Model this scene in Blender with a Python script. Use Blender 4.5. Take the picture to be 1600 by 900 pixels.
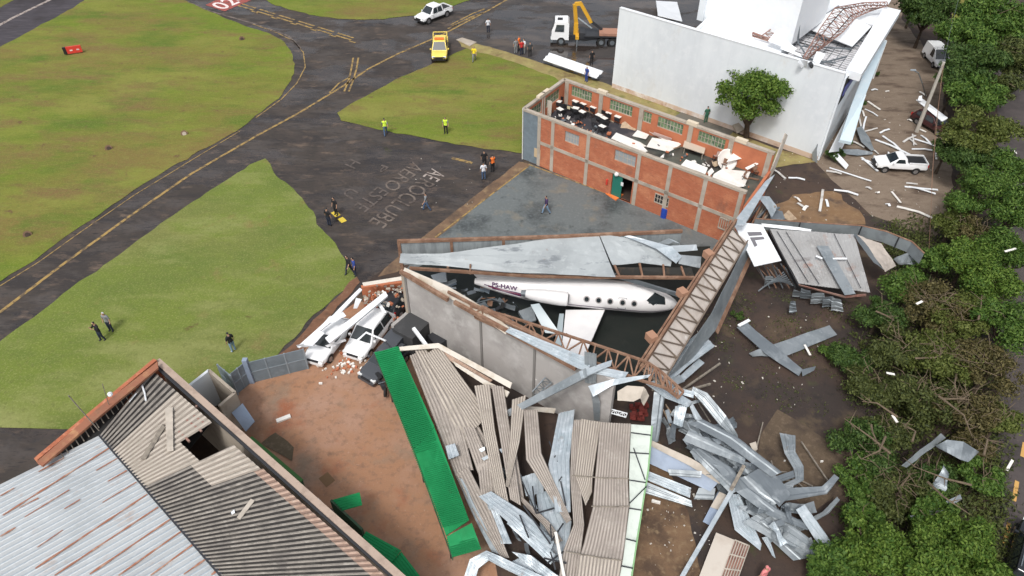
import bpy, bmesh, math, random
from mathutils import Vector, Matrix, noise
from mathutils.geometry import tessellate_polygon
R = random.Random(7)
for o in list(bpy.data.objects): bpy.data.objects.remove(o)
S = bpy.context.scene
C = S.collection
# ---------------------------------------------------------------- camera
FPX, TH, CH = 1120.0, math.radians(42), 36.0
cam = bpy.data.cameras.new('camera'); camo = bpy.data.objects.new('camera', cam); C.objects.link(camo)
cam.sensor_width = 36; cam.lens = 36 * FPX / 1600
cam.clip_end = 3000; cam.clip_start = 0.5
camo.location = (0, 0, CH); camo.rotation_euler = (math.pi / 2 - TH, 0, 0)
S.camera = camo
# ---------------------------------------------------------------- sky, sun, exposure (overcast)
w = bpy.data.worlds.new('World'); S.world = w; w.use_nodes = True
nt = w.node_tree; bg = nt.nodes['Background']
sky = nt.nodes.new('ShaderNodeTexSky'); sky.sky_type = 'NISHITA'; sky.sun_disc = False
SUN_EL, SUN_AZ = math.radians(55), math.radians(-160)
sky.sun_elevation = SUN_EL; sky.sun_rotation = SUN_AZ; sky.dust_density = 6; sky.air_density = 1.2; sky.altitude = 300
hs = nt.nodes.new('ShaderNodeHueSaturation'); hs.inputs['Saturation'].default_value = 0.34
nt.links.new(sky.outputs[0], hs.inputs['Color']); nt.links.new(hs.outputs[0], bg.inputs['Color'])
bg.inputs['Strength'].default_value = 0.138
sun = bpy.data.lights.new('sun', 'SUN'); sun.energy = 1.5; sun.angle = math.radians(10); sun.color = (1, .97, .93)
suno = bpy.data.objects.new('sun', sun); C.objects.link(suno)
sd = Vector((math.sin(SUN_AZ) * math.cos(SUN_EL), math.cos(SUN_AZ) * math.cos(SUN_EL), math.sin(SUN_EL)))
suno.rotation_euler = sd.to_track_quat('Z', 'Y').to_euler()
suno.location = (0, 0, 80)
S.view_settings.view_transform = 'Standard'; S.view_settings.look = 'None'
S.view_settings.exposure = 0.3; S.view_settings.gamma = 1
# ---------------------------------------------------------------- helpers
def P(px, py, z=0.0):
    """world point at height z seen at pixel (px,py) of the 1600x900 photograph"""
    u = px - 800; v = py - 450
    d = Vector((u, FPX * math.cos(TH) - v * math.sin(TH), -(FPX * math.sin(TH) + v * math.cos(TH))))
    k = (z - CH) / d.z
    return Vector((d.x * k, d.y * k, z))
def PP(l, z=None):
    return [P(a[0], a[1], (a[2] if len(a) > 2 else 0) if z is None else z) for a in l]
def tag(o, label=None, cat=None, group=None, kind=None):
    if label: o['label'] = label
    if cat: o['category'] = cat
    if group: o['group'] = group
    if kind: o['kind'] = kind
    return o
def T(name, label, cat, loc, group=None, rz=0):
    o = bpy.data.objects.new(name, None); C.objects.link(o); o.location = loc; o.rotation_euler = (0, 0, rz)
    o.empty_display_size = .3
    return tag(o, label, cat, group)
def lin(c):
    return tuple(((x / 255) / 12.92 if x / 255 <= .04045 else ((x / 255 + .055) / 1.055) ** 2.4) for x in c)
MATS = {}
def mat(name, col, layers=(), rough=.7, metal=0, bump=0, bscale=20, spec=.4, rl=None, isl=None, trans=0, alpha=None):
    """layers: (colour, noise scale, lo, hi, (sx,sy,sz))   rl: (scale, lo, hi, rough2)   isl: second colour per leaf/piece"""
    if name in MATS: return MATS[name]
    m = bpy.data.materials.new(name); m.use_nodes = True; n = m.node_tree; N = n.nodes; L = n.links
    b = N['Principled BSDF']; b.inputs['Roughness'].default_value = rough; b.inputs['Metallic'].default_value = metal
    b.inputs['Specular IOR Level'].default_value = spec
    tc = N.new('ShaderNodeTexCoord')
    cur = None
    def rgb(c):
        r = N.new('ShaderNodeRGB'); r.outputs[0].default_value = (*c, 1); return r.outputs[0]
    cur = rgb(col)
    def nz(scale, st, lo, hi, det=5):
        mp = N.new('ShaderNodeMapping'); mp.inputs['Scale'].default_value = st
        if len(st) > 3: pass
        L.new(tc.outputs['Object'], mp.inputs['Vector'])
        t = N.new('ShaderNodeTexNoise'); t.inputs['Scale'].default_value = scale; t.inputs['Detail'].default_value = det
        t.inputs['Roughness'].default_value = .62
        L.new(mp.outputs[0], t.inputs['Vector'])
        r = N.new('ShaderNodeMapRange'); r.inputs['From Min'].default_value = lo; r.inputs['From Max'].default_value = hi
        L.new(t.outputs[0], r.inputs['Value']); return r.outputs[0]
    def mix(f, a, c):
        x = N.new('ShaderNodeMix'); x.data_type = 'RGBA'; L.new(f, x.inputs[0]); L.new(a, x.inputs[6]); L.new(c, x.inputs[7]); return x.outputs[2]
    if isl:
        g = N.new('ShaderNodeNewGeometry'); cur = mix(g.outputs['Random Per Island'], cur, rgb(isl))
    for ly in layers:
        c2, sc, lo, hi = ly[:4]; st = ly[4] if len(ly) > 4 else (1, 1, 1)
        rot = ly[5] if len(ly) > 5 else None
        f = nz(sc, st, lo, hi)
        if rot is not None: f.node.inputs['Value'].links[0].from_node.inputs['Vector'].links[0].from_node.inputs['Rotation'].default_value = (0, 0, rot)
        cur = mix(f, cur, rgb(c2))
    L.new(cur, b.inputs['Base Color'])
    if rl:
        f = nz(rl[0], rl[4] if len(rl) > 4 else (1, 1, 1), rl[1], rl[2]); mm = N.new('ShaderNodeMix'); mm.inputs[2].default_value = rough; mm.inputs[3].default_value = rl[3]
        L.new(f, mm.inputs[0]); L.new(mm.outputs[0], b.inputs['Roughness'])
    if bump:
        f = nz(bscale, (1, 1, 1), 0, 1, 4); bp = N.new('ShaderNodeBump'); bp.inputs['Strength'].default_value = bump; bp.inputs['Distance'].default_value = .03
        L.new(f, bp.inputs['Height']); L.new(bp.outputs[0], b.inputs['Normal'])
    if trans:
        tr = N.new('ShaderNodeBsdfTranslucent'); L.new(cur, tr.inputs[0]); ms = N.new('ShaderNodeMixShader'); ms.inputs[0].default_value = trans
        out = N['Material Output']; L.new(b.outputs[0], ms.inputs[1]); L.new(tr.outputs[0], ms.inputs[2]); L.new(ms.outputs[0], out.inputs[0])
    if alpha is not None: b.inputs['Alpha'].default_value = alpha
    MATS[name] = m; return m
class MB:
    def __init__(s): s.v = []; s.f = []
    def add(s, vs, fs):
        k = len(s.v); s.v += [Vector(v) for v in vs]; s.f += [tuple(i + k for i in f) for f in fs]; return s
    def box(s, c, size, M=None):
        x, y, z = [a / 2 for a in size]; c = Vector(c)
        vs = [Vector((i * x, j * y, k * z)) for k in (-1, 1) for j in (-1, 1) for i in (-1, 1)]
        if M: vs = [M @ v for v in vs]
        return s.add([c + v for v in vs], [(0, 2, 3, 1), (4, 5, 7, 6), (0, 1, 5, 4), (2, 6, 7, 3), (0, 4, 6, 2), (1, 3, 7, 5)])
    def bar(s, p, q, w=.1, h=None, up=(0, 0, 1)):
        p = Vector(p); q = Vector(q); h = h or w; d = (q - p)
        if d.length < 1e-5: return s
        d.normalize(); u = Vector(up); sd_ = d.cross(u)
        if sd_.length < 1e-3: sd_ = d.cross(Vector((1, 0, 0)))
        sd_.normalize(); u = sd_.cross(d)
        a, b = sd_ * w / 2, u * h / 2
        vs = [p - a - b, p + a - b, p + a + b, p - a + b, q - a - b, q + a - b, q + a + b, q - a + b]
        return s.add(vs, [(3, 2, 1, 0), (4, 5, 6, 7), (0, 1, 5, 4), (1, 2, 6, 5), (2, 3, 7, 6), (3, 0, 4, 7)])
    def tube(s, pts, rad, n=8, cap=True):
        pts = [Vector(p) for p in pts]; rad = rad if isinstance(rad, (list, tuple)) else [rad] * len(pts)
        k = len(s.v); px = None
        for i, p in enumerate(pts):
            d = (pts[min(i + 1, len(pts) - 1)] - pts[max(i - 1, 0)]).normalized()
            a = d.cross(Vector((0, 0, 1))) if px is None else px - d * px.dot(d)
            if a.length < 1e-3: a = d.cross(Vector((1, 0, 0)))
            a.normalize(); px = a; b = d.cross(a)
            for j in range(n):
                t = 2 * math.pi * j / n; s.v.append(p + (a * math.cos(t) + b * math.sin(t)) * rad[i])
        for i in range(len(pts) - 1):
            for j in range(n): s.f.append((k + i * n + j, k + i * n + (j + 1) % n, k + (i + 1) * n + (j + 1) % n, k + (i + 1) * n + j))
        if cap:
            s.f.append(tuple(k + j for j in reversed(range(n)))); e = k + (len(pts) - 1) * n; s.f.append(tuple(e + j for j in range(n)))
        return s
    def prism(s, pts, z0, z1):
        """polygon (xy) extruded from z0 to z1"""
        n = len(pts); p2 = [Vector((p[0], p[1], 0)) for p in pts]
        area = sum(p2[i].x * p2[(i + 1) % n].y - p2[(i + 1) % n].x * p2[i].y for i in range(n))
        if area < 0: p2.reverse()
        tri = tessellate_polygon([p2]); k = len(s.v)
        s.v += [Vector((p.x, p.y, z0)) for p in p2] + [Vector((p.x, p.y, z1)) for p in p2]
        for t in tri:
            t = list(t); a, b, c = [p2[i] for i in t]
            if (b - a).cross(c - a).z < 0: t.reverse()
            s.f.append(tuple(k + n + i for i in t)); s.f.append(tuple(k + i for i in reversed(t)))
        for i in range(n): j = (i + 1) % n; s.f.append((k + i, k + j, k + n + j, k + n + i))
        return s
    def flat(s, pts, z):
        n = len(pts); p2 = [Vector((p[0], p[1], 0)) for p in pts]; tri = tessellate_polygon([p2]); k = len(s.v)
        s.v += [Vector((p.x, p.y, z)) for p in p2]
        for t in tri:
            t = list(t); a, b, c = [p2[i] for i in t]
            if (b - a).cross(c - a).z < 0: t.reverse()
            s.f.append(tuple(k + i for i in t))
        return s
    def slab(s, pts, t=.05):
        """3-D polygon given a thickness along its normal"""
        pts = [Vector(p) for p in pts]; n = len(pts)
        nn = Vector((0, 0, 0))
        for i in range(n): nn += pts[i].cross(pts[(i + 1) % n])
        nn.normalize()
        if nn.z < 0: pts.reverse(); nn = -nn
        k = len(s.v); s.v += [p for p in pts] + [p - nn * t for p in pts]
        tri = tessellate_polygon([pts])
        for t_ in tri:
            t_ = list(t_); a, b, c = [pts[i] for i in t_]
            if (b - a).cross(c - a).dot(nn) < 0: t_.reverse()
            s.f.append(tuple(k + i for i in t_)); s.f.append(tuple(k + n + i for i in reversed(t_)))
        for i in range(n): j = (i + 1) % n; s.f.append((k + j, k + i, k + n + i, k + n + j))
        return s
    def loft(s, A, B, ribs=0, amp=.02, thick=.012, crumple=0, cs=.8, rows=0, seed=0, prof='trap', cross=0):
        A = [Vector(p) for p in A]; B = [Vector(p) for p in B]
        def res(Q, n):
            if len(Q) == n: return Q
            o = []
            for i in range(n):
                t = i / (n - 1) * (len(Q) - 1); j = min(int(t), len(Q) - 2); o.append(Q[j].lerp(Q[j + 1], t - j))
            return o
        n = max(len(A), len(B)); A = res(A, n); B = res(B, n)
        if rows:
            k_ = max(1, math.ceil(rows / (n - 1))); A = res(A, (n - 1) * k_ + 1); B = res(B, (n - 1) * k_ + 1); n = len(A)
        if ribs:
            pt = [0, .12, .3, .42] if prof == 'trap' else [0, .25, .5, .75]
            ph = [0, 1, 1, 0] if prof == 'trap' else [0, .7, 1, .7]
            if prof == 'trap': pt = [0, .55, .67, .88]; ph = [0, 0, 1, 1]
            ts = [((i + q) / ribs, h) for i in range(ribs) for q, h in zip(pt, ph)] + [(1, 0)]
        else:
            m = cross or 1; ts = [(i / m, 0) for i in range(m + 1)]
        m = len(ts); nrm = []
        for i in range(n):
            d = A[min(i + 1, n - 1)] - A[max(i - 1, 0)] + B[min(i + 1, n - 1)] - B[max(i - 1, 0)]
            q = d.cross(B[i] - A[i])
            nrm.append(q.normalized() if q.length > 1e-9 else Vector((0, 0, 1)))
        sgn = -1 if sum(q.z for q in nrm) < 0 else 1
        k = len(s.v); top = []
        for i in range(n):
            for t, h in ts:
                p = A[i].lerp(B[i], t)
                o = h * amp
                if crumple: o += crumple * (noise.noise(p * cs + Vector((seed * 7.3, 0, seed)))) + crumple * .4 * noise.noise(p * cs * 3 + Vector((0, seed * 3.3, 0)))
                top.append(p + nrm[i] * sgn * o)
        bot = [p - nrm[i // m] * sgn * thick for i, p in enumerate(top)]
        s.v += top + bot; K = k + n * m
        for i in range(n - 1):
            for j in range(m - 1):
                a, b, c, d = i * m + j, i * m + j + 1, (i + 1) * m + j + 1, (i + 1) * m + j
                if sgn > 0: s.f += [(k + d, k + c, k + b, k + a)[::1], (K + a, K + b, K + c, K + d)]
                else: s.f += [(k + a, k + b, k + c, k + d), (K + d, K + c, K + b, K + a)]
        for i in range(n - 1):
            for j in (0, m - 1): a, d = i * m + j, (i + 1) * m + j; s.f.append((k + a, k + d, K + d, K + a))
        for j in range(m - 1):
            for i in (0, n - 1): a, b = i * m + j, i * m + j + 1; s.f.append((k + a, k + b, K + b, K + a))
        return s
    def quad(s, pts, **kw):
        a, b, c, d = pts; return s.loft([a, b], [d, c], **kw)
    def sphere(s, c, r, n=10, m=6, sc=(1, 1, 1)):
        c = Vector(c); k = len(s.v)
        for i in range(1, m):
            ph = math.pi * i / m
            for j in range(n):
                t = 2 * math.pi * j / n; s.v.append(c + Vector((math.sin(ph) * math.cos(t) * sc[0], math.sin(ph) * math.sin(t) * sc[1], math.cos(ph) * sc[2])) * r)
        s.v += [c + Vector((0, 0, r * sc[2])), c - Vector((0, 0, r * sc[2]))]; a = len(s.v) - 2
        for i in range(m - 2):
            for j in range(n): s.f.append((k + i * n + j, k + (i + 1) * n + j, k + (i + 1) * n + (j + 1) % n, k + i * n + (j + 1) % n))
        for j in range(n):
            s.f.append((a, k + j, k + (j + 1) % n)); e = k + (m - 2) * n; s.f.append((a + 1, e + (j + 1) % n, e + j))
        return s
    def build(s, name, m, parent=None, base=None, smooth=False, local=False):
        me = bpy.data.meshes.new(name)
        if parent is not None and not local: base = abs_loc(parent)
        elif base is None: base = Vector((0, 0, 0)) if (local or not s.v) else Vector((sum(v.x for v in s.v) / len(s.v), sum(v.y for v in s.v) / len(s.v), min(v.z for v in s.v)))
        base = Vector(base)
        me.from_pydata([v - base for v in s.v], [], s.f)
        me.materials.append(m)
        if smooth: me.polygons.foreach_set('use_smooth', [True] * len(me.polygons))
        me.update(); o = bpy.data.objects.new(name, me); C.objects.link(o)
        if parent is not None: o.parent = parent
        else: o.location = base
        return o
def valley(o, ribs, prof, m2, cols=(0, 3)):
    """second colour in the valleys of a corrugated sheet, mostly painted rib shade"""
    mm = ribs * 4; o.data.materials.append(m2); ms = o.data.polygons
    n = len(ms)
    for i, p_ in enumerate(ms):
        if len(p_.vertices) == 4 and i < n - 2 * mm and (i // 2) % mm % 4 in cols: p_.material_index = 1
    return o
def abs_loc(o):
    v = Vector(o.location)
    while o.parent: o = o.parent; v += Vector(o.location)
    return v
def kids(o): return [c for c in bpy.data.objects if c.parent == o]
def copy_tree(o, parent=None, ch=None):
    if ch is None:
        ch = {}
        for c in bpy.data.objects:
            if c.parent: ch.setdefault(c.parent.name, []).append(c)
    c = o.copy(); C.objects.link(c)
    if parent: c.parent = parent
    for k in ch.get(o.name, []): copy_tree(k, c, ch)
    return c
def rough_poly(pts, amp=.3, seg=1.0, seed=0, closed=True):
    out = []; n = len(pts)
    for i in range(n):
        a, b = Vector(pts[i]), Vector(pts[(i + 1) % n]); k = max(1, int((b - a).length / seg))
        if (b - a).length > 60: k = 1
        for j in range(k):
            p = a.lerp(b, j / k); q = p * .7 + Vector((seed * 9.1, seed, 0))
            out.append(p + Vector((noise.noise(q), noise.noise(q + Vector((31, 7, 0))), 0)) * amp)
    return out
def struct(name, mb, m, **k): return tag(mb.build(name, m, **k), kind='structure')
def sub(a, b, u): return a + (b - a) * u
def wall(mb, p, q, z0, z1, t=.2, holes=()):
    """vertical wall from p to q (xy) with rectangular holes (u0,u1,za,zb) in metres along it"""
    p = Vector((p[0], p[1], 0)); q = Vector((q[0], q[1], 0)); L_ = (q - p).length; d = (q - p) / L_
    us = sorted({0, L_} | {h[0] for h in holes} | {h[1] for h in holes}); zs = sorted({z0, z1} | {h[2] for h in holes} | {h[3] for h in holes})
    M = Matrix.Rotation(math.atan2(d.y, d.x), 3, 'Z')
    for i in range(len(us) - 1):
        run = None
        for j in range(len(zs) - 1):
            um = (us[i] + us[i + 1]) / 2; zm = (zs[j] + zs[j + 1]) / 2
            if any(h[0] < um < h[1] and h[2] < zm < h[3] for h in holes): continue
            c = p + d * um; c.z = zm
            mb.box(c, (us[i + 1] - us[i], t, zs[j + 1] - zs[j]), M)
    return mb
def text_on(s, bl, br, tl, m, name, parent=None, depth=0, bold=0, up=.004):
    cu = bpy.data.curves.new('tmp', 'FONT'); cu.body = s; cu.size = 1; cu.offset = bold; cu.resolution_u = 3
    ob = bpy.data.objects.new('tmp', cu); C.objects.link(ob); bpy.context.view_layer.update()
    me = ob.evaluated_get(bpy.context.evaluated_depsgraph_get()).to_mesh()
    vs = [v.co.copy() for v in me.vertices]; fs = [tuple(p.vertices) for p in me.polygons]
    ob.evaluated_get(bpy.context.evaluated_depsgraph_get()).to_mesh_clear(); bpy.data.objects.remove(ob); bpy.data.curves.remove(cu)
    x0 = min(v.x for v in vs); x1 = max(v.x for v in vs); y0 = min(v.y for v in vs); y1 = max(v.y for v in vs)
    bl, br, tl = Vector(bl), Vector(br), Vector(tl); nn = (br - bl).cross(tl - bl).normalized() * up
    mb = MB(); mb.add([bl + (br - bl) * ((v.x - x0) / (x1 - x0)) + (tl - bl) * ((v.y - y0) / (y1 - y0)) + nn for v in vs], fs)
    return mb.build(name, m, parent)
# ================================================================ materials
ang_t = math.radians(38)
M_grass = mat('grass', (.125, .17, .024), [((.175, .135, .045), .045, .42, .6, (1, 2, 1), ang_t), ((.2, .2, .05), .07, .52, .66, (1, 2, 1), ang_t), ((.09, .135, .024), .12, .5, .66, (1, 2.2, 1), ang_t), ((.19, .205, .042), .09, .5, .7, (1, 3, 1), ang_t), ((.17, .115, .05), .13, .5, .68, (1, 2.5, 1), ang_t), ((.145, .10, .045), .3, .58, .78, (1, 2.5, 1), ang_t), ((.20, .22, .06), .7, .56, .8, (1, 5, 1), ang_t), ((.10, .125, .03), 3, .5, .9), ((.24, .27, .07), 9, .5, .85), ((.13, .08, .045), .9, .62, .74), ((.08, .1, .022), 22, .62, .9)], rough=.95, bump=.5, bscale=14, spec=.1)
M_grass2 = mat('grass_pale', (.14, .18, .038), [((.2, .175, .075), .08, .48, .64, (1, 2, 1), ang_t), ((.115, .155, .036), .16, .42, .62, (1, 2, 1), ang_t), ((.22, .235, .085), .12, .5, .7, (1, 2.6, 1), ang_t), ((.22, .15, .07), .3, .6, .8), ((.11, .12, .04), 3, .5, .9), ((.28, .3, .11), 8, .5, .9), ((.1, .06, .035), .55, .66, .76), ((.09, .11, .028), 20, .62, .9)], rough=.95, bump=.5, bscale=14, spec=.1)
M_asph = mat('wet_asphalt', (.036, .028, .023), [((.062, .046, .037), .35, .42, .68), ((.024, .019, .018), .14, .48, .62, (1, 3, 1), ang_t), ((.125, .088, .064), .5, .55, .72, (1, 2, 1), ang_t), ((.058, .048, .043), .22, .5, .62, (1, 2, 1), ang_t), ((.1, .08, .07), 12, .6, .85), ((.018, .015, .015), .9, .56, .66, (1, 6, 1), ang_t), ((.02, .018, .02), 2.5, .55, .8)], rough=.85, bump=.25, bscale=30, rl=(.13, .49, .57, .08, (1, 1.8, 1)), spec=.6)
M_asph2 = mat('old_asphalt', (.062, .053, .053), [((.035, .032, .035), .4, .45, .6), ((.11, .09, .078), 1.2, .6, .8)], rough=.6, bump=.25, bscale=30, rl=(.25, .5, .6, .25))
M_run = mat('runway_asphalt', (.05, .045, .052), [((.085, .075, .085), .5, .45, .7, (1, 5, 1), ang_t), ((.03, .025, .027), .2, .5, .7)], rough=.8, spec=.3)
M_apron = mat('apron_concrete', (.13, .145, .145), [((.2, .175, .13), .5, .55, .72), ((.06, .068, .07), .28, .5, .66), ((.045, .05, .05), .9, .6, .75), ((.19, .21, .22), 4, .5, .9)], rough=.6, bump=.15, rl=(.3, .5, .62, .3), spec=.3)
M_brown = mat('apron_strip_soil', (.16, .1, .062), [((.26, .18, .1), 1.2, .5, .7), ((.08, .055, .04), .7, .5, .7)], rough=.9, bump=.3)
M_dirt = mat('dark_wet_soil', (.062, .040, .030), [((.036, .027, .024), .16, .42, .6), ((.105, .075, .045), .35, .55, .75), ((.05, .055, .022), .5, .6, .74), ((.14, .10, .07), 5, .62, .85), ((.022, .018, .016), 1.3, .56, .75)], rough=.85, bump=.6, bscale=6, rl=(.12, .55, .65, .45))
M_gravel = mat('gravel_yard', (.19, .145, .108), [((.23, .18, .135), .8, .45, .7, (1, 2, 1), .6), ((.09, .062, .045), .3, .5, .66, (1, 2.5, 1), .6), ((.30, .25, .2), 9, .6, .85), ((.075, .055, .04), 6, .56, .8)], rough=.95, bump=.8, bscale=12)
M_mud = mat('orange_mud', (.2, .12, .062), [((.09, .058, .04), .6, .5, .65), ((.26, .17, .09), 2, .5, .8)], rough=.8, bump=.5, rl=(.5, .4, .6, .3))
M_court = mat('courtyard_pavers', (.33, .175, .1), [((.14, .085, .06), .9, .6, .75), ((.36, .22, .155), .22, .45, .66), ((.24, .17, .12), .35, .52, .7), ((.3, .115, .06), .3, .56, .7), ((.19, .11, .075), 2.2, .5, .8), ((.42, .3, .23), 6, .6, .85)], rough=.8, bump=.5, bscale=9)
M_road = mat('road_asphalt', (.075, .062, .06), [((.045, .038, .037), .3, .45, .65), ((.13, .105, .09), 2, .6, .8)], rough=.7, bump=.3)
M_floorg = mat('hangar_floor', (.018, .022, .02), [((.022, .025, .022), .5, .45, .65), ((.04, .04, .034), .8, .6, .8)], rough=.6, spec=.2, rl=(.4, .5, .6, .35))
M_yel = mat('yellow_paint', (.33, .22, .075), [((.11, .08, .05), 2, .46, .6)], rough=.7)
M_wpaint = mat('white_road_paint', (.36, .31, .28), [((.12, .09, .08), 2.2, .48, .62)], rough=.7)
M_worn = mat('worn_pale_paint', (.16, .13, .11), [((.07, .055, .048), 1.6, .44, .58)], rough=.7)
M_wpaint2 = mat('fresh_white_paint', (.75, .66, .64), [((.45, .3, .28), 3, .5, .7)], rough=.6)
M_redp = mat('red_paint', (.33, .075, .06), [((.2, .07, .06), 2, .45, .6)], rough=.6)
M_white = mat('white_cladding', (.76, .79, .82), [((.64, .67, .70), .25, .5, .75), ((.8, .81, .82), 1.5, .5, .8)], rough=.5)
M_whitewall = mat('white_painted_wall', (.7, .74, .77), [((.6, .63, .65), .9, .56, .8, (1, 1, .12)), ((.6, .56, .5), .35, .6, .78, (1, 1, .6)), ((.56, .60, .64), .2, .45, .75, (1, 1, .4)), ((.72, .75, .78), 1.2, .5, .8)], rough=.7, bump=.06)
M_wstain = mat('soil_stained_wall', (.55, .42, .33), [((.7, .66, .62), .5, .5, .65), ((.4, .22, .13), .8, .55, .7)], rough=.8)
M_brick = mat('orange_brick', (.42, .14, .072), [((.36, .115, .06), 1.4, .45, .65, (1, 1, 3)), ((.52, .21, .11), .7, .5, .7), ((.28, .1, .06), 4, .52, .7, (1, 1, 5)), ((.55, .27, .17), 5, .56, .75, (.6, .6, 4)), ((.2, .1, .07), .8, .62, .78, (1, 1, .5))], rough=.9, bump=.4, bscale=8)
M_brick2 = mat('orange_brick_inside', (.46, .16, .08), [((.38, .125, .065), .8, .5, .7)], rough=.9)
M_conc = mat('concrete', (.38, .33, .27), [((.27, .23, .19), 1.2, .5, .7), ((.46, .41, .35), .5, .5, .7)], rough=.9, bump=.2)
M_concg = mat('rendered_concrete', (.40, .38, .365), [((.30, .285, .275), .35, .45, .65), ((.47, .455, .44), 1.0, .5, .7), ((.22, .2, .19), .5, .66, .8, (2, 2, .4))], rough=.85, bump=.15)
M_rust = mat('rusty_steel', (.2, .11, .07), [((.3, .19, .13), 1.2, .45, .65), ((.14, .075, .05), 3, .5, .75)], rough=.85)
M_rustred = mat('rust_red_primer', (.3, .19, .155), [((.22, .09, .07), 2, .45, .65), ((.45, .25, .19), 1, .55, .7)], rough=.8)
M_galv = mat('galvanised_sheet', (.28, .31, .33), [((.19, .22, .24), .9, .42, .62), ((.43, .465, .485), 1.8, .52, .75), ((.17, .19, .2), .5, .6, .72), ((.2, .14, .1), 1.4, .66, .76)], rough=.42, metal=.35, spec=.5)
M_galvd = mat('dark_galvanised_sheet', (.17, .195, .215), [((.16, .11, .08), 1.2, .66, .78), ((.19, .215, .235), .8, .45, .65), ((.3, .33, .35), 1.5, .55, .75)], rough=.45, metal=.4)
M_galvl = mat('bright_metal_sheet', (.43, .48, .515), [((.33, .39, .43), 1.0, .42, .66), ((.6, .64, .68), 2.5, .52, .8), ((.25, .23, .22), 1.1, .64, .76)], rough=.38, metal=.25)
M_roofm = mat('aged_grey_roof_sheet', (.37, .4, .41), [((.30, .325, .335), .4, .45, .65), ((.2, .22, .235), .45, .6, .66, (1, 3.4, 1)), ((.25, .17, .13), 1.1, .68, .8), ((.43, .46, .47), 2, .55, .75)], rough=.5, metal=.15)
M_fibre = mat('fibre_cement', (.40, .355, .315), [((.30, .265, .235), .8, .42, .64), ((.5, .455, .41), 1.7, .55, .75), ((.2, .18, .165), .35, .62, .78)], rough=.9, bump=.2, bscale=12)
M_fibred = mat('mouldy_fibre_cement', (.27, .245, .215), [((.17, .155, .14), 1.0, .42, .65), ((.38, .35, .31), 2.4, .54, .72), ((.06, .056, .05), 5, .6, .8)], rough=.95)
M_fibrel = mat('pale_fibre_cement', (.47, .42, .36), [((.36, .32, .27), 1.2, .45, .66), ((.25, .22, .19), .5, .6, .76)], rough=.9)
M_fibrebrn = mat('reddish_fibre_cement', (.42, .3, .235), [((.3, .2, .15), 2, .45, .65), ((.5, .4, .33), 3, .55, .75)], rough=.9)
M_wroof = mat('white_metal_roof', (.42, .44, .45), [((.34, .36, .37), .5, .45, .7), ((.49, .52, .54), 2, .5, .8), ((.36, .3, .27), .8, .6, .75)], rough=.5, metal=.1)
M_ruststreak = mat('rust_streak', (.30, .13, .08), [((.42, .27, .2), 2, .5, .65)], rough=.9)
M_green = mat('green_sheet', (.012, .23, .075), [((.06, .25, .13), .5, .6, .8), ((.03, .13, .05), 1.5, .62, .75), ((.010, .19, .06), .6, .45, .65), ((.016, .26, .09), 2, .55, .75)], rough=.65, spec=.2)
M_greend = mat('dark_green_wall', (.045, .10, .055), [((.025, .05, .03), 1, .45, .6), ((.13, .15, .09), .6, .58, .72)], rough=.8)
M_blueg = mat('blue_grey_metal', (.17, .21, .24), [((.13, .165, .19), .7, .45, .65), ((.2, .245, .28), 2, .5, .7)], rough=.5)
M_bluel = mat('pale_blue_sheet', (.26, .32, .42), [((.22, .27, .35), .8, .45, .65)], rough=.5)
M_black = mat('black_plastic', (.018, .018, .02), rough=.5)
M_dark = mat('charcoal_fabric', (.045, .046, .048), [((.07, .07, .072), 1, .5, .7)], rough=.7)
M_steeld = mat('dark_steel', (.05, .052, .058), rough=.5, metal=.4)
M_glass = mat('dark_glass', (.02, .027, .03), rough=.08, spec=.8)
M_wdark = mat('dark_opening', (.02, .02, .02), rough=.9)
M_tyre = mat('tyre_rubber', (.02, .02, .02), rough=.85)
M_rim = mat('wheel_rim', (.35, .35, .36), rough=.35, metal=.7)
M_carw = mat('white_car_paint', (.78, .79, .8), rough=.22, spec=.6)
M_carws = mat('silver_white_paint', (.6, .62, .64), rough=.25)
M_cary = mat('yellow_car_paint', (.80, .62, .13), rough=.25, spec=.6)
M_carm = mat('maroon_car_paint', (.06, .022, .022), rough=.3)
M_carb = mat('black_car_paint', (.018, .02, .024), rough=.15, spec=.7)
M_cargr = mat('dark_grey_car_paint', (.07, .075, .085), rough=.25)
M_lamp = mat('lamp_glass', (.7, .72, .72), rough=.1)
M_redl = mat('red_lens', (.5, .02, .02), rough=.2)
M_yelm = mat('yellow_machine_paint', (.62, .34, .03), rough=.4)
M_wood = mat('pale_wood', (.42, .32, .22), [((.3, .22, .15), 4, .45, .65)], rough=.8)
M_woodg = mat('grey_wood', (.25, .22, .18), [((.15, .13, .11), 4, .45, .65)], rough=.9)
M_bark = mat('bark', (.085, .06, .042), [((.04, .03, .024), 3, .45, .65)], rough=.95, bump=.6)
M_deadwood = mat('bare_branch', (.14, .105, .07), [((.1, .075, .05), 3, .45, .65)], rough=.9)
M_skin = mat('skin', (.42, .25, .17), rough=.6)
M_plane = mat('aircraft_white', (.78, .77, .77), [((.7, .69, .7), .5, .5, .7)], rough=.25, spec=.6)
M_planeg = mat('aircraft_grey', (.4, .47, .5), rough=.35)
M_purple = mat('purple_lettering', (.07, .02, .09), rough=.5)
M_paper = mat('white_board', (.74, .72, .68), [((.6, .56, .5), 1.2, .55, .75)], rough=.7)
M_orange = mat('orange_plastic', (.75, .2, .05), rough=.6)
M_blue = mat('blue_plastic', (.02, .06, .35), rough=.4)
M_greenp = mat('green_paint', (.02, .16, .12), rough=.5)
M_glassg = mat('green_window', (.16, .24, .13), [((.08, .12, .08), 2, .45, .6), ((.35, .4, .32), 1.1, .6, .7)], rough=.25)
M_red = mat('red_plastic', (.6, .05, .035), rough=.5)
M_pink = mat('pinkish_cloth', (.6, .2, .2), rough=.7)

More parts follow.
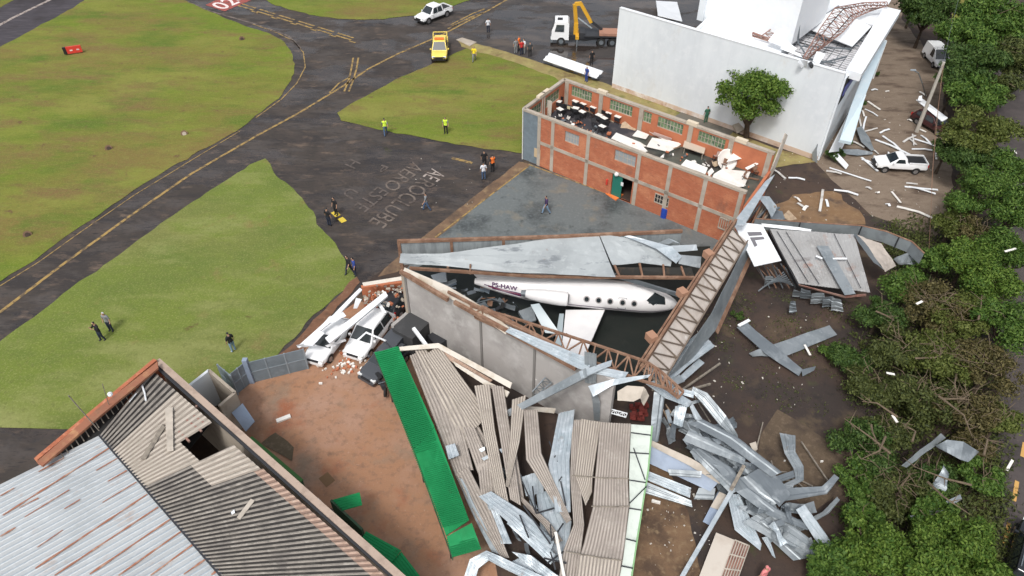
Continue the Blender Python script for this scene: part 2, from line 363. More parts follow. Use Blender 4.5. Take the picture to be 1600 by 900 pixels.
# ================================================================ ground and paving (structure)
def flatpx(name, pts, z, m, amp=0, seg=1.2, seed=0):
    q = [Vector((p.x, p.y, 0)) for p in PP(pts)]
    if amp: q = rough_poly(q, amp, seg, seed)
    return struct(name, MB().flat(q, z), m, base=(0, 0, 0))
g = MB().add([(-900, -300, 0), (900, -300, 0), (900, 1500, 0), (-900, 1500, 0)], [(0, 1, 2, 3)])
struct('ground', g, M_dirt, base=(0, 0, 0))
# airfield asphalt under the grass islands
flatpx('taxiway', [(-900, -200), (1000, -200), (1010, 60), (955, 140), (900, 165), (835, 205), (820, 250), (700, 360), (600, 420), (560, 450), (400, 620), (-60, 950), (-900, 1200)], .004, M_asph)
flatpx('runway', [(-900, 470), (-300, 240), (0, 84), (150, 6), (340, -95), (250, -150), (80, -75), (0, -34), (-300, 120), (-900, 330)], .008, M_run, .1, 2)
flatpx('upper_apron', [(760, 30), (800, -10), (850, -60), (1100, -150), (1300, -100), (1090, 40), (1000, 60), (960, 140), (870, 108), (760, 75), (720, 64)], .012, mat('puddled_asphalt', (.035, .028, .025), [((.075, .057, .045), .12, .5, .62, (1, 2, 1), ang_t), ((.02, .017, .016), .3, .5, .64, (1, 2.5, 1), ang_t), ((.09, .07, .055), 10, .6, .85)], rough=.8, spec=.9, rl=(.1, .46, .53, .06, (1, 2, 1))), .5, 1.5, 3)
flatpx('grass_field', [(-900, 760), (-500, 640), (-200, 530), (0, 440), (50, 408), (100, 372), (200, 303), (300, 243), (370, 205), (410, 174), (440, 148), (455, 125), (461, 105), (457, 85), (445, 66), (420, 52), (400, 47), (355, 30), (318, 14), (285, 0), (180, -40), (120, 9), (0, 74), (-300, 230), (-900, 460)], .03, M_grass, .35, .8, 1)
flatpx('grass_strip', [(405, -6), (430, 8), (460, 17), (500, 27), (560, 31), (600, 30), (650, 24), (700, 12), (735, 0), (860, -60), (700, -110), (460, -90), (300, -60)], .03, M_grass, .3, .8, 2)
flatpx('grass_verge', [(-500, 50), (-100, 0), (0, 12), (40, -10), (100, -50), (60, -90), (-500, -60)], .03, M_grass, .3, .8, 2)
flatpx('grass_island', [(526, 177), (540, 168), (580, 146), (620, 124), (680, 98), (714, 82), (730, 76), (800, 86), (868, 112), (890, 122), (880, 135), (820, 165), (816, 240), (760, 233), (700, 223), (640, 212), (580, 200), (535, 188)], .03, M_grass, .25, .7, 4)
flatpx('dry_grass_bank', [(716, 64), (745, 68), (800, 84), (868, 106), (960, 136), (1100, 190), (1210, 232), (1240, 240), (1280, 252), (1210, 262), (900, 150), (868, 122), (800, 96), (740, 80), (722, 74)], .036, mat('dry_grass', (.24, .19, .08), [((.3, .26, .1), .8, .45, .65), ((.12, .13, .035), .5, .54, .7), ((.1, .055, .03), .35, .58, .7)], rough=.95, bump=.5), .3, .8, 5)
flatpx('grass_lawn', [(-900, 1400), (-500, 900), (-200, 680), (0, 533), (50, 497), (100, 460), (200, 388), (300, 316), (350, 284), (390, 258), (412, 248), (422, 256), (440, 280), (465, 302), (490, 332), (497, 350), (520, 380), (540, 405), (548, 422), (556, 434), (480, 505), (400, 590), (330, 640), (200, 760), (60, 702), (25, 688), (0, 678), (-200, 660), (-400, 1000)], .03, M_grass2, .3, .7, 6)
flatpx('bare_soil_edge', [(556, 432), (562, 440), (470, 552), (440, 572), (380, 585), (420, 566), (455, 540), (500, 492)], .036, mat('bare_red_soil', (.17, .085, .05), [((.1, .055, .035), 1, .5, .7), ((.24, .14, .09), 3, .55, .75)], rough=.95, bump=.5), .25, .6, 7)
flatpx('apron', [(826, 255), (1150, 378), (1090, 480), (1000, 600), (620, 440), (655, 395), (690, 365)], .008, M_apron)
flatpx('apron_edge_strip', [(812, 252), (828, 256), (690, 367), (620, 425), (590, 432), (600, 420), (676, 358)], .012, M_brown, .15, .8)
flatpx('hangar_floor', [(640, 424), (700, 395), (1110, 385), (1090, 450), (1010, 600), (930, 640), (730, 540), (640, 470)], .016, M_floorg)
flatpx('courtyard', [(430, 560), (560, 470), (640, 490), (650, 560), (680, 640), (720, 740), (745, 800), (775, 880), (800, 1000), (560, 1000), (360, 640), (370, 600)], .008, M_court, .1, 1)
flatpx('courtyard_soil', [(975, 690), (1030, 690), (1060, 760), (1100, 900), (1110, 1000), (950, 1000), (960, 860)], .014, mat('yard_soil', (.17, .105, .06), [((.08, .05, .033), .35, .46, .62), ((.24, .17, .1), 2.5, .52, .75), ((.045, .032, .025), .25, .6, .72)], rough=.9, bump=.6, bscale=8), .4, .8, 9)
flatpx('gravel_road', [(1320, -60), (1420, -60), (1410, 30), (1440, 70), (1470, 110), (1480, 200), (1490, 250), (1480, 350), (1460, 372), (1360, 335), (1290, 270), (1270, 250), (1330, 160), (1380, 60), (1385, 0)], .01, M_gravel, .5, 1, 10)
flatpx('mud_patch', [(1262, 300), (1300, 298), (1340, 330), (1356, 350), (1280, 352), (1220, 345), (1210, 320)], .014, M_mud, .6, .7, 11)
flatpx('gravel_pad', [(1215, 640), (1330, 710), (1340, 760), (1270, 800), (1180, 740), (1190, 680)], .012, mat('gravelly_soil', (.1, .072, .048), [((.15, .11, .075), 3, .5, .7), ((.05, .036, .028), .5, .5, .7)], rough=.95, bump=.8), .15, 1, 12)
flatpx('road', [(1555, 100), (1640, 60), (1700, 300), (1700, 1100), (1500, 1100), (1540, 880), (1560, 600), (1565, 350)], .012, M_road, .1, 2, 13)
flatpx('far_lawn', [(1500, -60), (1560, -60), (1545, 40), (1500, 60), (1485, 45)], .012, M_grass, .4, 1, 14)
flatpx('far_red_path', [(1580, -40), (1700, -40), (1700, 60), (1620, 40)], .014, M_court, .3, 1, 15)
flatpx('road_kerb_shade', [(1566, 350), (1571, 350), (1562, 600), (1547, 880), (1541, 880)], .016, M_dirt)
# ---- painted markings
def stripe(name, pts, wid, m, z=.02, dash=None):
    mb = MB(); q = PP(pts); q = [Vector((p.x, p.y, z)) for p in q]
    acc = 0
    for a, b in zip(q, q[1:]):
        L_ = (b - a).length; d = (b - a) / L_; s_ = Vector((-d.y, d.x, 0)) * wid / 2
        t = 0
        while t < L_:
            e = min(L_, t + (dash[0] if dash else L_))
            p0, p1 = a + d * t, a + d * e; k = len(mb.v)
            mb.add([p0 - s_, p1 - s_, p1 + s_, p0 + s_], [(0, 1, 2, 3)]); t = e + (dash[1] if dash else 1)
    return struct(name, mb, m, base=(0, 0, 0))
stripe('taxiway_centre_line', [(-100, 545), (0, 488), (100, 412), (200, 340), (300, 271), (400, 213), (470, 175), (540, 132), (575, 108), (620, 85), (690, 55), (760, 18), (800, -5)], .28, M_yel)
stripe('taxiway_edge_line', [(0, 447), (60, 410), (130, 360), (210, 305), (300, 250), (375, 205)], .1, M_yel, .02)
stripe('curved_lead_line', [(545, 143), (552, 125), (557, 108), (560, 90)], .2, M_yel)
stripe('curved_lead_line', [(538, 143), (545, 125), (549, 108), (552, 90)], .2, M_yel)
stripe('curved_lead_line', [(515, 145), (530, 130), (548, 120)], .2, M_yel)
stripe('curved_lead_line', [(400, 184), (440, 155), (464, 130), (477, 105), (474, 82), (458, 64), (430, 50), (395, 38)], .13, M_yel, .02)
for k in range(6):
    a = (371 + 30.5 * k, 8.5 + 9.3 * k)
    for j in (0, 1):
        stripe('holding_line', [(a[0] + 4 * j, a[1] - 3.2 * j), (a[0] + 25 + 4 * j, a[1] + 7.6 - 3.2 * j)], .28, M_yel)
    stripe('holding_line', [(a[0] + 22, a[1] + 9), (a[0] + 32, a[1] + 12)], .22, M_yel)
stripe('holding_line', [(700, 45), (735, 27), (755, 20)], .25, M_yel); stripe('holding_line', [(704, 39), (739, 21), (757, 14)], .25, M_yel)
stripe('holding_line', [(706, 42), (752, 21)], .12, M_yel)
stripe('edge_stripe', [(280, -2), (330, 18), (400, 38), (450, 56), (470, 76)], .3, M_worn, .02)
stripe('short_yellow_line', [(706, 247), (738, 255)], .35, M_yel)
stripe('yellow_dashes', [(521, 331), (538, 347)], .5, mat('bright_yellow_paint', (.6, .45, .05), rough=.6), .02, (.8, .35))
stripe('runway_centre_line', [(-60, 72), (20, 28), (82, -2)], .5, M_wpaint)
stripe('runway_edge_line', [(-60, 115), (0, 80), (80, 36), (150, 0)], .3, M_wpaint)
stripe('apron_yellow_line', [(680, 371), (827, 259)], .14, M_yel); stripe('apron_yellow_line', [(826, 257), (960, 307), (1130, 373)], .14, M_yel)
stripe('road_centre_dashes', [(1601, 692), (1597, 714)], .22, mat('orange_road_paint', (.55, .32, .1), rough=.7), .024)
stripe('road_centre_dashes', [(1589, 752), (1584, 783)], .22, MATS['orange_road_paint'], .028)
stripe('road_centre_dashes', [(1577, 818), (1569, 850)], .22, MATS['orange_road_paint'], .024)
fr = flatpx('red_runway_number_panel', [(321, 8), (351, 18), (392, 0.5), (430, -16), (395, -28), (345, -3)], .024, M_redp)
# lettering reads from right to left with its tops toward the camera side
def ptext(s, bl, br, tl, m, bold=0):
    o = text_on(s, P(*bl, .022), P(*br, .022), P(*tl, .022), m, 'painted_lettering', bold=bold); o['kind'] = 'structure'; return o
o = text_on('02-20', P(349, 15.5, .03), P(412, -12, .03), P(327, 7.5, .03), M_wpaint2, 'painted_lettering', bold=.01); o['kind'] = 'structure'
ptext('AE', (675, 263), (660, 275.5), (698, 272), M_wpaint)
ptext('ROCLUBE', (657, 278), (575, 346), (680, 288), M_worn)
ptext('AERO', (645, 252), (597, 290), (664, 262), M_worn)
ptext('ESTE', (590, 291), (551, 322), (609, 301), mat('very_worn_paint', (.11, .09, .08), [((.055, .045, .04), 1.6, .46, .6)], rough=.7))
ptext('P', (597, 257), (586, 266), (608, 261), MATS['very_worn_paint']); ptext('U', (546, 293), (534, 303), (562, 301), MATS['very_worn_paint'])
ptext('H', (548, 248), (538, 257), (564, 255), MATS['very_worn_paint'])
# ================================================================ roofless brick building
ZT, ZF = 5.2, 2.75
F0, F1, B1, B0 = P(819, 169, ZT), P(1167, 299, ZT), P(1211, 238, ZT), P(882, 123, ZT)
bb = T('brick_building', 'roofless orange brick building with grey concrete posts and open top storey full of desks', 'building', (F0.x, F0.y, 0))
LF = (F1 - F0).length; uf = (F1 - F0).normalized()
def bay(a, b, L_, lst): return [(L_ * x0, L_ * x1, z0, z1) for x0, x1, z0, z1 in lst]
fh = bay(0, 0, LF, [(.215, .285, 3.55, 4.6), (.455, .55, 3.6, 4.65), (.455, .55, 0.02, 2.25), (.655, .715, 1.15, 2.05)])
mb = MB(); n0 = sub(F0, F1, .085)
wall(mb, n0, F1, 0, ZT - .2, .22, [(a - .085 * LF, b - .085 * LF, c, d) for a, b, c, d in fh]); mb.build('brick_front_wall', M_brick, bb)
LB = (B1 - B0).length
bwin = [(.045, .155), (.25, .365), (.42, .46), (.49, .61), (.68, .80)]
bh = [(LB * a, LB * b, 3.8, 4.85) for a, b in bwin]
mb = MB(); wall(mb, B0, B1, 0, ZT - .2, .22, bh); mb.build('brick_back_wall', M_brick2, bb)
LL = (B0 - F0).length
lh = [(LL * .12, LL * .40, 3.6, 4.7), (LL * .5, LL * .86, 3.6, 4.7)]
mb = MB(); wall(mb, F0, B0, 0, ZT - .2, .22, lh); mb.build('brick_end_wall', M_brick2, bb)
mb = MB(); wall(mb, sub(F1, B1, .05), B1, 0, 3.4, .22); mb.build('broken_end_wall', M_brick2, bb)
# concrete beams and posts
mb = MB()
for a, b in ((F0, F1), (B0, B1), (F0, B0)):
    wall(mb, a, b, ZT - .2, ZT, .34)
wall(mb, sub(F0, F1, .085) , F1, 2.3, 2.62, .3)
mb.build('concrete_beam', M_conc, bb)
for t in (.085, .155, .33, .565, .70, .845, .985):
    p = sub(F0, F1, t); m_ = MB().box((p.x, p.y, (ZT - .2) / 2), (.34, .3, ZT - .2), Matrix.Rotation(math.atan2(uf.y, uf.x), 3, 'Z')); m_.build('concrete_post', M_conc, bb)
for t in (.02, .205, .41, .645, .825, .985):
    p = sub(B0, B1, t); m_ = MB().box((p.x, p.y, (ZT - .2) / 2), (.42, .38, ZT - .2), Matrix.Rotation(math.atan2(uf.y, uf.x), 3, 'Z')); m_.build('concrete_post', M_conc, bb)
for t in (.42, .47):
    p = sub(F0, B0, t); MB().box((p.x, p.y, (ZT - .2) / 2), (.3, .3, ZT - .2)).build('concrete_post', M_conc, bb)
# pale post heads
for a, b, t in ((B0, B1, .205), (B0, B1, .645), (B0, B1, .862), (F0, B0, .40), (F0, B0, .52)):
    p = sub(a, b, t); MB().box((p.x, p.y, ZT + .03), (1.0, .36, .3), Matrix.Rotation(math.atan2((b - a).y, (b - a).x), 3, 'Z')).build('post_cap', mat('pale_cap', (.6, .52, .4), rough=.8), bb)
# steel door-panel corner
mb = MB(); a = F0.copy(); b = n0.copy(); off = Vector((uf.y, -uf.x, 0)) * .05
wall(mb, a + off, b + off, 0.02, ZT - .22, .1); mb.build('steel_corner_panel', M_blueg, bb)
MB().bar(Vector((F0.x, F0.y, 0)) + off * 3 - uf * .03, Vector((F0.x, F0.y, ZT)) + off * 3 - uf * .03, .08).build('corner_trim', mat('pale_trim', (.6, .62, .6), rough=.6), bb)
p = sub(F0, F1, .062) + off * 2.4; wall(MB(), p, p, 0, 1) if 0 else None
mb = MB(); wall(mb, p, p + uf * .7, .8, 1.7, .04); mb.build('notice_board', mat('beige_board', (.5, .38, .24), rough=.8), bb)
# windows
def window(parent, a, b, L_, u0, u1, z0, z1, gm, nb, t=.06, offs=0):
    d = (b - a).normalized(); n_ = Vector((-d.y, d.x, 0)); p0 = Vector((a.x, a.y, 0)) + d * u0 + n_ * offs; p1 = Vector((a.x, a.y, 0)) + d * u1 + n_ * offs
    fr_ = MB()
    for z in (z0 + .03, z1 - .03): fr_.bar(p0 + Vector((0, 0, z)), p1 + Vector((0, 0, z)), .09)
    for k in range(nb + 1):
        q = p0.lerp(p1, k / nb); fr_.bar(q + Vector((0, 0, z0)), q + Vector((0, 0, z1)), .05, .05, up=tuple(d))
    fr_.bar(p0 + Vector((0, 0, (z0 + z1) / 2)), p1 + Vector((0, 0, (z0 + z1) / 2)), .04)
    f_ = fr_.build('window', M_conc if nb < 9 else mat('grey_frame', (.35, .37, .36), rough=.6), parent)
    g_ = MB(); wall(g_, p0, p1, z0 + .05, z1 - .05, .015)
    base = g_.build('pane', gm, f_)
    return f_
for (x0, x1), nb in zip(bwin, (8, 8, 3, 8, 8)): window(bb, B0, B1, LB, LB * x0, LB * x1, 3.8, 4.85, M_glassg, nb)
for h_ in lh: window(bb, F0, B0, LL, h_[0], h_[1], h_[2], h_[3], M_glassg, 5)
for k in (0, 1): window(bb, F0, F1, LF, fh[k][0], fh[k][1], fh[k][2], fh[k][3], mat('hazy_pane', (.3, .32, .33), rough=.2), 5)
window(bb, F0, F1, LF, fh[3][0], fh[3][1], fh[3][2], fh[3][3], M_wdark, 5, offs=-.1)
# extra barred window at the right end of the lower wall
q0 = sub(F0, F1, .93); mb = MB(); o2 = Vector((uf.y, -uf.x, 0)) * .13
for k in range(5): mb.bar(q0 + o2 + uf * (.18 * k) + Vector((0, 0, 1.2 - ZT)), q0 + o2 + uf * (.18 * k) + Vector((0, 0, 2.2 - ZT)), .06)
mb.bar(q0 + o2 + Vector((0, 0, 1.2 - ZT)), q0 + o2 + uf * .8 + Vector((0, 0, 1.2 - ZT)), .1); mb.bar(q0 + o2 + Vector((0, 0, 2.2 - ZT)), q0 + o2 + uf * .8 + Vector((0, 0, 2.2 - ZT)), .1)
mb.build('window_grille', M_conc, bb)
# storey floor, doorway leaf, fanlight, lamp
inset = [sub(F0, B1, .012), sub(F1, B0, .012), sub(B1, F0, .012), sub(B0, F1, .012)]
MB().prism(inset, ZF - .2, ZF).build('storey_floor', mat('wet_floor', (.075, .085, .075), [((.13, .13, .11), .6, .5, .7), ((.04, .04, .04), .4, .5, .65)], rough=.3), bb)
fl = MB().prism([sub(inset[3], inset[2], 0), sub(inset[3], inset[2], .42), sub(inset[0], inset[1], .36), inset[0]], ZF + .004, ZF + .03).build('dark_carpet', mat('dark_carpet', (.04, .04, .048), [((.1, .09, .09), 1.2, .5, .7)], rough=.9), bb)
dl = sub(F0, F1, .455); mb = MB(); d_ = Vector((uf.y, -uf.x, 0)) * .02
wall(mb, dl + uf * .05 + d_, dl + uf * (.047 * LF) + d_, .05, 2.2, .06); dr = mb.build('sliding_door', M_greenp, bb)
mb = MB(); wall(mb, dl + uf * .9 + d_ * 4, dl + uf * 1.15 + d_ * 4, 1.4, 1.75, .03); mb.build('door_window', M_lamp, dr)
mb = MB().sphere(dl + uf * .45 + Vector((uf.y, -uf.x, 0)) * .2 + Vector((0, 0, 2.4 - ZT)), .2); mb.build('wall_lamp', M_lamp, bb)
mb = MB(); e_ = sub(F0, F1, .435) + Vector((uf.y, -uf.x, 0)) * .18; mb.tube([(e_.x, e_.y, 1.0), (e_.x, e_.y, 1.5)], .09); ex = mb.build('fire_extinguisher', M_red); tag(ex, 'red fire extinguisher hung on the brick wall beside the dark doorway', 'fire extinguisher')
# dark room behind doorway
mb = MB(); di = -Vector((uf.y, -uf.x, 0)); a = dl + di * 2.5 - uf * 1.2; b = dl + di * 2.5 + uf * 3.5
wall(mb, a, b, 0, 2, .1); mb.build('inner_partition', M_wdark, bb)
# raised orange pad, drums, pavement along the wall
pad = MB(); pad.prism([P(946, 303), P(956, 298), P(974, 305), P(962, 314)], .008, .1); tag(pad.build('drain_hatch', M_orange), 'orange framed hatch on the paving left of the dark doorway', 'hatch')
def drum(px, py, m, lab, r=.28, h=.9):
    c = P(px, py); mb = MB().tube([c, c + Vector((0, 0, h * .33)), c + Vector((0, 0, h * .36)), c + Vector((0, 0, h * .66)), c + Vector((0, 0, h * .69)), c + Vector((0, 0, h))], [r, r, r * 1.06, r, r * 1.06, r * .95], 14)
    o = mb.build('drum', m, base=c); tag(o, lab, 'drum'); MB().tube([c + Vector((r * .5, 0, h)), c + Vector((r * .5, 0, h + .05))], .05).build('cap', M_black, o)
drum(1037, 339, M_blue, 'blue plastic drum against the foot of the brick wall')
drum(1046, 341, M_paper, 'white plastic drum beside the blue drum', .2, .75)
# ---- contents of the open storey
ui = (B1 - B0).normalized(); di = (F0 - B0).normalized(); RZ = math.atan2(ui.y, ui.x)
def make_desk():
    r = T('school_desk', 'x', 'desk', (0, 0, 0))
    MB().box((0, 0, .74), (.62, .45, .035)).build('desktop', M_paper, r)
    mb = MB()
    for sx in (-.26, .26):
        for sy in (-.18, .18): mb.bar((sx, sy, 0), (sx, sy, .72), .035)
    mb.box((0, .2, .5), (.52, .02, .35)); mb.build('frame', M_steeld, r)
    MB().box((0, -.45, .45), (.42, .4, .04)).build('seat', M_black, r)
    mb = MB().box((0, -.66, .75), (.42, .04, .35))
    for sx in (-.18, .18):
        for sy in (-.28, -.62): mb.bar((sx, sy, 0), (sx, sy, .45), .03)
    mb.build('chair_back', M_black, r)
    return r
desk = make_desk(); used = 0
DK = [(899.5, 153.5, 'tan', 'standing in the back row nearest the corner window'), (912, 157.5, '', 'second of the back row under the first back window'), (927.5, 163, '', 'third of the back row under the first back window'), (952, 171.5, '', 'left one under the second back window'), (966, 177.5, '', 'right one under the second back window'), (875.5, 168.5, '', 'nearest the pale partition in the left corner'), (872.5, 156.5, '', 'beside the white leaning easel'), (910, 170, '', 'in the middle row'), (899.5, 164.5, '', 'just behind the brown tilted board'), (936, 178, '', 'tilted low beside the fallen beams'), (943.5, 182.5, '', 'in front of the two under the second back window'), (941, 195.5, '', 'nearest the front wall')]
for px, py, _, l_ in DK:
    o = desk if not used else copy_tree(desk); used = 1
    c = P(px, py + (4.5 if py < 178 and px > 880 else 2), ZF + .74); o.location = (c.x, c.y, ZF + .03); o.rotation_euler = (R.uniform(-.04, .04), 0, RZ + R.uniform(-.25, .25) + math.pi)
    tag(o, 'white topped desk with black chair, ' + l_, 'desk', 'desks left standing in the roofless classroom')
def top(name, label, cat, mb, m, group=None, **k): return tag(mb.build(name, m, **k), label, cat, group)
def board(pts, m, label, name='fallen_board', cat='board', t=.05, group=None):
    q_ = [(a[0], a[1], a[2] + BZ) for a in pts]
    return top(name, label, cat, MB().slab(PP(q_), t), m, group)
BZ = .4
board([(846, 154, 3.9), (863, 158, 3.9), (861, 183, 2.3), (843, 176, 2.3)], mat('beige_partition', (.52, .48, .41), rough=.8), 'pale beige partition board standing in the left corner of the brick building', 'partition_board')
board([(876, 146, 3.4), (881, 145, 3.4), (885, 157, 2.2), (879, 158, 2.2)], M_paper, 'white easel board leaning at the left end of the desks', 'easel')
board([(972, 192, 2.7), (981, 187, 2.9), (998, 196, 2.6), (988, 211, 2.2), (968, 203, 2.25)], M_wood, 'brown plywood sheet lying flat right of the desks')
board([(885, 165, 2.9), (898, 168, 2.75), (894, 172, 2.7), (884, 169, 2.7)], mat('khaki', (.4, .36, .24), rough=.8), 'small tilted khaki board lying across the desks')
board([(996, 203, 2.5), (1014, 210, 2.6), (1009, 217, 2.6), (988, 212, 2.4)], M_paper, 'small square white panel on the wet floor')
board([(963, 207, 3.0), (1000, 222, 2.8), (1010, 228, 2.5), (994, 233, 2.6), (955, 216, 3)], M_paper, 'long white ceiling panel along the inside of the front wall')
board([(1019, 215, 2.5), (1040, 218, 2.8), (1066, 224, 2.6), (1058, 230, 2.5), (1045, 237, 2.5), (1010, 229, 2.5)], M_paper, 'broad cracked white ceiling panel in the middle of the brick building')
board([(1003, 199, 2.7), (1005, 201, 2.7), (1054, 225, 2.5), (1051, 226, 2.5)], M_paper, 'long thin white batten lying across the cracked ceiling panels')
board([(1072, 249, 2.9), (1106, 262, 2.9), (1102, 272, 2.6), (1064, 258, 2.6)], M_paper, 'rectangular white panel leaning inside the front wall')
board([(1115, 272, 2.6), (1128, 264, 2.8), (1173, 268, 2.6), (1163, 291, 2.8), (1150, 292, 2.8), (1113, 277, 2.7)], M_paper, 'largest white panel at the right end of the brick building')
board([(1146, 239, 3.5), (1165, 236, 3.5), (1162, 247, 3.3), (1135, 253, 3.2)], M_paper, 'pointed white panel raised beside the round dish')
board([(1164, 262, 3.1), (1183, 253, 3.4), (1185, 256, 3.4), (1168, 265, 3.1)], M_paper, 'white plank tilted up at the right end wall')
board([(1106, 268, 2.9), (1112, 262, 2.9), (1116, 268, 2.7), (1108, 276, 2.7)], M_paper, 'small white offcut next to the broken chairs')
board([(985, 225, 2.6), (1002, 226, 2.7), (1012, 236, 2.5), (1001, 240, 2.6)], M_paper, 'white ceiling tile against the second front window')
board([(1034, 243, 2.5), (1038, 240, 2.7), (1037, 246, 2.5), (1031, 246, 2.5)], M_paper, 'tiny white scrap on the wet green floor')
board([(1022, 206, 2.9), (1050, 216, 2.9), (1049, 220, 2.6), (1020, 210, 2.6)], mat('pinkish_board', (.5, .36, .32), rough=.8), 'pinkish grey board along the back wall')
BZ = 0
# table, dish
tb = T('long_table', 'long pale wooden table left standing by the back wall', 'table', P(1083, 233, ZF))
MB().slab(PP([(1070, 219, 3.45), (1103, 229, 3.45), (1100, 240, 3.45), (1067, 229, 3.45)]), .06).build('tabletop', mat('tabletop', (.5, .43, .35), rough=.6), tb)
for a in ((1070, 229), (1098, 239), (1072, 221), (1102, 230)):
    c = P(a[0], a[1], 3.4); MB().bar(c, Vector((c.x, c.y, ZF)), .06).build('leg', M_conc, tb)
c = P(1136, 250, 3.5); dish = MB(); k = 16; rr = 1.0
M_ = Matrix.Rotation(.9, 3, 'X') @ Matrix.Rotation(.3, 3, 'Y')
rings = [(0, -.28), (.5, -.2), (.85, -.05), (1, .08), (1.0, .04), (.8, -.1), (.45, -.26), (0, -.34)]
vs = [c + M_ @ Vector((r_ * math.cos(2 * math.pi * j / k), r_ * math.sin(2 * math.pi * j / k), z_)) * .95 for r_, z_ in rings for j in range(k)]
dish.add(vs, [(i * k + j, i * k + (j + 1) % k, (i + 1) * k + (j + 1) % k, (i + 1) * k + j) for i in range(len(rings) - 1) for j in range(k)])
dish_o = top('satellite_dish', 'large round white dish lying in the right part of the brick building', 'dish', dish, M_paper, smooth=True)
def chairwreck(px, py, lab, m):
    c = P(px, py, ZF + .05); r = T('broken_chair', lab, 'chair', c, 'chairs thrown about in the roofless classroom')
    mb = MB(); 
    for s_ in (-.2, .2):
        for t_ in (-.2, .2): mb.bar((s_, t_, 0), (s_ * 1.1, t_ * 1.2, .45), .04)
    mb.build('frame', M_steeld if m is not M_wood else M_rust, r, local=True); MB().box((0, 0, .46), (.45, .45, .05)).build('seat', m, r, local=True)
    MB().box((0, .24, .75), (.45, .05, .4)).build('backrest', m, r, local=True)
    r.rotation_euler = (R.uniform(-.8, .8), R.uniform(-.8, .8), R.uniform(0, 6))
for a in [(1120, 258, 'broken orange chair left of the round dish', M_wood), (1127, 265, 'broken brown chair in front of the round dish', M_rust), (1118, 252, 'pinkish overturned chair behind the white panels', mat('pinkish_board', (.5, .36, .32))), (1100, 239, 'blue grey chair beside the long table', M_galvd), (1176, 273, 'rusty chair frame at the right end of the brick building', M_rust), (1183, 262, 'brown overturned chair by the right end wall', M_rust), (1160, 285, 'chair half under the largest white panel', M_rust),
          (890, 184, 'black overturned chair beside the front wall window', M_black), (905, 188, 'black chair on its side behind the front wall', M_black), (920, 186, 'black chair among fallen papers', M_black), (930, 200, 'black tipped chair near the front wall', M_black), (985, 187, 'dark folding chair under the second back window', M_black), (976, 184, 'dark chair leaning on the plywood sheet', M_black), (880, 176, 'black chair nearest the front left corner', M_black)]:
    chairwreck(*a)
for k, (a, b, m, l_) in enumerate([((862, 168, 2.9), (878, 186, 2.3), M_woodg, 'thin grey beam lying left of the desks'), ((917, 172, 3.0), (935, 184, 2.5), M_wood, 'short pale beam among the desks'), ((950, 186, 2.9), (972, 200, 2.5), M_wood, 'pale beam right of the desks'), ((926, 185, 2.6), (955, 198, 2.4), M_rust, 'brown batten across the carpet'), ((1172, 265, 2.9), (1190, 268, 3.0), M_paper, 'white batten resting on the broken end wall'), ((1165, 277, 2.8), (1186, 281, 2.9), M_rust, 'rusty bar by the end wall'), ((1053, 232, 3.6), (1069, 228, 2.3), M_wood, 'thin upright batten beside the table')]):
    top('fallen_beam', l_, 'beam', MB().bar(P(*a), P(*b), .1), m)
cl = T('paper_heap', 'heap of white papers, clothes and rubble spilled on the classroom carpet', 'rubble', P(915, 190, ZF)); cl['kind'] = 'stuff'
mbs = [MB(), MB(), MB(), MB()]
for i in range(150):
    u_, v_ = R.uniform(.05, .45), R.uniform(.35, .97)
    q = sub(sub(B0, B1, u_), sub(F0, F1, u_), v_); s_ = R.uniform(.1, .4)
    mbs[i % 4].box((q.x, q.y, ZF + .08 + R.random() * .25), (s_, s_ * R.uniform(.4, 1), R.uniform(.03, .2)), Matrix.Rotation(R.uniform(0, 3), 3, 'Z') @ Matrix.Rotation(R.uniform(-.7, .7), 3, 'X'))
for i in range(70):
    u_, v_ = R.uniform(.5, .97), R.uniform(.15, .95)
    q = sub(sub(B0, B1, u_), sub(F0, F1, u_), v_); s_ = R.uniform(.1, .35)
    mbs[R.choice((0, 0, 2, 3))].box((q.x, q.y, ZF + .08 + R.random() * .2), (s_, s_ * R.uniform(.3, 1), R.uniform(.03, .15)), Matrix.Rotation(R.uniform(0, 3), 3, 'Z') @ Matrix.Rotation(R.uniform(-.7, .7), 3, 'X'))
for m_, mm, nn in zip(mbs, (M_paper, M_black, M_brick2, M_galvd), ('papers', 'dark_scraps', 'brick_scraps', 'grey_scraps')): m_.build(nn, mm, cl)

# ================================================================ white gutted hangar
ZW = 8.6
W0 = P(957, 136); W1 = P(1277, 250); uw = (W1 - W0).normalized(); vw = Vector((-uw.y, uw.x, 0))
W2 = P(1388, 16, ZW); W2.z = 0; sw = (W2 - W1).normalized(); LS = (W2 - W1).length; LW = (W1 - W0).length
wb = T('white_hangar', 'large white walled hangar with its roof torn open and twisted trusses on top', 'building', W0)
mb = MB(); wall(mb, W0, W1, .35, ZW, .3); mb.build('front_wall', M_whitewall, wb)
mb = MB(); wall(mb, W0 + uw * .02, W1 - uw * .02, 0, .5, .33); mb.build('stained_wall_foot', M_wstain, wb)
mb = MB(); wall(mb, W0, W1, ZW, ZW + .07, .38); mb.build('wall_coping', M_white, wb)
mb = MB(); wall(mb, W1, W1 + sw * LS, 0, ZW - .5, .3); mb.build('side_wall', M_whitewall, wb)
mb = MB(); wall(mb, W1 + sw * .6 + uw * .25, W1 + sw * (LS - .5) + uw * .25, 6.3, 7.1, .1); mb.build('blue_side_stripe', mat('navy_stripe', (.07, .075, .25), rough=.5), wb)
mb = MB(); wall(mb, W1 + uw * .16 + sw * .3, W1 + uw * .16 + sw * 2.3, 5.6, 8.0, .1); mb.build('side_opening', M_wdark, wb)
def U(a, b, z): q = W0 + uw * a + sw * b; q.z = z; return q
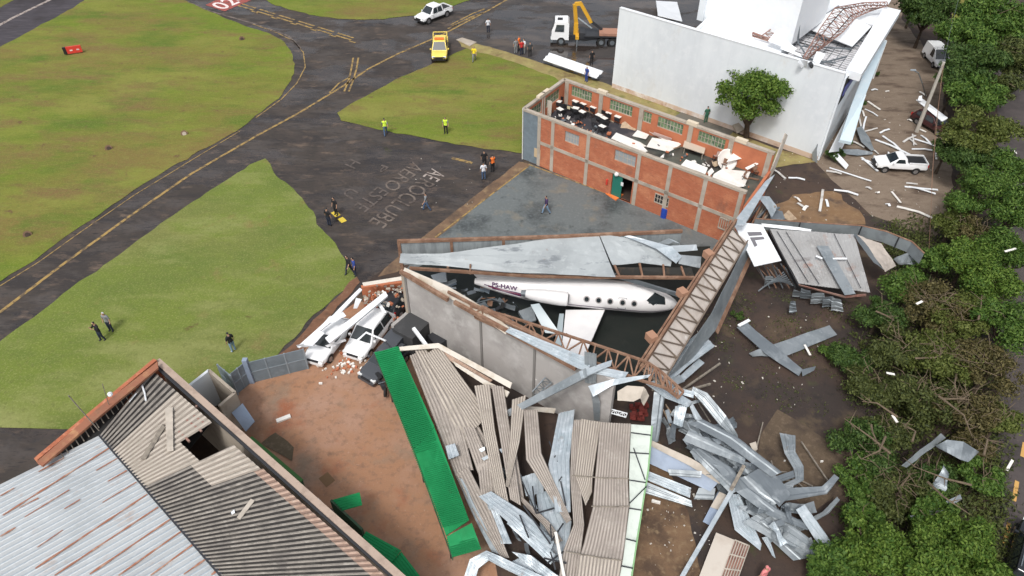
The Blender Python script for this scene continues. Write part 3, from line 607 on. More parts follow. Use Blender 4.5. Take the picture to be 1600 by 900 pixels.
MB().slab([U(LW - .2, 1.0, ZW - .1), U(LW + 1.15, 1.0, ZW - .1), U(LW + 1.1, LS + .5, ZW + .1), U(LW - .5, LS + .5, ZW + .1)], .7).build('side_parapet', M_white, wb)
x0 = 8.3
mb = MB(); wall(mb, U(x0, .1, 0), U(x0, 30, 0), 0, ZW - .3, .25); mb.build('inner_end_wall', M_white, wb)
MB().slab([U(x0, .15, 8.3), U(LW - .2, .15, 8.3), U(LW - .2, 1.5, 8.0), U(x0 + .2, 1.5, 8.0)], .1).build('gutter', M_white, wb)
# roof deck with a hole at its right-hand end
DK_ = [U(x0, 1.5, 7.9), U(LW - 6.4, 1.5, 7.9), U(LW - 6.6, 14, 7.9), U(LW - .4, 14, 7.9), U(LW - .6, 24, 7.9), U(LW - 9.5, 24, 7.9), U(x0, 12, 7.9)]
MB().slab(DK_, .15).build('roof_deck', M_white, wb)
# tall block standing on the deck
tb0, tb1 = P(1097, 31, 7.95), P(1236, 70, 7.95)
uu = (tb1 - tb0); dd = Vector((-uu.y, uu.x, 0)).normalized()
MB().prism([tb0, tb1, tb1 + dd * 8, tb0 + dd * 8], 7.9, 15).build('upper_block', M_white, wb)
MB().prism([tb0 - uu.normalized() * .5 - dd * .2, tb0 + uu.normalized() * .2 - dd * .25, tb0 + uu.normalized() * .2 - dd * .002, tb0 - uu.normalized() * .5 - dd * .002], 7.9, 15).build('corner_pillar', M_whitewall, wb)
# slatted ceiling seen through the hole
mb = MB(); mb2 = MB()
for i in range(26):
    b_ = 1.7 + i * .48
    mb.bar(U(LW - 6.2, b_, 6.9 + .1 * math.sin(i)), U(LW - .5, b_, 6.9), .34, .04)
for i in range(9): mb2.bar(U(LW - 6.2 + i * .7, 1.6, 6.96), U(LW - 6.2 + i * .7, 14, 6.96), .05, .05)
mb.build('ceiling_slats', mat('ceiling_slats', (.6, .6, .62), [((.35, .35, .36), 1.5, .5, .7)], rough=.7), wb); mb2.build('ceiling_rails', M_galvd, wb)
for i, (a, b) in enumerate([((1.0, 3), (4.5, 4.5)), ((1, 6), (5, 8.5)), ((.5, 9), (5.4, 9.6)), ((3, 2.6), (5, 6.5)), ((.6, 12), (5.5, 11))]):
    MB().bar(U(LW - 6.2 + a[0], a[1], 7.4), U(LW - 6.2 + b[0], b[1], 7.3), .12).build('roof_strut', M_galvd, wb)
mb = MB(); wall(mb, U(LW - 6.6, 1.4, 0), U(LW - 6.6, 14, 0), 0, 7.75, .1); mb.build('inner_wall', M_whitewall, wb)
mb = MB(); mb.slab([U(LW - 6.6, 10.2, 7.5), U(LW - 1.2, 8.4, 7.6), U(LW - .7, 13.5, 7.9), U(LW - 4.5, 14, 8.6)], .08); mb.build('loose_roof_sheet', M_white, wb)
MB().slab([U(LW - .6, 24, 7.9), U(LW - 9.5, 24, 7.9), U(LW - 7, 33, 7.9), U(LW + .9, 33, 7.9)], .15).build('rear_roof_sheet', mat('blueish_sheet', (.5, .58, .62), [((.3, .2, .17), .8, .6, .75)], rough=.4), wb)
# twisted red truss on the roof
def truss(mb, A, B, n, w=.07, up=(0, 0, 1)):
    """lattice between two polylines"""
    def at(Q, t):
        t = t * (len(Q) - 1); j = min(int(t), len(Q) - 2); return Q[j].lerp(Q[j + 1], t - j)
    for i in range(n):
        a0, a1, b0, b1 = at(A, i / n), at(A, (i + 1) / n), at(B, i / n), at(B, (i + 1) / n)
        mb.bar(a0, a1, w * 1.3); mb.bar(b0, b1, w * 1.3); mb.bar(a0, b0, w * .8)
        mb.bar(a0 if i % 2 else b0, b1 if i % 2 else a1, w * .8)
    mb.bar(A[-1], B[-1], w)
    return mb
tw = T('twisted_truss', 'long rust red lattice truss twisted across the torn white roof', 'truss', P(1300, 60, 8.0))
lines = [[(1255, 90, 8.4), (1283, 42, 9.4), (1305, 12, 9.6), (1350, 4, 9.2), (1386, 3, 9)], [(1259, 92, 8.3), (1292, 44, 9.0), (1318, 14, 9.0), (1352, 8, 9), (1388, 9, 9)],
         [(1262, 92, 8.3), (1306, 52, 8.6), (1330, 24, 8.6), (1356, 14, 8.8), (1378, 12, 8.8)], [(1270, 86, 8.2), (1317, 50, 8.3), (1336, 28, 8.4), (1358, 18, 8.5), (1370, 14, 8.6)]]
lines = [PP(l) for l in lines]
for i in range(3): truss(MB(), lines[i], lines[i + 1], 26, .06).build('lattice', M_rustred, tw)
tw2 = MB(); truss(tw2, PP([(1176, 51, 8.6), (1200, 60, 8.4)]), PP([(1176, 56, 8.2), (1202, 64, 8.2)]), 5, .1); truss(tw2, PP([(1190, 56, 8.6), (1215, 38, 9)]), PP([(1205, 60, 8.4), (1222, 42, 8.8)]), 5, .06)
top('broken_truss', 'short broken rust red truss end beside the tall white block', 'truss', tw2, M_rustred)
for pts, l_, m in [([(1200, 64, 8.6), (1214, 46, 9.3), (1226, 62, 9.0), (1246, 76, 8.5), (1240, 80, 8.4)], 'crumpled white flashing lying in the gutter of the white hangar', M_white), ([(1219, 76, 8.7), (1254, 90, 8.6), (1250, 84, 8.8), (1224, 72, 8.9)], 'bent white gutter strip on the front wall top', M_white), ([(1247, 97, 8.9), (1250, 92, 9), (1262, 95, 9), (1260, 108, 8), (1256, 103, 8.3), (1252, 106, 8.2)], 'torn white flap hanging over the front wall', M_white), ([(1270, 95, 8.5), (1276, 80, 8.6), (1290, 84, 8.5), (1280, 100, 8.4)], 'white roof offcut at the edge of the slatted hole', M_white)]:
    board(pts, m, l_, 'torn_flashing', 'flashing', .04)
top('wall_vent', 'dark pipe end poking from the top of the white wall', 'pipe', MB().tube([P(1266, 99, 8.75), P(1270, 106, 8.2)], .18), M_steeld)
top('flagpole', 'thin grey vertical pole standing in front of the tall white block', 'pole', MB().tube([P(1247, 64, 7.95), P(1247, 64, 7.95) + Vector((-1.2, 0, 6.5))], .08), M_galvd)
top('leaning_pipe', 'long grey pipe lying across the white roof deck', 'pipe', MB().tube([P(1260, 43, 8.0), P(1310, 10, 8.2)], .1), M_galvd)
top('bent_pipe', 'short grey pipe slanting toward the torn flap', 'pipe', MB().tube([P(1246, 64, 8.2), P(1258, 84, 8.3)], .07), M_galvd)
top('wall_conduit', 'thin dark conduit fixed to the right end of the white wall', 'conduit', MB().tube([P(1272, 248, .1) - vw * .3, P(1292, 184, 3.9) - vw * .3], .05), M_galvd)
mbx = MB().slab([P(1272, 235, 1) - vw * .4, P(1279, 225, 1.9) - vw * .4, P(1281, 250, .02) - vw * .6, P(1274, 247, .02) - vw * .6], .04)
top('leaning_plate', 'grey metal plate leaning at the foot of the white wall corner', 'metal sheet', mbx, M_galvl)
# side awning
aw = T('side_awning', 'pale blue white awning slab along the right side of the white hangar', 'awning', P(1345, 150))
MB().slab(PP([(1371, 58, 4.6), (1386, 63, 4.6), (1353, 147, 4.6), (1331, 222, 3.0), (1312, 218, 3.2), (1330, 165, 4.6)]), .3).build('roof_slab', mat('awning_sheet', (.55, .66, .72), [((.68, .74, .77), .3, .5, .7)], rough=.4), aw)
for a in ((1385, 64), (1352, 148)):
    c = P(a[0], a[1], 4.3); MB().bar(c, Vector((c.x, c.y, 0)), .12).build('post', M_white, aw)
board([(1332, 166, 2.2), (1346, 170, 1.0), (1314, 236, .6), (1296, 238, 1.6)], M_white, 'long white wall panel fallen beside the hangar corner', 'fallen_wall_panel', 'panel', .08)
board([(1302, 243, .8), (1310, 240, .9), (1326, 258, .3), (1322, 264, .2)], M_white, 'short white panel on the soil by the small bush', 'fallen_wall_panel', 'panel', .08)
board([(1025, 1, .6), (1058, 3, .6), (1066, 33, 3.0), (1028, 24, 3.0)], M_white, 'white double sheet leaning behind the top of the long white wall', 'leaning_sheet', 'metal sheet', .06)
# low walls between the two buildings
mb = MB(); a, b = P(1068, 168), P(1150, 200); wall(mb, a, b, 0, 1.2, .15)
top('low_grey_wall', 'low dark grey yard wall in front of the white hangar', 'wall', mb, mat('dark_render', (.12, .115, .105), [((.2, .19, .17), 1.5, .5, .7)], rough=.9))
top('grey_post', 'dark grey concrete post standing at the left end of the low yard wall', 'post', MB().bar(P(1067, 170), P(1067, 170) + Vector((0, 0, 2.6)), .28), M_galvd)
struct('yard_slab', MB().flat([P(1072, 172), P(1150, 202), P(1130, 222), P(1040, 190)], .045), mat('yard_slab', (.13, .12, .1), [((.08, .08, .07), .8, .5, .7)], rough=.6))
board([(1145, 195, .9), (1158, 190, 1.1), (1164, 202, .6), (1152, 208, .4)], M_conc, 'small pale concrete slab leaning at the foot of the yard tree', 'concrete_slab', 'slab', .2)
# leaning rail at the right end of the brick building
top('leaning_girder', 'grey metal girder leaning between the brick building and the white wall', 'frame', MB().loft(PP([(1190, 290, 3), (1207, 262, 3.2), (1228, 208, 3.6)]), PP([(1196, 292, 2.2), (1212, 262, 2.6), (1231, 212, 3.1)]), thick=.1), M_fibrel)
# ================================================================ bottom-left workshop
ZR = 5.0
hq = T('workshop_building', 'workshop with half white metal, half mouldy grey corrugated roof in the near left corner', 'building', P(300, 800, 0))
# white metal roof: ribs run from lower left to upper right
c0, c1, c2 = P(156, 680, ZR), P(352, 905, ZR), P(420, 985, ZR)
dirr = (P(0, 757, ZR) - c0).normalized()
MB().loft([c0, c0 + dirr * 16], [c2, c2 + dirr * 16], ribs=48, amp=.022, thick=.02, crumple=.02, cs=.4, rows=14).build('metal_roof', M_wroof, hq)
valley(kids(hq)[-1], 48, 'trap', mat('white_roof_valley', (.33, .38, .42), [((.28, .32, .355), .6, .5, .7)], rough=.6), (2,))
tl_ = []
def rs(px0, py0, px1, py1, w=.1):
    a, b = P(px0, py0, ZR), P(px1, py1, ZR); return (a, b, w)
for (x0_, y0_, x1_, y1_, w_) in [(4, 805, 170, 700, .14), (38, 808, 108, 765, .1), (150, 735, 183, 716, .1), (168, 752, 198, 735, .1), (160, 785, 213, 753, .09), (55, 888, 230, 772, .14), (85, 899, 247, 792, .14), (140, 897, 266, 811, .16), (185, 899, 283, 830, .14), (235, 899, 302, 850, .16), (287, 897, 322, 873, .14), (0, 838, 24, 824, .14), (58, 855, 98, 828, .08), (0, 775, 22, 762, .1), (330, 898, 343, 889, .2), (30, 793, 60, 778, .08), (60, 737, 100, 715, .08), (100, 795, 125, 780, .08)]:
    a, b = P(x0_, y0_, ZR + .06), P(x1_, y1_, ZR + .06); d = (b - a); n_ = max(2, int(d.length / .35)); s_ = Vector((-d.y, d.x, 0)).normalized()
    ww = [w_ * (0.25 + 1.1 * abs(noise.noise(Vector((x0_ + i * .7, y0_, 3))))) + .02 for i in range(n_ + 1)]
    L1 = [a + d * i / n_ + s_ * ww[i] / 2 for i in range(n_ + 1)]; L2 = [a + d * i / n_ - s_ * ww[i] / 2 for i in range(n_ + 1)]
    MB().loft(L1, L2, thick=.01).build('rust_streak', M_ruststreak, hq)
# grey corrugated roof, several fields of different age
e0 = P(215, 586, ZR); k0 = P(247, 572, ZR); k1 = P(660, 925, ZR)
VAL = {'mouldy_fibre_cement': mat('mouldy_valley_shade', (.035, .032, .03), [((.075, .068, .06), 1.5, .5, .7)], rough=.95), 'pale_fibre_cement': mat('pale_valley_shade', (.27, .235, .2), [((.36, .32, .27), 1.2, .5, .7)], rough=.95), 'reddish_fibre_cement': mat('reddish_valley_shade', (.22, .15, .12), rough=.95)}  # dark valleys put rib shade into the colour, some mould mixed in
def field(pts, ribs, m, name, z=0, **k):
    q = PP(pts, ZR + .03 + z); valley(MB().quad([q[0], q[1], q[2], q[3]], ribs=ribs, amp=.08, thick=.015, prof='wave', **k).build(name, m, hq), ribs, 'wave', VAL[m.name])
# ribs run from lower-left ridge edge to upper-right eave; list: ridgeA, eaveA, eaveB, ridgeB
def lerp2(a, b, t): return (a[0] + (b[0] - a[0]) * t, a[1] + (b[1] - a[1]) * t)
RA, RB = (156, 680), (368, 925); EA, EB = (238, 579), (634, 925)
def rf(t0, t1, s0, s1, ribs, m, name, z=0):
    a, b, c, d = lerp2(lerp2(RA, RB, t0), lerp2(EA, EB, t0), s0), lerp2(lerp2(RA, RB, t0), lerp2(EA, EB, t0), s1), lerp2(lerp2(RA, RB, t1), lerp2(EA, EB, t1), s1), lerp2(lerp2(RA, RB, t1), lerp2(EA, EB, t1), s0)
    field([a, b, c, d], ribs, m, name, z)
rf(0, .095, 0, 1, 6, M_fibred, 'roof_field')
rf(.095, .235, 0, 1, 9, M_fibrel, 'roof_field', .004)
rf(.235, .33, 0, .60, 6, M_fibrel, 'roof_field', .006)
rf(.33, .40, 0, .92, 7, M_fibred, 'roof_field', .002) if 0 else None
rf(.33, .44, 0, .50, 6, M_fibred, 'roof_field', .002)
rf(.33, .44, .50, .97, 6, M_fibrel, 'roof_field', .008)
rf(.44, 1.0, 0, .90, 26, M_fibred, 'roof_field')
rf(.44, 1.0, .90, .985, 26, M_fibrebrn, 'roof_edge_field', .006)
# hole with battens
hz = ZR - 1.2
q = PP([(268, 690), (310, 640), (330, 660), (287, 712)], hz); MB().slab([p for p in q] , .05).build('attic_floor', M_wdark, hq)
for a, b in (((277, 672), (296, 690)), ((291, 656), (315, 674)), ((303, 650), (320, 662))): MB().bar(P(*a, ZR + .02), P(*b, ZR + .02), .1).build('batten', M_rustred, hq)
MB().bar(P(268, 684, ZR - .1), P(308, 634, ZR - .1), .12).build('batten', M_rustred, hq)
MB().quad(PP([(268, 694), (318, 735), (326, 715), (287, 678)], ZR + .1) , thick=.03).build('patch_sheet', M_fibrel, hq) if 0 else None
# ridge gap line, parapets with rusty caps, walls
MB().bar(P(156, 680, ZR + .03), P(368, 925, ZR + .03), .16, .12).build('ridge_flashing', M_steeld, hq)
cap = MB(); A_, B_ = PP([(57, 722), (150, 640), (246, 565)], ZR + .55), PP([(66, 728), (158, 648), (247, 575)], ZR + .55); cap.loft(A_, B_, thick=.12); cap.build('rusty_parapet_cap', mat('rusty_cap', (.29, .12, .07), [((.45, .24, .12), 2, .5, .7), ((.2, .09, .06), 1, .5, .7)], rough=.8), hq)
mb = MB(); pa, pb = P(61, 725, ZR), P(246, 569, ZR); wall(mb, pa, pb, 0, ZR + .42, .25); mb.build('parapet_wall', M_brick, hq)
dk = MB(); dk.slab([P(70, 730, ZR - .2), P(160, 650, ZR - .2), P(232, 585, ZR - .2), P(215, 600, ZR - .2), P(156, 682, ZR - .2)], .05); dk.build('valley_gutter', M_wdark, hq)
for i in range(16):
    t = i / 15; a = lerp2((95, 708), (210, 602), t); b = lerp2((105, 718), (200, 625), t) if 0 else (a[0] + 6, a[1] + 10)
    MB().bar(P(a[0], a[1], ZR + .2), P(b[0], b[1], ZR - .1), .05).build('rafter_end', M_woodg, hq)
mb = MB(); ra, rb = P(247, 566, ZR), P(650, 925, ZR); wall(mb, ra, rb, 0, ZR + .12, .22); mb.build('eave_wall', M_conc, hq)
cp = MB(); wall(cp, ra, rb, ZR + .12, ZR + .2, .34); cp.build('eave_coping', mat('buff_coping', (.4, .31, .25), [((.28, .21, .17), 1.5, .5, .7)], rough=.9), hq)
gt = MB(); gt.bar(P(246, 574, ZR + .02), P(641, 925, ZR + .02), .2, .1); gt.build('gutter', M_steeld, hq)
# loose planks on this roof
top('loose_plank', 'pale corrugated strip lying on the light part of the near left roof', 'plank', MB().quad(PP([(258, 638), (270, 636), (271, 704), (261, 706)], ZR + .2), ribs=3, amp=.04, prof='wave'), M_fibrel)
top('loose_plank', 'dark narrow strip slanting left of the pale strip on the roof', 'plank', MB().quad(PP([(254, 662), (258, 668), (228, 717), (219, 718)], ZR + .15), ribs=2, amp=.03, prof='wave'), M_woodg)
top('white_lath', 'curved white lath on the dark roof corner', 'lath', MB().tube(PP([(222, 602), (226, 614), (228, 626)], ZR + .15), .05, 5), M_white)
top('white_lath', 'straight thin white lath on the dark roof corner', 'lath', MB().tube(PP([(202, 628), (213, 615)], ZR + .15), .03, 5), M_white)
top('white_strip', 'short white strip lying on the mouldy roof', 'strip', MB().quad(PP([(392, 779), (398, 782), (375, 812), (370, 808)], ZR + .15), thick=.03), M_fibrel)
board([(361, 800, ZR + .15), (366, 796, ZR + .15), (367, 801, ZR + .15), (362, 804, ZR + .15)], M_white, 'tiny white fragment beside the strip on the mouldy roof', 'roof_fragment', 'fragment', .03)
# aerial wires over the roof corner
wr = T('roof_antenna', 'thin wire antenna with a white insulator at the roof corner', 'antenna', P(155, 673, ZR + .5))
MB().tube([P(155, 673, ZR + .3), P(107, 618, 8.5)], .03, 5).build('rod', M_woodg, wr)
MB().tube([P(170, 632, ZR + .6), P(160, 600, 8.0)], .02, 5).build('rod', M_woodg, wr); MB().sphere(P(172, 616, 6.6), .14).build('insulator', M_white, wr)
# ---- small roofless shed
sz = 2.9
an = T('roofless_shed', 'small roofless rendered shed against the workshop beside the lawn', 'shed', P(330, 640))
q = [P(289, 607, sz), P(326, 578, sz), P(367, 613, sz), P(342, 634, sz)]
def w2(a, b, z0, z1, nm, m, t=.18): mb = MB(); wall(mb, a, b, z0, z1, t); mb.build(nm, m, an)
w2(P(289, 607, sz), P(326, 578, sz), 0, sz, 'white_wall', M_whitewall); w2(q[1], q[2], 0, sz, 'side_wall', M_conc); w2(q[2], q[3], 0, sz, 'front_wall', M_conc)
w2(P(342, 634, sz), P(352, 648, sz - .6), 0, sz - .7, 'short_wall', M_conc)
MB().prism([P(289, 650, .02), P(326, 625, .02), P(360, 655, .02), P(330, 690, .02)], .01, .06).build('shed_floor', mat('shed_floor', (.12, .085, .06), [((.06, .045, .035), 1, .5, .6)], rough=.8), an)
board([(362, 645, 1.8), (379, 630, 1.8), (398, 658, 1.6), (384, 674, 1.4)], M_bluel, 'pale blue sheet lying over the low shed roof', 'blue_roof_sheet', 'metal sheet', .06)
board([(328, 640, 1.7), (336, 639, 1.8), (339, 651, 1.5), (331, 648, 1.5)], M_white, 'broken white cistern lid by the shed', 'white_fragment', 'fragment', .1)
# ---- blue-grey metal fence
fn = T('metal_fence', 'blue grey sheet metal fence with mid rail between lawn and red courtyard', 'fence', P(430, 600))
def fpan(a, b, h, nm='fence_panel'):
    pa, pb = P(*a), P(*b); mb = MB(); wall(mb, pa, pb, 0.02, h, .05); mb.build(nm, M_blueg, fn)
    n_ = max(2, round((pb - pa).length / 1.3))
    mb = MB(); 
    for i in range(n_ + 1): c = pa.lerp(pb, i / n_); mb.bar(c, c + Vector((0, 0, h + .02)), .09)
    mb.bar(pa + Vector((0, 0, h * .52)), pb + Vector((0, 0, h * .52)), .1, .07); mb.build('fence_rail', mat('fence_rail', (.23, .27, .3), rough=.5), fn)
fpan((394, 598), (482, 576), 1.9); fpan((370, 616), (394, 596), 1.9); fpan((352, 600), (372, 617), 1.9)
c = P(395, 597); MB().bar(c, c + Vector((0, 0, 2.2)), .3).build('gate_post', M_bluel, fn)
# ---- green walled passage beside workshop
gp = T('green_passage', 'narrow dark green passage wall along the workshop eave', 'wall', P(480, 760))
g0, g1 = P(392, 684, 1.6), P(472, 752, 1.6)
mb = MB(); wall(mb, g0, g1, 0, 1.6, .12); mb.build('low_green_wall', M_greend, gp); mb = MB(); wall(mb, g0, g1, 1.6, 1.66, .2); mb.build('green_top_rail', mat('green_rail', (.05, .16, .035), rough=.6), gp)
MB().prism([P(370, 665), P(392, 690), P(475, 765), P(566, 838), P(620, 900), P(560, 900), P(400, 740)], .012, .05).build('passage_floor', mat('passage_floor', (.06, .095, .065), [((.035, .04, .035), .5, .42, .58), ((.14, .14, .11), .8, .6, .75)], rough=.4), gp)
g2, g3 = P(517, 781, 1.9), P(566, 827, 1.9)
mb = MB(); wall(mb, g2, g3, 0, 1.9, .12); mb.build('dark_green_wall', M_greend, gp)
def gs(pts, lab, name='green_roof_panel', t=.03, ribs=10): return top(name, lab, 'roof panel', MB().quad(PP(pts), ribs=ribs, amp=.03, thick=t), M_green)
gs([(519, 781, 1.9), (562, 769, 1.9), (566, 789, 1.9), (534, 798, 1.9)], 'small bright green panel jutting over the courtyard', ribs=5)
gs([(572, 830, 2.2), (627, 860, 2.2), (610, 882, 2.2), (560, 850, 2.2)], 'bright green awning panel below the eave near the front edge', ribs=6)
gs([(627, 862, 2.1), (660, 905, 2.1), (625, 905, 2.1), (608, 883, 2.1)], 'bright green awning panel cut by the lower edge of the picture', ribs=6)
ac = T('air_conditioner', 'white air conditioner unit on the outside wall of the workshop', 'air conditioner', P(505, 800, 3.2))
mp = [P(490, 782, 3.9), P(497, 778, 3.9), P(519, 799, 3.9), P(513, 805, 3.9)]; MB().prism(mp, 3.2, 3.9).build('casing', M_white, ac)
MB().box((P(517, 803, 3.55)).to_tuple(), (.22, .3, .5), Matrix.Rotation(-.7, 3, 'Z')).build('fan_grille', M_black, ac)
# ================================================================ hangar ruin
def sh(label, m, A, B, ribs=0, cr=.04, name='bent_metal_sheet', cat='metal sheet', amp=.035, t=.015, rows=8, group=None, prof='trap', seed=None, cs=.7):
    sh.n += 1
    if cr >= .02 and 'metal' in name or 'sheet' in name: cr *= 1.6; rows = max(rows, 12)
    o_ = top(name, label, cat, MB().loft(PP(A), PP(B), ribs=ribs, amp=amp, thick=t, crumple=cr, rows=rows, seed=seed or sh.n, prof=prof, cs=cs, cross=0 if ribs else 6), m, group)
    if ribs and prof == 'wave' and 'fibre' in m.name: valley(o_, ribs, prof, mat('strip_valley_shade', (.25, .22, .195), [((.33, .295, .26), 1.2, .5, .7)], rough=.95))  # darker valleys paint in the shade between the ribs
    return o_
sh.n = 0
hw = T('hangar_side_wall', 'tall bare grey rendered wall of the collapsed hangar', 'wall', P(840, 600))
wa, wb2 = P(634, 425, 5.5), P(962, 594, 5.5)
mb = MB(); wall(mb, wa, wb2, 0, 5.5, .28); mb.build('wall', M_concg, hw)
dw = (wb2 - wa).normalized(); nw = Vector((dw.y, -dw.x, 0))
for t in (.003, .40, .66): c = sub(wa, wb2, t) + nw * .16; MB().box((c.x, c.y, 2.75), (.16, .1, 5.5), Matrix.Rotation(math.atan2(dw.y, dw.x), 3, 'Z')).build('wall_joint', mat('joint', (.2, .19, .18), rough=.9), hw)
mb = MB(); c0 = wa - dw * .15; e1 = c0 + nw * 2.6 - dw * .3
wall(mb, c0, c0 + nw * 1.7, 0, 1.9, .25); mb.build('return_wall', M_concg, hw)
MB().bar(c0 + nw * .05 + Vector((0, 0, -5.5)), c0 + nw * .05, .34).build('corner_pilaster', M_conc, hw)
# beams lying along the wall top
sh('long white flashing strip along the top of the tall grey wall', mat('dirty_white', (.52, .48, .42), [((.35, .28, .2), 1, .5, .7)], rough=.6), [(632, 418, 6.1), (700, 447, 5.9), (752, 478, 5.8), (796, 512, 5.8)], [(628, 428, 5.7), (700, 464, 5.6), (745, 492, 5.6), (790, 522, 5.6)], name='flashing_strip', cat='flashing', cr=.06)
for k, (a, b, w_, l_) in enumerate([((626, 424, 5.75), (700, 468, 5.75), .22, 'short rusty beam at the left end of the grey wall'), ((710, 472, 5.7), (900, 576, 5.7), .2, 'long rusty beam on the grey wall top'), ((752, 480, 6.0), (890, 552, 5.8), .2, 'brown purlin above the middle of the grey wall'), ((700, 456, 6.0), (860, 538, 5.9), .14, 'thin brown purlin next to the white flashing')]):
    top('rusty_beam', l_, 'beam', MB().bar(P(*a), P(*b), w_, w_ * 1.3), M_rust)
tr = T('fallen_truss', 'long curved rusty lattice truss fallen across the jet wing', 'truss', P(880, 520, 4))
U1, U2 = PP([(735, 478, 5.8), (800, 496, 5.8), (880, 522, 5.8), (950, 545, 5.8), (1010, 565, 5.8), (1032, 580, 5.4), (1068, 612, 4.6)]), PP([(740, 490, 5.6), (800, 516, 5.5), (870, 545, 5.6), (945, 572, 5.6), (1000, 594, 5.4), (1040, 606, 5), (1060, 622, 4.5)])
truss(MB(), U1, U2, 22, .1).build('lattice', M_rust, tr)
U3 = PP([(742, 496, 5.2), (800, 523, 5.2), (868, 553, 5.2), (920, 577, 5.2), (965, 592, 5)])
truss(MB(), U2[:5], U3, 18, .08).build('lattice', M_rust, tr)
sh('long pale blue sheet lying on the grey wall top', M_galvl, [(797, 511, 6.0), (925, 562, 6.2)], [(790, 519, 5.8), (918, 583, 5.9)], ribs=3)
sh('short pale sheet at the inner end of the grey wall', M_galvl, [(935, 573, 5.8), (982, 582, 5.6)], [(925, 583, 5.6), (974, 594, 5.5)], ribs=2)
sh('pale pointed sheet crossing under the vertical strip', M_galvl, [(905, 580, 6.2), (957, 562, 6.0)], [(908, 592, 6.0), (954, 572, 5.9)], ribs=1)
sh('long pale steel channel slanting over the grey wall down to the fibre cement sheets', M_galv, [(783, 646, 2.2), (850, 610, 4.2), (915, 575, 6.3)], [(787, 654, 2.0), (852, 622, 4.0), (917, 589, 6.1)], cr=.01)
sh('underside lip of the long pale channel', M_galvd, [(787, 654, 2.0), (852, 622, 4.0), (917, 589, 6.1)], [(788, 654, 1.7), (853, 622, 3.7), (918, 590, 5.8)], cr=0, rows=3)
sh('short vertical grey ribbed sheet hanging over the wall top', M_galv, [(913, 549, 6.9), (914, 598, 4.8)], [(932, 553, 6.9), (932, 600, 4.8)], ribs=3)
sh('narrow curved grey strip hanging down the inner end of the wall', M_galv, [(922, 605, 4.8), (926, 630, 3.4), (928, 656, 1.6)], [(928, 602, 4.8), (938, 630, 3.4), (937, 658, 1.6)])
sh('white edged blade of sheet pointing left over the wall', M_galvl, [(919, 603, 5.4), (960, 592, 5.6), (1017, 585, 5.6)], [(927, 620, 5.0), (955, 603, 5.4), (1012, 590, 5.5)], cr=.05)
sh('cream curled panel at the inner end of the grey wall', M_fibrel, [(965, 612, 5), (980, 603, 5.3), (1005, 604, 5.3), (1014, 618, 4.6)], [(965, 626, 4.6), (990, 627, 4.6), (1000, 622, 4.8), (1007, 635, 4)], cr=.12, name='curled_sheeting', cat='panel')
# front header of glazed panels
gh = T('hangar_gate', 'row of grey translucent gate panels in a rusty frame at the collapsed hangar front', 'gate', P(850, 420, 0))
G0, G1, G2 = P(623, 377, 5.5), P(868, 370, 5.5), P(1066, 361, 5.5)
for a, b, n_ in ((G0, G1, 3), (G1, G2, 2)):
    for i in range(n_):
        p0, p1 = a.lerp(b, i / n_), a.lerp(b, (i + 1) / n_)
        mb = MB(); wall(mb, p0, p1, 3.4, 5.45, .05); mb.build('gate_panel', mat('grey_gate_sheet', (.27, .30, .31), [((.18, .2, .21), .8, .45, .65, (3, 3, .5))], rough=.45), gh)
        MB().bar((p0.x, p0.y, 3.2), (p0.x, p0.y, 5.6), .2).build('gate_post', M_rust, gh)
MB().bar(G0, G1, .2, .22).build('top_rail', M_rust, gh); MB().bar(G1, G2, .2, .22).build('top_rail', M_rust, gh)
MB().bar((G0.x, G0.y, 0), (G0.x, G0.y, 5.4), .22).build('gate_post', M_rust, gh)
# roof sheets over the jet
sh('widest grey roof sheet fallen over the hangar front above the jet', M_roofm, [(626, 396, 5.0), (690, 396, 5.1), (780, 384, 5.3), (860, 373, 5.4), (935, 366, 5.5)], [(624, 411, 4.8), (700, 416, 4.7), (790, 425, 4.6), (880, 429, 4.5), (962, 433, 4.4)], cr=.06, rows=10, name='roof_sheet', cat='roof sheet')
sh('right half of the grey roof sheet above the cockpit', M_roofm, [(936, 366, 5.48), (1000, 374, 5.4), (1052, 396, 5.0)], [(957, 414, 4.7), (1000, 411, 4.7), (1048, 416, 4.6)], cr=.06, name='roof_sheet', cat='roof sheet')
sh('pale blue narrow sheet lying diagonally on the grey roof', M_galvl, [(975, 369, 5.6), (1025, 388, 5.5), (1057, 411, 5.1)], [(985, 368, 5.7), (1050, 385, 5.6), (1066, 400, 5.2)], cr=.05)
sh('bent light sheet behind the diagonal one near the lattice wall', M_galvl, [(1028, 380, 5.0), (1045, 373, 5.4), (1053, 375, 5.2)], [(1045, 382, 4.9), (1052, 378, 5.1), (1062, 380, 5)], cr=.02)
sh('pale purple tinted sheet at the right end of the gate', M_galvl, [(1045, 384, 5.0), (1088, 382, 4.9)], [(1055, 394, 4.6), (1090, 391, 4.6)], cr=.02)
sh('lowest pale sheet touching the lattice wall', M_galv, [(1062, 398, 5.0), (1096, 401, 4.8)], [(1060, 412, 4.6), (1094, 419, 4.4)], cr=.02)
vf = T('gable_frame', 'rusty frame with dark openings above the cockpit of the jet', 'frame', P(1020, 430, 3.5))
mb = MB(); mb.bar(P(640, 419, 4.4), P(840, 432, 4.2), .18); mb.bar(P(840, 432, 4.2), P(1085, 434, 4.1), .18)
for a, b in (((700, 416, 4.7), (700, 424, 4.2)), ((735, 413, 4.9), (735, 428, 4.2)), ((960, 414, 4.8), (968, 432, 4.15)), ((999, 411, 4.8), (1004, 433, 4.1)), ((1036, 413, 4.7), (1038, 433, 4.1)), ((1064, 416, 4.5), (1070, 433, 4.1))): mb.bar(P(*a), P(*b), .12)
mb.build('beam', M_rust, vf)
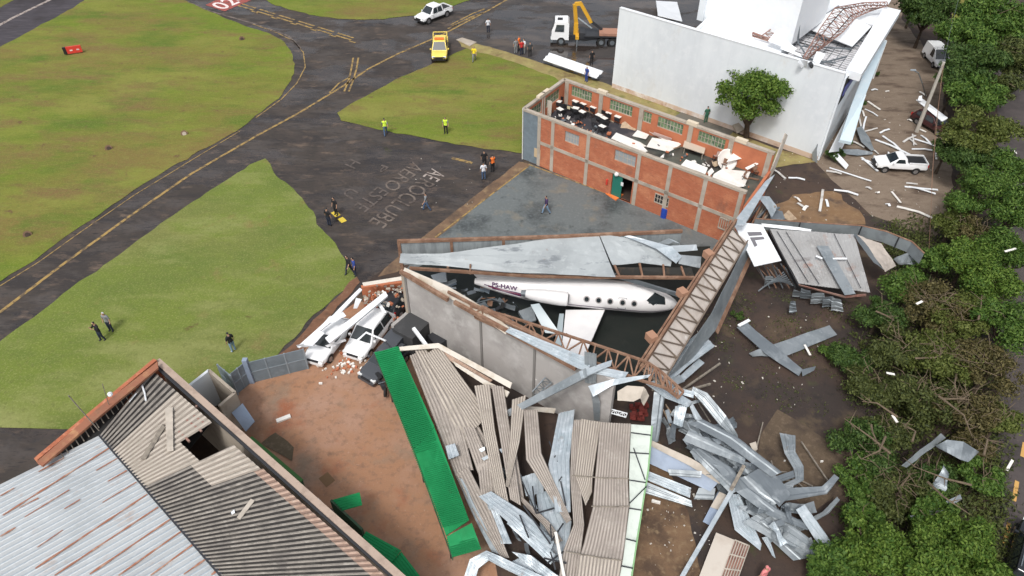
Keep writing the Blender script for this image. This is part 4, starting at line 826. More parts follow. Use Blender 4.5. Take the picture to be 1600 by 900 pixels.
MB().bar(P(940, 424, 3.9), P(1065, 462, 3.4), .14, .3).build('cable_tray', M_galvd, vf)
MB().quad(PP([(965, 418, 4.5), (1080, 418, 4.4), (1085, 432, 3.9), (962, 431, 3.9)]), thick=.04).build('dark_sheet', mat('bay_darkness', (.03, .03, .028), [((.09, .06, .04), 1, .55, .7)], rough=.9), vf)  # dark sheet put in for the darkness of the open bays
# leaning lattice wall right of the jet
lw = T('leaning_lattice_wall', 'white clad lattice roof edge leaning diagonally between jet and soil yard', 'truss', P(1080, 480, 0))
a0, a1, b0, b1 = P(1139, 353, 5.6), P(1003, 573, 5.2), P(1168, 378, 4.4), P(1040, 592, 3.9)
MB().loft([a0, a1], [b0, b1], thick=.04, crumple=.03, rows=14, cross=4).build('cladding', mat('pinkish_white_cladding', (.52, .47, .43), [((.40, .35, .31), .8, .45, .65), ((.6, .57, .54), 1.6, .55, .75)], rough=.7), lw)
upv = Vector((0, 0, .14)); mb = MB(); n_ = 13
mb.bar(b0 + upv, b1 + upv, .09)
for i in range(n_):
    t = i / n_; t2 = (i + .45) / n_; t3 = (i + 1) / n_
    mb.bar(a0.lerp(a1, t) + upv, b0.lerp(b1, t2) + upv, .07); mb.bar(b0.lerp(b1, t2) + upv, a0.lerp(a1, min(1, t3)) + upv, .07)
mb.build('lattice', mat('brown_grey_steel', (.16, .125, .1), [((.24, .18, .13), 1, .5, .7)], rough=.8), lw)
MB().bar(P(1150, 345, 5.7), P(1001, 576, 5.35), .16, .4).build('edge_beam', M_rust, lw); MB().bar(P(1144, 346, 5.75), P(995, 574, 5.4), .12, .2).build('edge_beam', M_rust, lw)
for px, py in ((1107, 398), (1066, 458), (1018, 527)):
    c = P(px, py, 5.6); MB().box(c, (.5, .6, .5), Matrix.Rotation(.5, 3, 'Z')).build('base_plate', mat('orange_primer', (.36, .2, .13), rough=.8), lw)
MB().loft([P(1168, 378, 4.35), P(1112, 490, 4.1), P(1042, 592, 3.8)], [P(1172, 395, 2.9), P(1118, 516, 2.7), P(1082, 560, 2.6)], thick=.03, crumple=.04, rows=8, cross=3).build('side_sheet', M_galv, lw)
MB().loft([P(1172, 395, 2.9), P(1118, 516, 2.7)], [P(1178, 398, 2.6), P(1122, 522, 2.4)], thick=.05).build('bottom_rail', M_rust, lw)
MB().quad([P(1196, 283, 5.0), P(1211, 272, 5.0), P(1163, 352, 5.2), P(1142, 352, 5.3)], thick=.05, crumple=.03, rows=6, cross=3).build('upper_cladding', M_galvl, lw)
sh('large white sheet folded out at the foot of the leaning lattice wall', M_galvl, [(1012, 588, 3.6), (1040, 558, 3.4), (1096, 516, 2.6)], [(1046, 598, 2.8), (1075, 572, 2.7), (1117, 541, 2.2)], ribs=4)
sh('narrow white sheet under the folded one', M_galvl, [(1060, 590, 2.0), (1092, 560, 1.8)], [(1068, 596, 1.9), (1101, 567, 1.7)])
sh('pale scrap between truss end and folded sheet', M_galv, [(1040, 600, 3), (1062, 585, 3)], [(1046, 606, 2.8), (1070, 596, 2.8)], cr=.1)
for a, b, l_ in (((1062, 612, 1.2), (1125, 568, .5), 'long thin timber pole pointing at the soil yard'), ((1108, 522, 1.8), (1124, 510, 1.2), 'short timber stub beyond the white sheet'), ((1030, 622, 2), (1110, 600, 1), 'brown bar below the white sheets'), ((1045, 565, 3.5), (1020, 610, 3.5), 'brown bar standing across the truss end'), ((1000, 575, 5), (1058, 618, 4.2), 'rusty bar running down from the truss end')):
    top('timber_pole', l_, 'pole', MB().bar(P(*a), P(*b), .12), M_woodg)
for i in range(9):
    x = 1163 + i * 4
    top('stacked_pole', 'brown pole in the bundle right of the upper white cladding', 'pole', MB().bar(P(x, 350 - (i % 3) * 4, 1.2 + (i % 2) * .3), P(x + 17 + (i % 3) * 3, 308 + i * 2, 2.4), .13), (M_rust, M_woodg, M_galvd)[i % 3], 'bundle of poles by the brick building end')
# ================================================================ crashed-on business jet
jn, jt = P(1061, 471, 1.8), P(742, 441, 2.4)
jet = T('business_jet', 'white business jet with round windows trapped under the fallen hangar roof', 'jet', Vector((4.5, 39.3, 0)))
dj = (jn - jt); LJ = dj.length; dj.normalize(); side = Vector((dj.y, -dj.x, 0)).normalized(); upj = Vector((0, 0, 1))
def jp(t, s, z): return jt + dj * (t * LJ) + side * s + upj * z
prof = [(0.0, .2, .1), (.06, .42, .1), (.15, .66, .05), (.27, .88, 0), (.38, .96, 0), (.5, 1.0, 0), (.62, 1.0, 0), (.74, 1.0, 0), (.82, .97, -.02), (.875, .86, -.08), (.92, .68, -.16), (.955, .5, -.22), (.98, .32, -.27), (.995, .14, -.3), (1.0, .02, -.31)]
mb = MB(); n_ = 24
for t, r_, z_ in prof:
    for j in range(n_): a = 2 * math.pi * j / n_; mb.v.append(jp(t, math.cos(a) * r_ * 1.06, z_ + math.sin(a) * r_ * 1.06))
for i in range(len(prof) - 1):
    for j in range(n_): mb.f.append((i * n_ + j, i * n_ + (j + 1) % n_, (i + 1) * n_ + (j + 1) % n_, (i + 1) * n_ + j))
mb.build('fuselage', M_plane, jet, smooth=True)
def onf(t, a, off=.012):
    for i in range(len(prof) - 1):
        if prof[i][0] <= t <= prof[i + 1][0]:
            u = (t - prof[i][0]) / (prof[i + 1][0] - prof[i][0]); r_ = prof[i][1] * (1 - u) + prof[i + 1][1] * u + off; z_ = prof[i][2] * (1 - u) + prof[i + 1][2] * u
            return jp(t, math.cos(a) * r_ * 1.06, z_ + math.sin(a) * r_ * 1.06)
def patch(name, pts, m, off=.014, sub_=5):
    """patch on the fuselage: pts = list of (t,angle) quad corners"""
    mb = MB(); (ta, aa), (tb_, ab), (tc_, ac_), (td, ad) = pts; k = sub_
    for i in range(k + 1):
        for j in range(k + 1):
            u, v = i / k, j / k
            t = (ta * (1 - u) + tb_ * u) * (1 - v) + (td * (1 - u) + tc_ * u) * v; a = (aa * (1 - u) + ab * u) * (1 - v) + (ad * (1 - u) + ac_ * u) * v
            mb.v.append(onf(t, a, off))
    for i in range(k):
        for j in range(k): q = i * (k + 1) + j; mb.f.append((q, q + 1, q + k + 2, q + k + 1))
    return mb.build(name, m, jet)
def oval(name, t, a, rt, ra, m, off, par=jet):
    mb = MB(); c = onf(t, a, off); mb.v.append(c)
    for j in range(14): th = 2 * math.pi * j / 14; mb.v.append(onf(t + math.cos(th) * rt, a + math.sin(th) * ra, off))
    mb.f += [(0, j + 1, (j + 1) % 14 + 1) for j in range(14)]; return mb.build(name, m, par)
AW = .30
for px in (917, 935, 953, 972, 990):
    # parametric position along the axis from the picture column
    t = min((abs((onf(tt / 400, AW) - P(px, 468, onf(tt / 400, AW).z)).x), tt / 400) for tt in range(100, 360))[1]
    f_ = oval('window', t, AW, .0155, .24, mat('window_surround', (.35, .33, .33), rough=.3), .012); oval('pane', t, AW, .0105, .165, M_glass, .02, f_)
    if px == 972: td_ = t
mb = MB(); q = [onf(td_ - .02, .62, .02), onf(td_ + .017, .62, .02), onf(td_ + .017, -.2, .02), onf(td_ - .02, -.2, .02)]
for i in range(4): mb.bar(q[i], q[(i + 1) % 4], .03, .012)
mb.build('door_outline', M_galvd, jet)
patch('windscreen', [(.875, 1.35), (.925, 1.2), (.93, .45), (.845, .42)], M_glass); patch('windscreen', [(.835, .62), (.875, 1.30), (.90, .75), (.87, .3)], M_glass, .018)
MB().bar(onf(.87, 1.3, .03), onf(.885, .4, .03), .05, .03).build('windscreen_post', M_galvd, jet)
patch('belly_stripe', [(.25, -.25), (.97, -.3), (.97, -.42), (.25, -.37)], mat('belly_line', (.2, .17, .22), rough=.4), .012, 18)
text_on('PS-HAW', onf(.09, .33, .06), onf(.215, .33, .06), onf(.09, .85, .06), M_purple, 'registration', jet, bold=.03, up=.02)
# wing pointing toward the camera, far wing, engine, fin
def slabq(name, pts, m, t, par=jet): return MB().slab(pts, t).build(name, m, par)
wr0, wr1 = P(945, 484, 1.2), P(884, 484, 1.2)
slabq('wing', [wr0, wr1, P(878, 541, 1.3), P(880, 580, 1.4), P(900, 582, 1.45), P(919, 544, 1.3)], M_plane, .16)
slabq('wing_flap', [P(881, 490, 1.15), P(874, 490, 1.1), P(866, 540, 1.2), P(877, 541, 1.25)], M_planeg, .08)
slabq('wing', [jp(.62, -.8, -.5), jp(.45, -.8, -.5), jp(.42, -5.5, -.3), jp(.5, -5.5, -.3)], M_plane, .16)
for s_ in (1, -1):
    e = T.__globals__ and None
    c_ = [jp(.26, s_ * 1.05, .35), jp(.28, s_ * 1.1, .38), jp(.34, s_ * 1.2, .4), jp(.42, s_ * 1.25, .4), jp(.455, s_ * 1.25, .4), jp(.46, s_ * 1.25, .4)]
    en = MB().tube(c_, [.3, .38, .48, .52, .5, .42], 24).build('engine', M_plane, jet, smooth=False)
    MB().tube([jp(.455, s_ * 1.25, .4), jp(.464, s_ * 1.25, .4)], [.37, .34], 18).build('intake', M_black, en); MB().tube([jp(.235, s_ * 1.02, .34), jp(.27, s_ * 1.06, .36)], [.2, .26], 14).build('exhaust', M_galvd, en)
    MB().slab([jp(.29, s_ * .6, .35), jp(.43, s_ * .8, .35), jp(.43, s_ * 1.2, .42), jp(.29, s_ * 1.1, .4)], .15).build('pylon', M_plane, en)
fin = MB(); fin.slab([jp(.24, -.03, .7), jp(.02, -.03, .2), jp(-.06, -.03, 1.9), jp(.04, -.03, 1.9)], .16); fin.build('tail_fin', M_plane, jet)
for k, (z_, m) in enumerate(((-.05, M_purple), (-.18, M_red), (-.3, M_purple), (-.4, M_plane))):
    a = onf(.05 + .02 * k, .35 - .16 * k, .02); b = onf(.235, .12 - .12 * k, .03); MB().bar(a, b, .07, .03).build('tail_stripe', mat('dark_red_stripe', (.2, .03, .06), rough=.4) if m is M_red else m, jet)
sh('pale grey tail plane lying on its side behind the jet engine', M_planeg, [(829, 476, 2.2), (852, 520, 1.2)], [(842, 474, 2.4), (876, 522, 1.2)], name='tail_plane', cat='tail plane', cr=0, t=.12)
# junk inside the hangar
for i in range(46):
    px, py = R.uniform(660, 880), 0
    py = R.uniform(436 + max(0, (px - 660)) * .12, 448 + (px - 660) * .35)
    if px > 800 and py < 480: continue
    z = R.uniform(.2, 1.6); a = R.uniform(0, 3.14); l_ = R.uniform(8, 22); w_ = R.uniform(3, 9)
    m = R.choice([M_galvd, M_galvd, M_galv, M_steeld, M_rust, M_blueg, M_wdark])
    dx, dy = math.cos(a) * l_, math.sin(a) * l_ * .7
    sh('dark bent sheet among the wreckage behind the tall grey wall', m, [(px, py, z), (px + dx, py + dy, z + R.uniform(-.3, .8))], [(px - dy * w_ / l_, py + dx * w_ / l_, z), (px + dx - dy * w_ / l_, py + dy + dx * w_ / l_, z + .2)], name='wreck_sheet', cat='wreckage', group='bent scraps inside the collapsed hangar', cr=.1, rows=4)
for i in range(14):
    px = R.uniform(680, 860); py = 445 + (px - 660) * .25 + R.uniform(-10, 14); a = P(px, py, R.uniform(.5, 3)); b = P(px + R.uniform(-30, 30), py + R.uniform(-15, 25), R.uniform(.1, 2))
    top('loose_bar', 'thin rusty bar among the wreckage behind the tall grey wall', 'bar', MB().bar(a, b, .06), R.choice([M_rust, M_steeld, M_galvd]), 'loose bars inside the collapsed hangar')
for pts, l_ in (([(673, 430, 2.2), (696, 424, 2.5), (698, 440, 2.2), (680, 443, 2)], 'grey box lying near the left corner of the hangar'), ([(688, 446, 1.8), (712, 436, 1.8), (714, 440, 1.6), (694, 450, 1.6)], 'pale cabinet lid beside the grey box'), ([(810, 486, 1.5), (832, 478, 1.5), (838, 500, 1.2), (822, 506, 1.2)], 'grey board standing behind the jet engine')):
    board(pts, M_galv, l_, 'junk_board', 'board', .25)
# ================================================================ collapsed canopy on the right
cn = T('collapsed_canopy', 'grey sheet roof of a collapsed canopy lying beside the trees', 'roof', P(1290, 420))
q = PP([(1203, 358, 3.2), (1335, 366, 3.2), (1360, 457, 1.9), (1248, 443, 1.9)])
MB().loft([q[0], q[3]], [q[1], q[2]], ribs=22, amp=.02, thick=.04, crumple=.08, cs=.35, rows=8).build('roof_sheet', mat('weathered_grey_sheet', (.31, .31, .31), [((.25, .245, .24), .5, .45, .65), ((.2, .19, .19), .45, .62, .7, (1, 2, 1)), ((.27, .14, .1), .7, .6, .74), ((.42, .42, .42), 2, .55, .75)], rough=.6), cn)
MB().quad(PP([(1276, 384, 3.15), (1294, 384, 3.15), (1337, 459, 2.1), (1320, 461, 2.1)]), thick=.02, crumple=.02).build('newer_sheet', M_galv, cn)
for a, b in (((1214, 361, 3.3), (1263, 441, 2.1)), ((1303, 365, 3.35), (1345, 450, 2.15)), ((1228, 362, 3.3), (1280, 444, 2.08))): MB().bar(P(*a), P(*b), .035).build('seam', M_steeld, cn)
MB().loft(PP([(1202, 359, 3.1), (1248, 445, 1.8)]), PP([(1200, 365, 2.3), (1247, 452, 1.2)]), thick=.05).build('side_fascia', M_steeld, cn)
MB().loft(PP([(1248, 444, 1.82), (1320, 462, 1.8), (1353, 459, 1.8)]), PP([(1248, 446, 1.6), (1320, 465, 1.6), (1353, 462, 1.6)]), thick=.04).build('rusty_edge', M_rustred, cn)
sh('bent grey sheet right of the canopy roof', M_fibre, [(1338, 368, 3.0), (1377, 381, 2.8), ], [(1383, 425, 2.0), (1401, 415, 2.0)], ribs=0, cr=.12)
sh('narrow dark sheet edge between the two canopy roof sheets', M_galvd, [(1334, 366, 3.4), (1366, 410, 2.6)], [(1342, 368, 3.0), (1384, 424, 2)], cr=.08)
sh('folded grey sheet at the far right end of the canopy', M_galv, [(1395, 404, 2.2), (1423, 393, 2.2)], [(1403, 412, 1.6), (1438, 414, 1.5)], cr=.15)
fa = T('canopy_fascia', 'long curved dark grey fascia behind the collapsed canopy roof', 'fascia', P(1320, 370, 1))
fa_pts = [(1180, 342), (1250, 347), (1346, 353), (1385, 362), (1425, 378), (1444, 396)]
MB().loft([P(x, y, 3.1) for x, y in fa_pts], [P(x, y, 3.1) - Vector((0, 0, .95)) for x, y in fa_pts], thick=.06, crumple=.04, rows=10, cross=2).build('fascia_sheet', mat('fascia_grey', (.2, .225, .235), [((.14, .155, .165), 1, .45, .65)], rough=.5), fa)
MB().tube([P(x, y - .5, 3.14) for x, y in fa_pts], .06, 5).build('top_trim', M_rust, fa)
for x, y in ((1250, 347), (1346, 353), (1404, 370), (1436, 386)): c = P(x, y, 3.12); MB().bar(c - Vector((0, .08, 1.0)), c - Vector((0, .08, 0)), .07).build('fascia_post', M_steeld, fa)
lg = board([(1145, 346, 4.4), (1191, 351, 4.2), (1221, 407, 3.6), (1179, 416, 3.6)], M_white, 'large white sign panel with grey block lettering beside the leaning lattice', 'sign_panel', 'sign', .06)
def onsign(u, v):
    a, b, c, d = PP([(1145, 346, 4.4), (1191, 351, 4.2), (1221, 407, 3.6), (1179, 416, 3.6)])
    return a.lerp(b, u).lerp(d.lerp(c, u), v) + Vector((0, 0, .05))
M_logo = mat('grey_logo', (.16, .155, .17), rough=.6)
mb = MB()
for u0, u1, v0, v1 in ((.32, .80, .25, .34), (.32, .80, .38, .45), (.32, .44, .45, .60)): mb.slab([onsign(u0, v0), onsign(u1, v0 - .02), onsign(u1, v1 - .03), onsign(u0, v1)], .03)
mb.build('sign_marks', M_logo, lg)
sh('white torn trim strip along the top of the canopy roof', M_white, [(1190, 349, 3.6), (1230, 353, 3.4), (1268, 358, 3.3)], [(1192, 354, 3.4), (1230, 358, 3.3), (1267, 361, 3.25)], name='trim_strip', cat='trim', cr=.1)
for i, (a, b) in enumerate([((1275, 400), (1285, 404)), ((1301, 404), (1323, 404))]): top('white_strip', ('short', 'longer')[i] + ' white strip lying on the canopy roof', 'strip', MB().bar(P(*a, 2.85), P(*b, 2.85), .16, .05), M_white)
fr_ = T('tangled_steelwork', 'tangled brown and grey steel frame under the white sign panel', 'frame', P(1215, 430, .5)); mb = MB(); mb2 = MB()
for i in range(16):
    a = P(1178 + i * 3.5, 412 + (i % 4) * 3, 2.5 - i * .05); b = P(1196 + i * 3.4, 440 + (i % 3) * 5, .4); (mb if i % 2 else mb2).bar(a, b, .07)
for i in range(8): mb2.bar(P(1185 + i * 3, 455 - i * 3, .4), P(1225 + i * 2, 425 + i * 3, 1.6), .07)
mb.build('brown_members', M_rust, fr_); mb2.build('grey_members', M_galvd, fr_)
for i, (x, y, w_, h_) in enumerate([(1240, 452, 10, 12), (1252, 452, 14, 14), (1268, 458, 20, 16), (1286, 462, 16, 16), (1300, 466, 14, 18), (1235, 470, 8, 20), (1196, 430, 12, 14)]):
    sh('crumpled dark sheet number-less' if 0 else ['small crumpled sheet below the front left canopy corner', 'crumpled square sheet hanging below the canopy edge', 'widest crumpled sheet hanging below the canopy edge', 'crumpled sheet hanging right of the widest one', 'twisted sheet at the right of the hanging row', 'long narrow strip hanging toward the soil below the canopy', 'bent grey plate inside the tangled steel frame'][i], M_galvd if i % 2 else M_galv, [(x, y, 1.6), (x + w_, y + 2, 1.5)], [(x - 2, y + h_, .4), (x + w_ + 3, y + h_, .5)], cr=.16, rows=5, ribs=3)
# debris at the top-left of the canopy
sh('pale blue green torn sheet left of the collapsed canopy', M_galvl, [(1184, 306, 3.4), (1204, 306, 3.0)], [(1206, 340, 2.2), (1216, 324, 2.2)], cr=.08)
sh('dark triangular plate behind the torn sheet', M_galvd, [(1200, 325, 2), (1222, 330, 1.5)], [(1205, 345, 1.2), (1226, 343, 1)], cr=.08)
sh('beige curled plate beside the canopy fascia', M_wood, [(1222, 338, 1.0), (1232, 328, 1.0)], [(1232, 345, .8), (1246, 342, .8)], cr=.06)
# ================================================================ sheets on the soil yard
sh('long grey channel sheet lying across the dark soil, upper one of the crossed pair', M_galvd, [(1167, 504, .95), (1210, 540, .75), (1254, 577, .35)], [(1151, 511, .85), (1195, 552, .6), (1248, 588, .2)], cr=.06)
sh('speckled pale sheet crossed under the long channel on the soil', M_galv, [(1206, 539, .3), (1296, 508, .3)], [(1226, 557, .25), (1308, 523, .25)], cr=.04)
sh('small curled grey sheet under the crossed pair', M_galv, [(1170, 552, .5), (1186, 545, .7), (1208, 552, .4)], [(1176, 557, .2), (1190, 556, .3), (1208, 558, .2)], cr=.05)
sh('grey tail end of the channel sheet near the shrub', M_galvd, [(1252, 578, .3), (1275, 572, .3)], [(1254, 588, .25), (1272, 579, .25)], cr=.04)
top('white_strip', 'white strip at the upper end of the long channel sheet', 'strip', MB().bar(P(1154, 509, 1.0), P(1171, 500, 1.0), .22, .06), M_white)
# ================================================================ trees' metal
sh('grey channel caught in the fallen branches by the road', M_galv, [(1409, 728, 2.2), (1455, 690, 2.6), (1470, 677, 2.8)], [(1417, 731, 1.9), (1462, 696, 2.3), (1478, 684, 2.5)], cr=.06)
sh('wide bent sheet caught in the fallen branches by the road', M_galvd, [(1462, 697, 2.6), (1480, 687, 3.0), (1505, 690, 3.0), (1530, 706, 2.4)], [(1463, 699, 2.4), (1480, 707, 2.5), (1500, 718, 2.3), (1512, 722, 2.2)], cr=.05)
sh('twisted dark sheet hanging below the wide bent one', M_galvd, [(1475, 728, 2.2), (1460, 755, 1.8), (1440, 790, 1.4)], [(1483, 740, 2.2), (1478, 765, 1.6), (1456, 798, 1.2)], cr=.2)
sh('long twisted sheet lowest in the fallen branches', M_galv, [(1425, 808, 1.6), (1460, 790, 1.6), (1500, 772, 1.8)], [(1430, 815, 1.3), (1468, 800, 1.4), (1503, 780, 1.6)], cr=.15)
# ================================================================ long fibre-cement roof, fallen in strips
zf = 1.6
gp_ = T('green_roof_strip', 'long bright green roof strip broken near its lower end, beside the red courtyard', 'roof', P(665, 700))
for A, B in (([(585, 551, 2.5), (647, 702, 2.3)], [(622, 541, 2.6), (679, 667, 2.45)]), ([(647, 703, 2.38), (697, 836, 2.2)], [(679, 668, 2.5), (733, 812, 2.3)]), ([(698, 838, 2.3), (707, 871, 1.9)], [(737, 817, 2.4), (752, 858, 1.95)])):
    MB().loft(PP(A), PP(B), ribs=0, thick=.06, crumple=.09, rows=14, cross=6, cs=1.1).build('roof_sheet', M_green, gp_)
mb = MB()
for i in range(110):
    t = (i + .5) / 110; a = P(*lerp2((585, 551), (707, 868), t), 2.54 - .1 * t - .16 * (t > .5)); b = P(*lerp2((622, 541), (750, 855), t), 2.64 - .1 * t - .12 * (t > .46)); 
    if .86 < t < .91: continue
    if t > .9: a.z -= .2; b.z -= .25
    mb.bar(a - Vector((0,0,.012)), b - Vector((0,0,.012)), .05, .03)
mb.build('sheet_ribs', mat('green_rib', (.008, .17, .055), rough=.65, spec=.2), gp_)
MB().loft(PP([(585, 552, 2.45), (647, 703, 2.25), (706, 871, 1.85)]), PP([(587, 560, 2.1), (648, 710, 1.95), (707, 876, 1.6)]), thick=.04).build('green_fascia', M_greend, gp_)
for a in ((600, 592), (650, 718), (694, 838)): c = P(a[0] + 8, a[1], 2.2); MB().bar(c, Vector((c.x, c.y, 0)), .14).build('post', M_steeld, gp_)
FG = 'strips of the fallen fibre cement roof'
def fs(label, A, B, ribs=6, m=None, **k):
    if m is None: m = R.choice([M_fibre, M_fibre, M_fibrel]) 
    return sh(label, m, A, B, ribs=ribs, prof='wave', amp=.035, cr=k.pop('cr', .06), name=k.pop('name', 'roof_strip'), cat='roof sheet', group=FG, cs=.5, **k)
fs('leftmost grey corrugated strip, along the green roof', [(640, 556, 2.3), (672, 640, 2.0), (712, 745, 1.6)], [(660, 548, 2.4), (704, 628, 2.1), (735, 735, 1.6)], 6, M_fibre)
fs('second grey strip from the green roof at its upper end', [(648, 548, 2.5), (683, 618, 2.2), (727, 700, 1.7)], [(665, 545, 2.5), (716, 622, 2.2), (752, 700, 1.8)], 4, M_fibrel)
fs('broad pale strip starting under the white box beam', [(662, 556, 2.7), (700, 612, 2.4), (740, 672, 2.0)], [(686, 540, 2.8), (727, 597, 2.4), (765, 648, 2.1)], 8, M_fibrel)
fs('lower continuation of the broad pale strip', [(727, 660, 1.9), (757, 705, 1.6)], [(742, 655, 2.0), (762, 690, 1.7)], 3, M_fibre)
fs('grey strip in the lower left going down beside the green tail', [(712, 742, 1.6), (745, 810, 1.3), (782, 870, .9)], [(732, 730, 1.8), (768, 800, 1.4), (796, 872, .9)], 5, M_fibre)
sh('white inner face along the lower left strip', M_galvl, [(713, 745, 1.5), (742, 812, 1.2), (768, 862, .8)], [(722, 748, 1.7), (752, 812, 1.4), (780, 866, .9)], ribs=1)
fs('narrow dark strip beside the small white plate', [(705, 668, 1.9), (722, 735, 1.6)], [(722, 665, 1.9), (740, 735, 1.6)], 4, M_fibre)
fs('torn grey strip in the middle of the fan', [(722, 668, 2.1), (745, 735, 1.7), (765, 780, 1.4)], [(742, 668, 2.1), (765, 720, 1.8), (785, 770, 1.5)], 5, M_fibre)
fs('tall thin strip standing over the fan centre', [(741, 603, 2.9), (756, 680, 2.4), (776, 785, 1.8)], [(765, 600, 3.0), (773, 670, 2.5), (795, 785, 1.8)], 6, M_fibrel)
fs('strip right of the tall thin one', [(768, 602, 2.8), (782, 690, 2.3), (797, 780, 1.8)], [(787, 605, 2.8), (800, 690, 2.3), (814, 790, 1.8)], 5, M_fibre)
fs('tapering strip crossing toward lower left', [(800, 625, 3.0), (797, 690, 2.6), (790, 760, 2.0)], [(822, 618, 3.0), (812, 690, 2.6), (795, 762, 2.0)], 5, M_fibrel)
fs('short strip behind the tapering one', [(790, 700, 2.0), (806, 780, 1.5)], [(806, 700, 2.0), (820, 785, 1.5)], 4, M_fibre)
fs('kinked strip bending to the right under the pale channel', [(818, 640, 2.8), (822, 718, 2.4), (885, 818, 1.6)], [(840, 640, 2.8), (846, 708, 2.5), (893, 812, 1.8)], 6, M_fibre)
fs('thin strip under the kinked one', [(793, 760, 1.5), (850, 822, 1.2), (868, 850, 1.0)], [(808, 770, 1.7), (858, 815, 1.4), (880, 845, 1.1)], 4, M_fibre)
fs('crumpled grey lump where the strips meet', [(745, 720, 1.8), (752, 775, 1.4)], [(770, 720, 2.0), (775, 772, 1.5)], 6, M_fibre, cr=.2)
fs('left column of the long standing roof field', [(894, 656, 2.6), (891, 745, 2.3), (896, 820, 2.0), (880, 860, 1.8), (872, 910, 1.6)], [(912, 656, 2.6), (906, 745, 2.3), (913, 820, 2.0), (908, 860, 1.8), (902, 910, 1.6)], 6, M_fibre)
fs('middle column of the long standing roof field', [(908, 655, 2.7), (898, 742, 2.4), (915, 790, 2.1)], [(939, 660, 2.7), (926, 745, 2.4), (925, 768, 2.1)], 8, M_fibrel)
fs('dark topped right column of the standing roof field', [(938, 660, 2.8), (930, 745, 2.5), (926, 792, 2.3)], [(986, 662, 2.8), (981, 745, 2.5), (983, 792, 2.3)], 12, M_fibre)
fs('second tier of the right column of the roof field', [(927, 790, 2.35), (912, 850, 2.1), (905, 872, 2.0)], [(983, 790, 2.35), (976, 850, 2.1), (972, 876, 2.0)], 12, M_fibre)
fs('bottom tier of the right column cut by the picture edge', [(906, 868, 2.1), (900, 915, 1.9)], [(972, 874, 2.1), (966, 915, 1.9)], 12, M_fibrel)
for a, b in (((893, 743, 2.5), (983, 748, 2.6)), ((924, 791, 2.45), (984, 791, 2.45)), ((884, 862, 2.1), (973, 876, 2.15))):
    top('sheet_joint', {743: 'upper', 791: 'middle', 862: 'lowest'}[a[1]] + ' dark overlap joint across the standing roof field', 'joint', MB().tube([P(*a), P((a[0] + b[0]) / 2, (a[1] + b[1]) / 2 + 1, (a[2] + b[2]) / 2), P(*b)], .035, 5), M_woodg)
gw = T('pale_green_eave', 'pale greenish white sheet edge along the right side of the standing roof field', 'eave', P(1000, 760, 1))
MB().loft(PP([(986, 663, 2.6), (983, 745, 2.3), (984, 790, 2.1), (974, 870, 1.9), (966, 915, 1.8)]), PP([(1018, 665, 2.5), (1012, 735, 2.2), (1003, 790, 2.0), (992, 860, 1.8), (984, 915, 1.7)]), thick=.03, crumple=.03, rows=10, cross=3).build('sheet', mat('pale_green_white', (.62, .68, .62), [((.5, .55, .5), 1.4, .5, .7)], rough=.5), gw)
for a, b in (((986, 676, 2.7), (1017, 680, 2.6)), ((984, 707, 2.6), (1014, 709, 2.5)), ((983, 750, 2.4), (1009, 754, 2.3)), ((983, 794, 2.25), (1002, 797, 2.2)), ((978, 842, 2.1), (994, 846, 2.0)), ((970, 884, 2.0), (989, 888, 1.9)), ((990, 700, 2.6), (1008, 750, 2.4)), ((1010, 760, 2.3), (984, 786, 2.3))): MB().bar(P(*a), P(*b), .05).build('cross_bar', M_steeld, gw)
MB().tube(PP([(1019, 666, 2.5), (1013, 735, 2.2), (1004, 790, 2.0), (993, 860, 1.8), (985, 915, 1.7)]), .05, 5).build('green_edge', mat('light_green_trim', (.25, .45, .22), rough=.6), gw)
